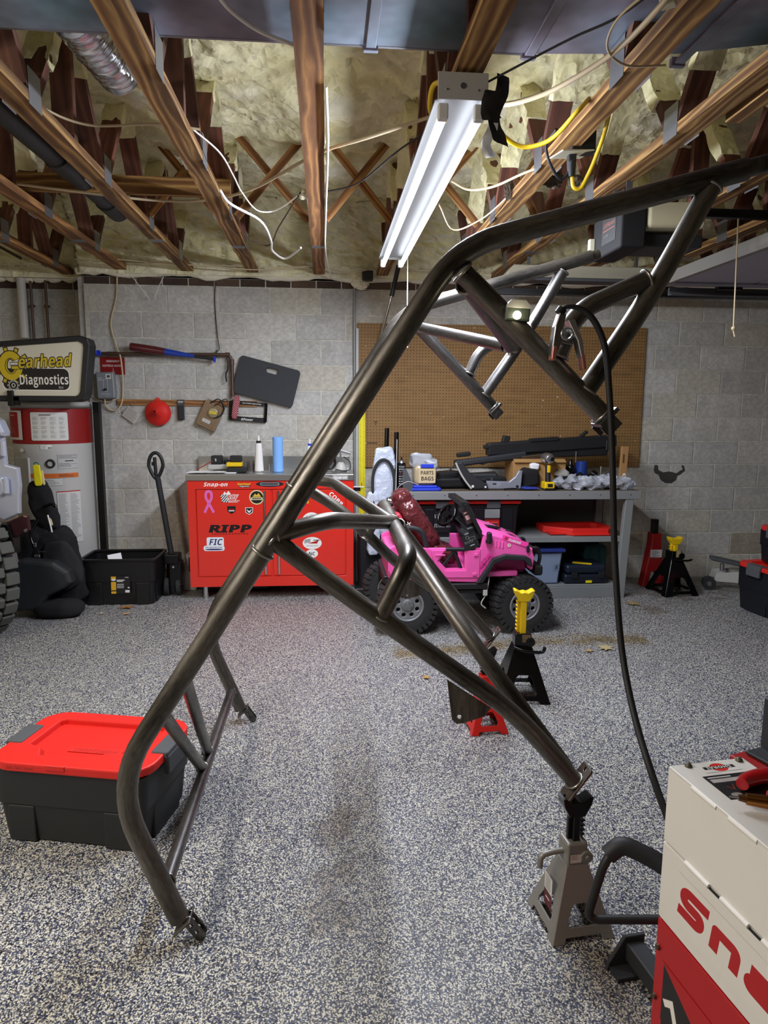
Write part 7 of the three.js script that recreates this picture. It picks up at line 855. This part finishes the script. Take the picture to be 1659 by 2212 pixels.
// ---------- welder at the lower right ----------
{
  const t = thing('welder', 'white and red portable welder on a cart in the lower right corner', 'welder', [0, 0, 0]), H = 0.72, Wd = 0.185, L = 0.75, y1 = 0.36, yh = 0.545;
  part(t, 'upper_panel', box(0.004, (yh + H) / 2, L / 2, 0.008, H - yh - 0.003, L, 0.003), M.white); part(t, 'lower_panel', box(0.004, (y1 + yh) / 2, L / 2, 0.008, yh - y1 - 0.003, L, 0.003), M.white);
  part(t, 'top_panel', box(Wd / 2, H - 0.004, L / 2, Wd, 0.008, L, 0.003), mat(0xd9d7d0, 0.42)); part(t, 'rear_panel', box(Wd / 2, (H + y1) / 2 - 0.002, 0.006, Wd - 0.01, H - y1 - 0.012, 0.008, 0.002), M.white); part(t, 'right_panel', box(Wd - 0.004, (H + 0.06) / 2, L / 2, 0.008, H - 0.08, L, 0.003), M.white);
  part(t, 'red_base', [box(Wd / 2, (y1 + 0.05) / 2, L / 2, Wd, y1 - 0.05 - 0.006, L, 0.004)], mat(0xb3171b, 0.42));
  for (const [y, n] of [[H - 0.006, 5], [yh, 7]]) { const g = []; for (let i = 0; i < n; i++) g.push(rod([y > 0.7 ? 0.002 : -0.001, y, 0.08 + i * 0.11], [y > 0.7 ? 0.002 : -0.001, y, 0.08 + i * 0.11 + 0.075], 0.0055, 0.0055, 10)); for (const q of g) part(t, 'hinge_knuckle', q, M.white); }
  part(t, 'hinge_gap', Array.from({ length: 6 }, (_, i) => box(-0.0005, yh - 0.0035, 0.168 + i * 0.11, 0.003, 0.004, 0.034)), M.blackPlastic).userData.kind = 'stuff';
  for (const [x, z] of [[0.04, 0.012], [0.166, 0.012]]) part(t, 'top_screw', xf(lathe([[0, 0.008], [0.004, 0.008], [0.0075, 0.004], [0.008, 0]], 12), [x, H, z]), mat(0x5e5a4a, 0.5, 0.6)); for (const y of [0.29, 0.165]) part(t, 'side_screw', rod([-0.006, y, 0.012], [0, y, 0.012], 0.006, 0.007, 12), mat(0x5e4a3a, 0.5, 0.6));
  const side = (name, w, h, m, z, y) => decal(t, name, w, h, m, [-0.0012, y, z], [0, -Math.PI / 2, 0]);
  side('maker_name', 0.57, 0.12, print(1240, 300, (g, w, h) => {
    g.fillStyle = '#e4e2dc'; g.fillRect(0, 0, w, h); g.strokeStyle = '#b3171b'; g.lineWidth = 54; g.lineJoin = 'round';
    const L0 = (x, d) => { g.save(); g.translate(x, 70); g.transform(1, 0, -0.12, 1, 0, 0); g.beginPath(); d(); g.stroke(); g.restore(); };
    L0(30, () => { g.moveTo(190, 0); g.lineTo(70, 0); g.quadraticCurveTo(26, 0, 26, 34); g.quadraticCurveTo(26, 68, 70, 68); g.lineTo(122, 68); g.quadraticCurveTo(150, 68, 150, 96); g.quadraticCurveTo(150, 130, 112, 130); g.lineTo(0, 130); });
    L0(250, () => { g.moveTo(26, 152); g.lineTo(26, 36); g.lineTo(120, 36); g.quadraticCurveTo(150, 36, 150, 66); g.lineTo(150, 152); });
    L0(460, () => { g.moveTo(20, 36); g.lineTo(110, 36); g.quadraticCurveTo(146, 36, 146, 66); g.lineTo(146, 152); g.moveTo(146, 130); g.lineTo(54, 130); g.quadraticCurveTo(24, 130, 24, 106); g.quadraticCurveTo(24, 84, 54, 84); g.lineTo(140, 84); });
    L0(670, () => { g.moveTo(26, 200); g.lineTo(26, 36); g.lineTo(116, 36); g.quadraticCurveTo(148, 36, 148, 66); g.lineTo(148, 100); g.quadraticCurveTo(148, 130, 116, 130); g.lineTo(26, 130); });
    L0(860, () => { g.moveTo(0, 84); g.lineTo(50, 84); }); L0(960, () => { g.strokeRect(26, 36, 100, 94); }); L0(1130, () => { g.moveTo(26, 152); g.lineTo(26, 36); g.lineTo(90, 36); });
  }, 0.45), 0.345, 0.452);
  side('model_emblem', 0.34, 0.26, print(340, 260, (g, w, h) => { g.fillStyle = '#b3171b'; g.fillRect(0, 0, w, h); g.fillStyle = '#1c1a1a'; g.beginPath(); g.moveTo(6, 4); g.lineTo(330, 180); g.lineTo(330, 258); g.lineTo(6, 258); g.fill(); g.fillStyle = '#b3171b'; g.fillRect(6, 140, 3, 118); g.strokeStyle = '#eeeae2'; g.lineWidth = 16; g.lineJoin = 'miter'; g.beginPath(); g.moveTo(14, 92); g.lineTo(40, 74); g.lineTo(64, 128); g.lineTo(150, 190); g.moveTo(64, 128); g.lineTo(50, 176); g.stroke(); }, 0.45), 0.2, 0.14);
  const top = (name, w, h, m, x, z) => decal(t, name, w, h, m, [x, H + 0.0006, z], [-Math.PI / 2, 0, 0]);
  top('brand_sticker', 0.09, 0.034, print(270, 102, (g, w, h) => { g.fillStyle = '#d9d7d0'; g.fillRect(0, 0, w, h); g.fillStyle = '#c8281f'; g.beginPath(); g.ellipse(135, 51, 60, 48, 0, 0, 7); g.fill(); g.save(); g.translate(135, 51); g.rotate(Math.PI); g.fillStyle = '#141212'; g.fillRect(-112, -17, 224, 34); txt(g, 'SHORAI', 0, 2, 'bold 38px sans-serif', '#d9d7d0', 'center', 1.3); g.restore(); }, 0.45), 0.103, 0.028);
  top('warning_plate', 0.118, 0.088, print(236, 176, (g, w, h) => { g.fillStyle = '#141316'; g.fillRect(0, 0, w, h); g.fillStyle = '#c8c6c2'; g.fillRect(14, 12, 110, 8); g.fillRect(14, 28, 200, 26); g.fillStyle = '#141316'; for (let i = 0; i < 26; i++) g.fillRect(16 + i * 8, 26, 2, 30); g.strokeStyle = '#a83028'; g.lineWidth = 3; g.beginPath(); g.moveTo(50, 86); g.lineTo(72, 110); g.lineTo(88, 70); g.stroke(); g.fillStyle = '#8c8a86'; g.beginPath(); g.ellipse(50, 146, 24, 13, 0, 0, 7); g.fill(); }, 0.45), 0.1, 0.1);
  part(t, 'cart_foot', [ext([[0.03, 0], [0.036, 0.022], [0.08, 0.092], [0.14, 0.092], [0.14, 0]], 0.012, { bevel: 0.002 }).translate(0, 0.0, -0.25), box(0.09, 0.006, -0.22, 0.1, 0.012, 0.05), box(0.11, 0.05, -0.13, 0.05, 0.05, 0.24, 0.004)], M.black2);
  part(t, 'cart_wheel', rod([0.2, 0.05, 0.3], [0.23, 0.05, 0.3], 0.05, 0.05, 20), M.rubber); part(t, 'cart_tray', box(Wd / 2, 0.035, L / 2, Wd + 0.03, 0.03, L, 0.005), M.blackMetal);
  t.position.set(0.74, 0, -1.345); t.rotation.y = 0.1257;
  // cart handle behind the casing, in the welder's own axes
  part(t, 'cart_handle', pipe([[0.05, 0.3, -0.05], [-0.118, 0.288, -0.1], [-0.08, 0.43, -0.1], [-0.045, 0.474, -0.1], [0.06, 0.43, -0.02]], 0.0105, [0.03, 0.05, 0.05], 12), M.blackPlastic); part(t, 'foam_grip', pipe([[-0.072, 0.448, -0.1], [-0.04, 0.477, -0.095], [0.02, 0.458, -0.05], [0.06, 0.432, -0.02]], 0.021, 0.04, 14), M.cord);
  part(t, 'rear_box', box(0.1, 0.66, -0.035, 0.08, 0.05, 0.06, 0.012), M.black2);
}
const wl = (x, y, z) => [0.74 + x * 0.992 + z * 0.1254, y, -1.345 - x * 0.1254 + z * 0.992];
{ const t = thing('welding_gun', 'copper tipped welding gun lying on top of the white welder', 'welding gun', wl(0.1, 0.721, 0.2)); const y = 0.742; part(t, 'nozzle', [rod(wl(0.045, y, 0.178), wl(0.1, y, 0.21), 0.011, 0.0145, 20), rod(wl(0.1, y, 0.21), wl(0.19, y, 0.262), 0.0145, 0.015, 20)], mat(0xa8713e, 0.25, 1)); part(t, 'contact_tip', rod(wl(0.034, y, 0.171), wl(0.046, y, 0.178), 0.006, 0.008), mat(0x6c4a30, 0.35, 0.9)); part(t, 'welding_wire', rod(wl(0.02, y, 0.164), wl(0.036, y, 0.172), 0.0012), M.zinc); }
{ const t = thing('pliers', 'red handled pliers lying on top of the white welder', 'pliers', wl(0.15, 0.721, 0.12)); part(t, 'handle', wire([wl(0.083, 0.736, 0.122), wl(0.1, 0.737, 0.112), wl(0.15, 0.738, 0.104), wl(0.21, 0.738, 0.115), wl(0.3, 0.738, 0.16)], (q) => 0.0125 + 0.003 * Math.sin(q * 3), 14), pmat(0xb0101a, 0.25, 0, { clearcoat: 0.6 })); part(t, 'handle', wire([wl(0.112, 0.734, 0.168), wl(0.13, 0.735, 0.165), wl(0.2, 0.735, 0.17), wl(0.3, 0.735, 0.19)], 0.012, 14), pmat(0xb0101a, 0.25, 0, { clearcoat: 0.6 })); part(t, 'jaw', box(...wl(0.32, 0.735, 0.18), 0.06, 0.012, 0.03, 0.004, [0, 0.1, 0]), M.zinc); }
{ const t = thing('bracket_stand', 'red and black bracket standing behind the welder at the right edge', 'stand', [1.08, 0, -1.5]); part(t, 'red_plate', [box(1.03, 0.665, -1.43, 0.14, 0.03, 0.1, 0.006, [0, 0.3, 0])], M.redDark); part(t, 'black_bracket', [box(1.045, 0.686, -1.43, 0.1, 0.008, 0.08, 0.003, [0, 0.3, 0]), box(1.06, 0.75, -1.45, 0.05, 0.13, 0.05, 0.006)], M.black2); part(t, 'post', box(1.07, 0.325, -1.46, 0.06, 0.65, 0.06, 0.006), M.redDark); part(t, 'bolt', rod([1.03, 0.69, -1.405], [1.03, 0.694, -1.405], 0.008), M.zinc); }
// ---------- ground clamp, its lead and the work light on the cage ----------
{ const t = thing('ground_clamp', 'metal spring welding ground clamp biting the cage gusset tube', 'clamp', [0.6, 1.62, -1.76]), z = -1.755;
  part(t, 'jaw', [ext([[0.565, 1.62], [0.572, 1.69], [0.583, 1.725], [0.6, 1.72], [0.592, 1.68], [0.598, 1.66], [0.618, 1.655], [0.62, 1.645], [0.59, 1.65], [0.578, 1.62]], 0.03, { bevel: 0.002 }).translate(0, 0, z)], M.steelLight); part(t, 'jaw', [ext([[0.603, 1.705], [0.62, 1.708], [0.642, 1.66], [0.652, 1.6], [0.646, 1.596], [0.63, 1.655]], 0.034, { bevel: 0.002 }).translate(0, 0, z)], M.zinc); part(t, 'spring', [xf(new THREE.TorusGeometry(0.014, 0.003, 6, 16), [0.603, 1.672, z + 0.03]), xf(new THREE.TorusGeometry(0.014, 0.003, 6, 16), [0.603, 1.672, z + 0.024])], M.zinc).userData.kind = 'stuff'; part(t, 'copper_tooth', [box(0.572, 1.625, z + 0.02, 0.012, 0.035, 0.03, 0.003, [0, 0, -0.1]), box(0.648, 1.605, z + 0.02, 0.01, 0.04, 0.03, 0.003, [0, 0, 0.2])], mat(0xc08078, 0.4, 0.7)).userData.kind = 'stuff'; part(t, 'lead_boss', [rod([0.583, 1.722, z + 0.02], [0.592, 1.735, z + 0.02], 0.012)], M.blackPlastic); }
one('welding_lead', wire([[0.588, 1.732, -1.735], [0.6, 1.738, -1.73], [0.63, 1.735, -1.725], [0.662, 1.712, -1.72], [0.697, 1.65, -1.72], [0.716, 1.526, -1.715], [0.728, 1.35, -1.7], [0.74, 1.106, -1.68], [0.748, 0.87, -1.62], [0.745, 0.74, -1.52], [0.745, 0.66, -1.43], [0.77, 0.57, -1.39], [0.8, 0.5, -1.37]], (q) => 0.0045 + 0.0038 * Math.min(1, q * 4), 10), M.cord, 'thick black welding lead hanging from the clamp down to the welder', 'cable');
{ const t = thing('work_light', 'small lit grey work light stuck on the near down tube', 'lamp', [0.478, 1.69, -1.76]); part(t, 'housing', xf(ext([[-0.03, -0.022], [0.032, -0.022], [0.032, 0.012], [0.018, 0.026], [-0.02, 0.026], [-0.03, 0.012]], 0.05, { bevel: 0.004 }), [0.483, 1.728, -1.8], [0, 0, -0.05]), mat(0x3f463c, 0.5)); part(t, 'bezel', xf(ext([[-0.03, 0.008], [0.032, 0.008], [0.032, 0.013], [0.018, 0.027], [-0.02, 0.027], [-0.03, 0.013]], 0.004), [0.482, 1.728, -1.747], [0, 0, -0.05]), M.greyLight);
  part(t, 'lens', new THREE.SphereGeometry(0.0105, 16, 12).translate(0.479, 1.718, -1.744), new THREE.MeshStandardMaterial({ color: 0xffffff, emissive: 0xfff6d8, emissiveIntensity: 8 })); const l = new THREE.PointLight(0xfff2cc, 0.004); l.position.set(0.479, 1.716, -1.728); l.shadow.radius = 0.5; l.castShadow = true; scene.add(l); }
renderer.render(scene, camera);
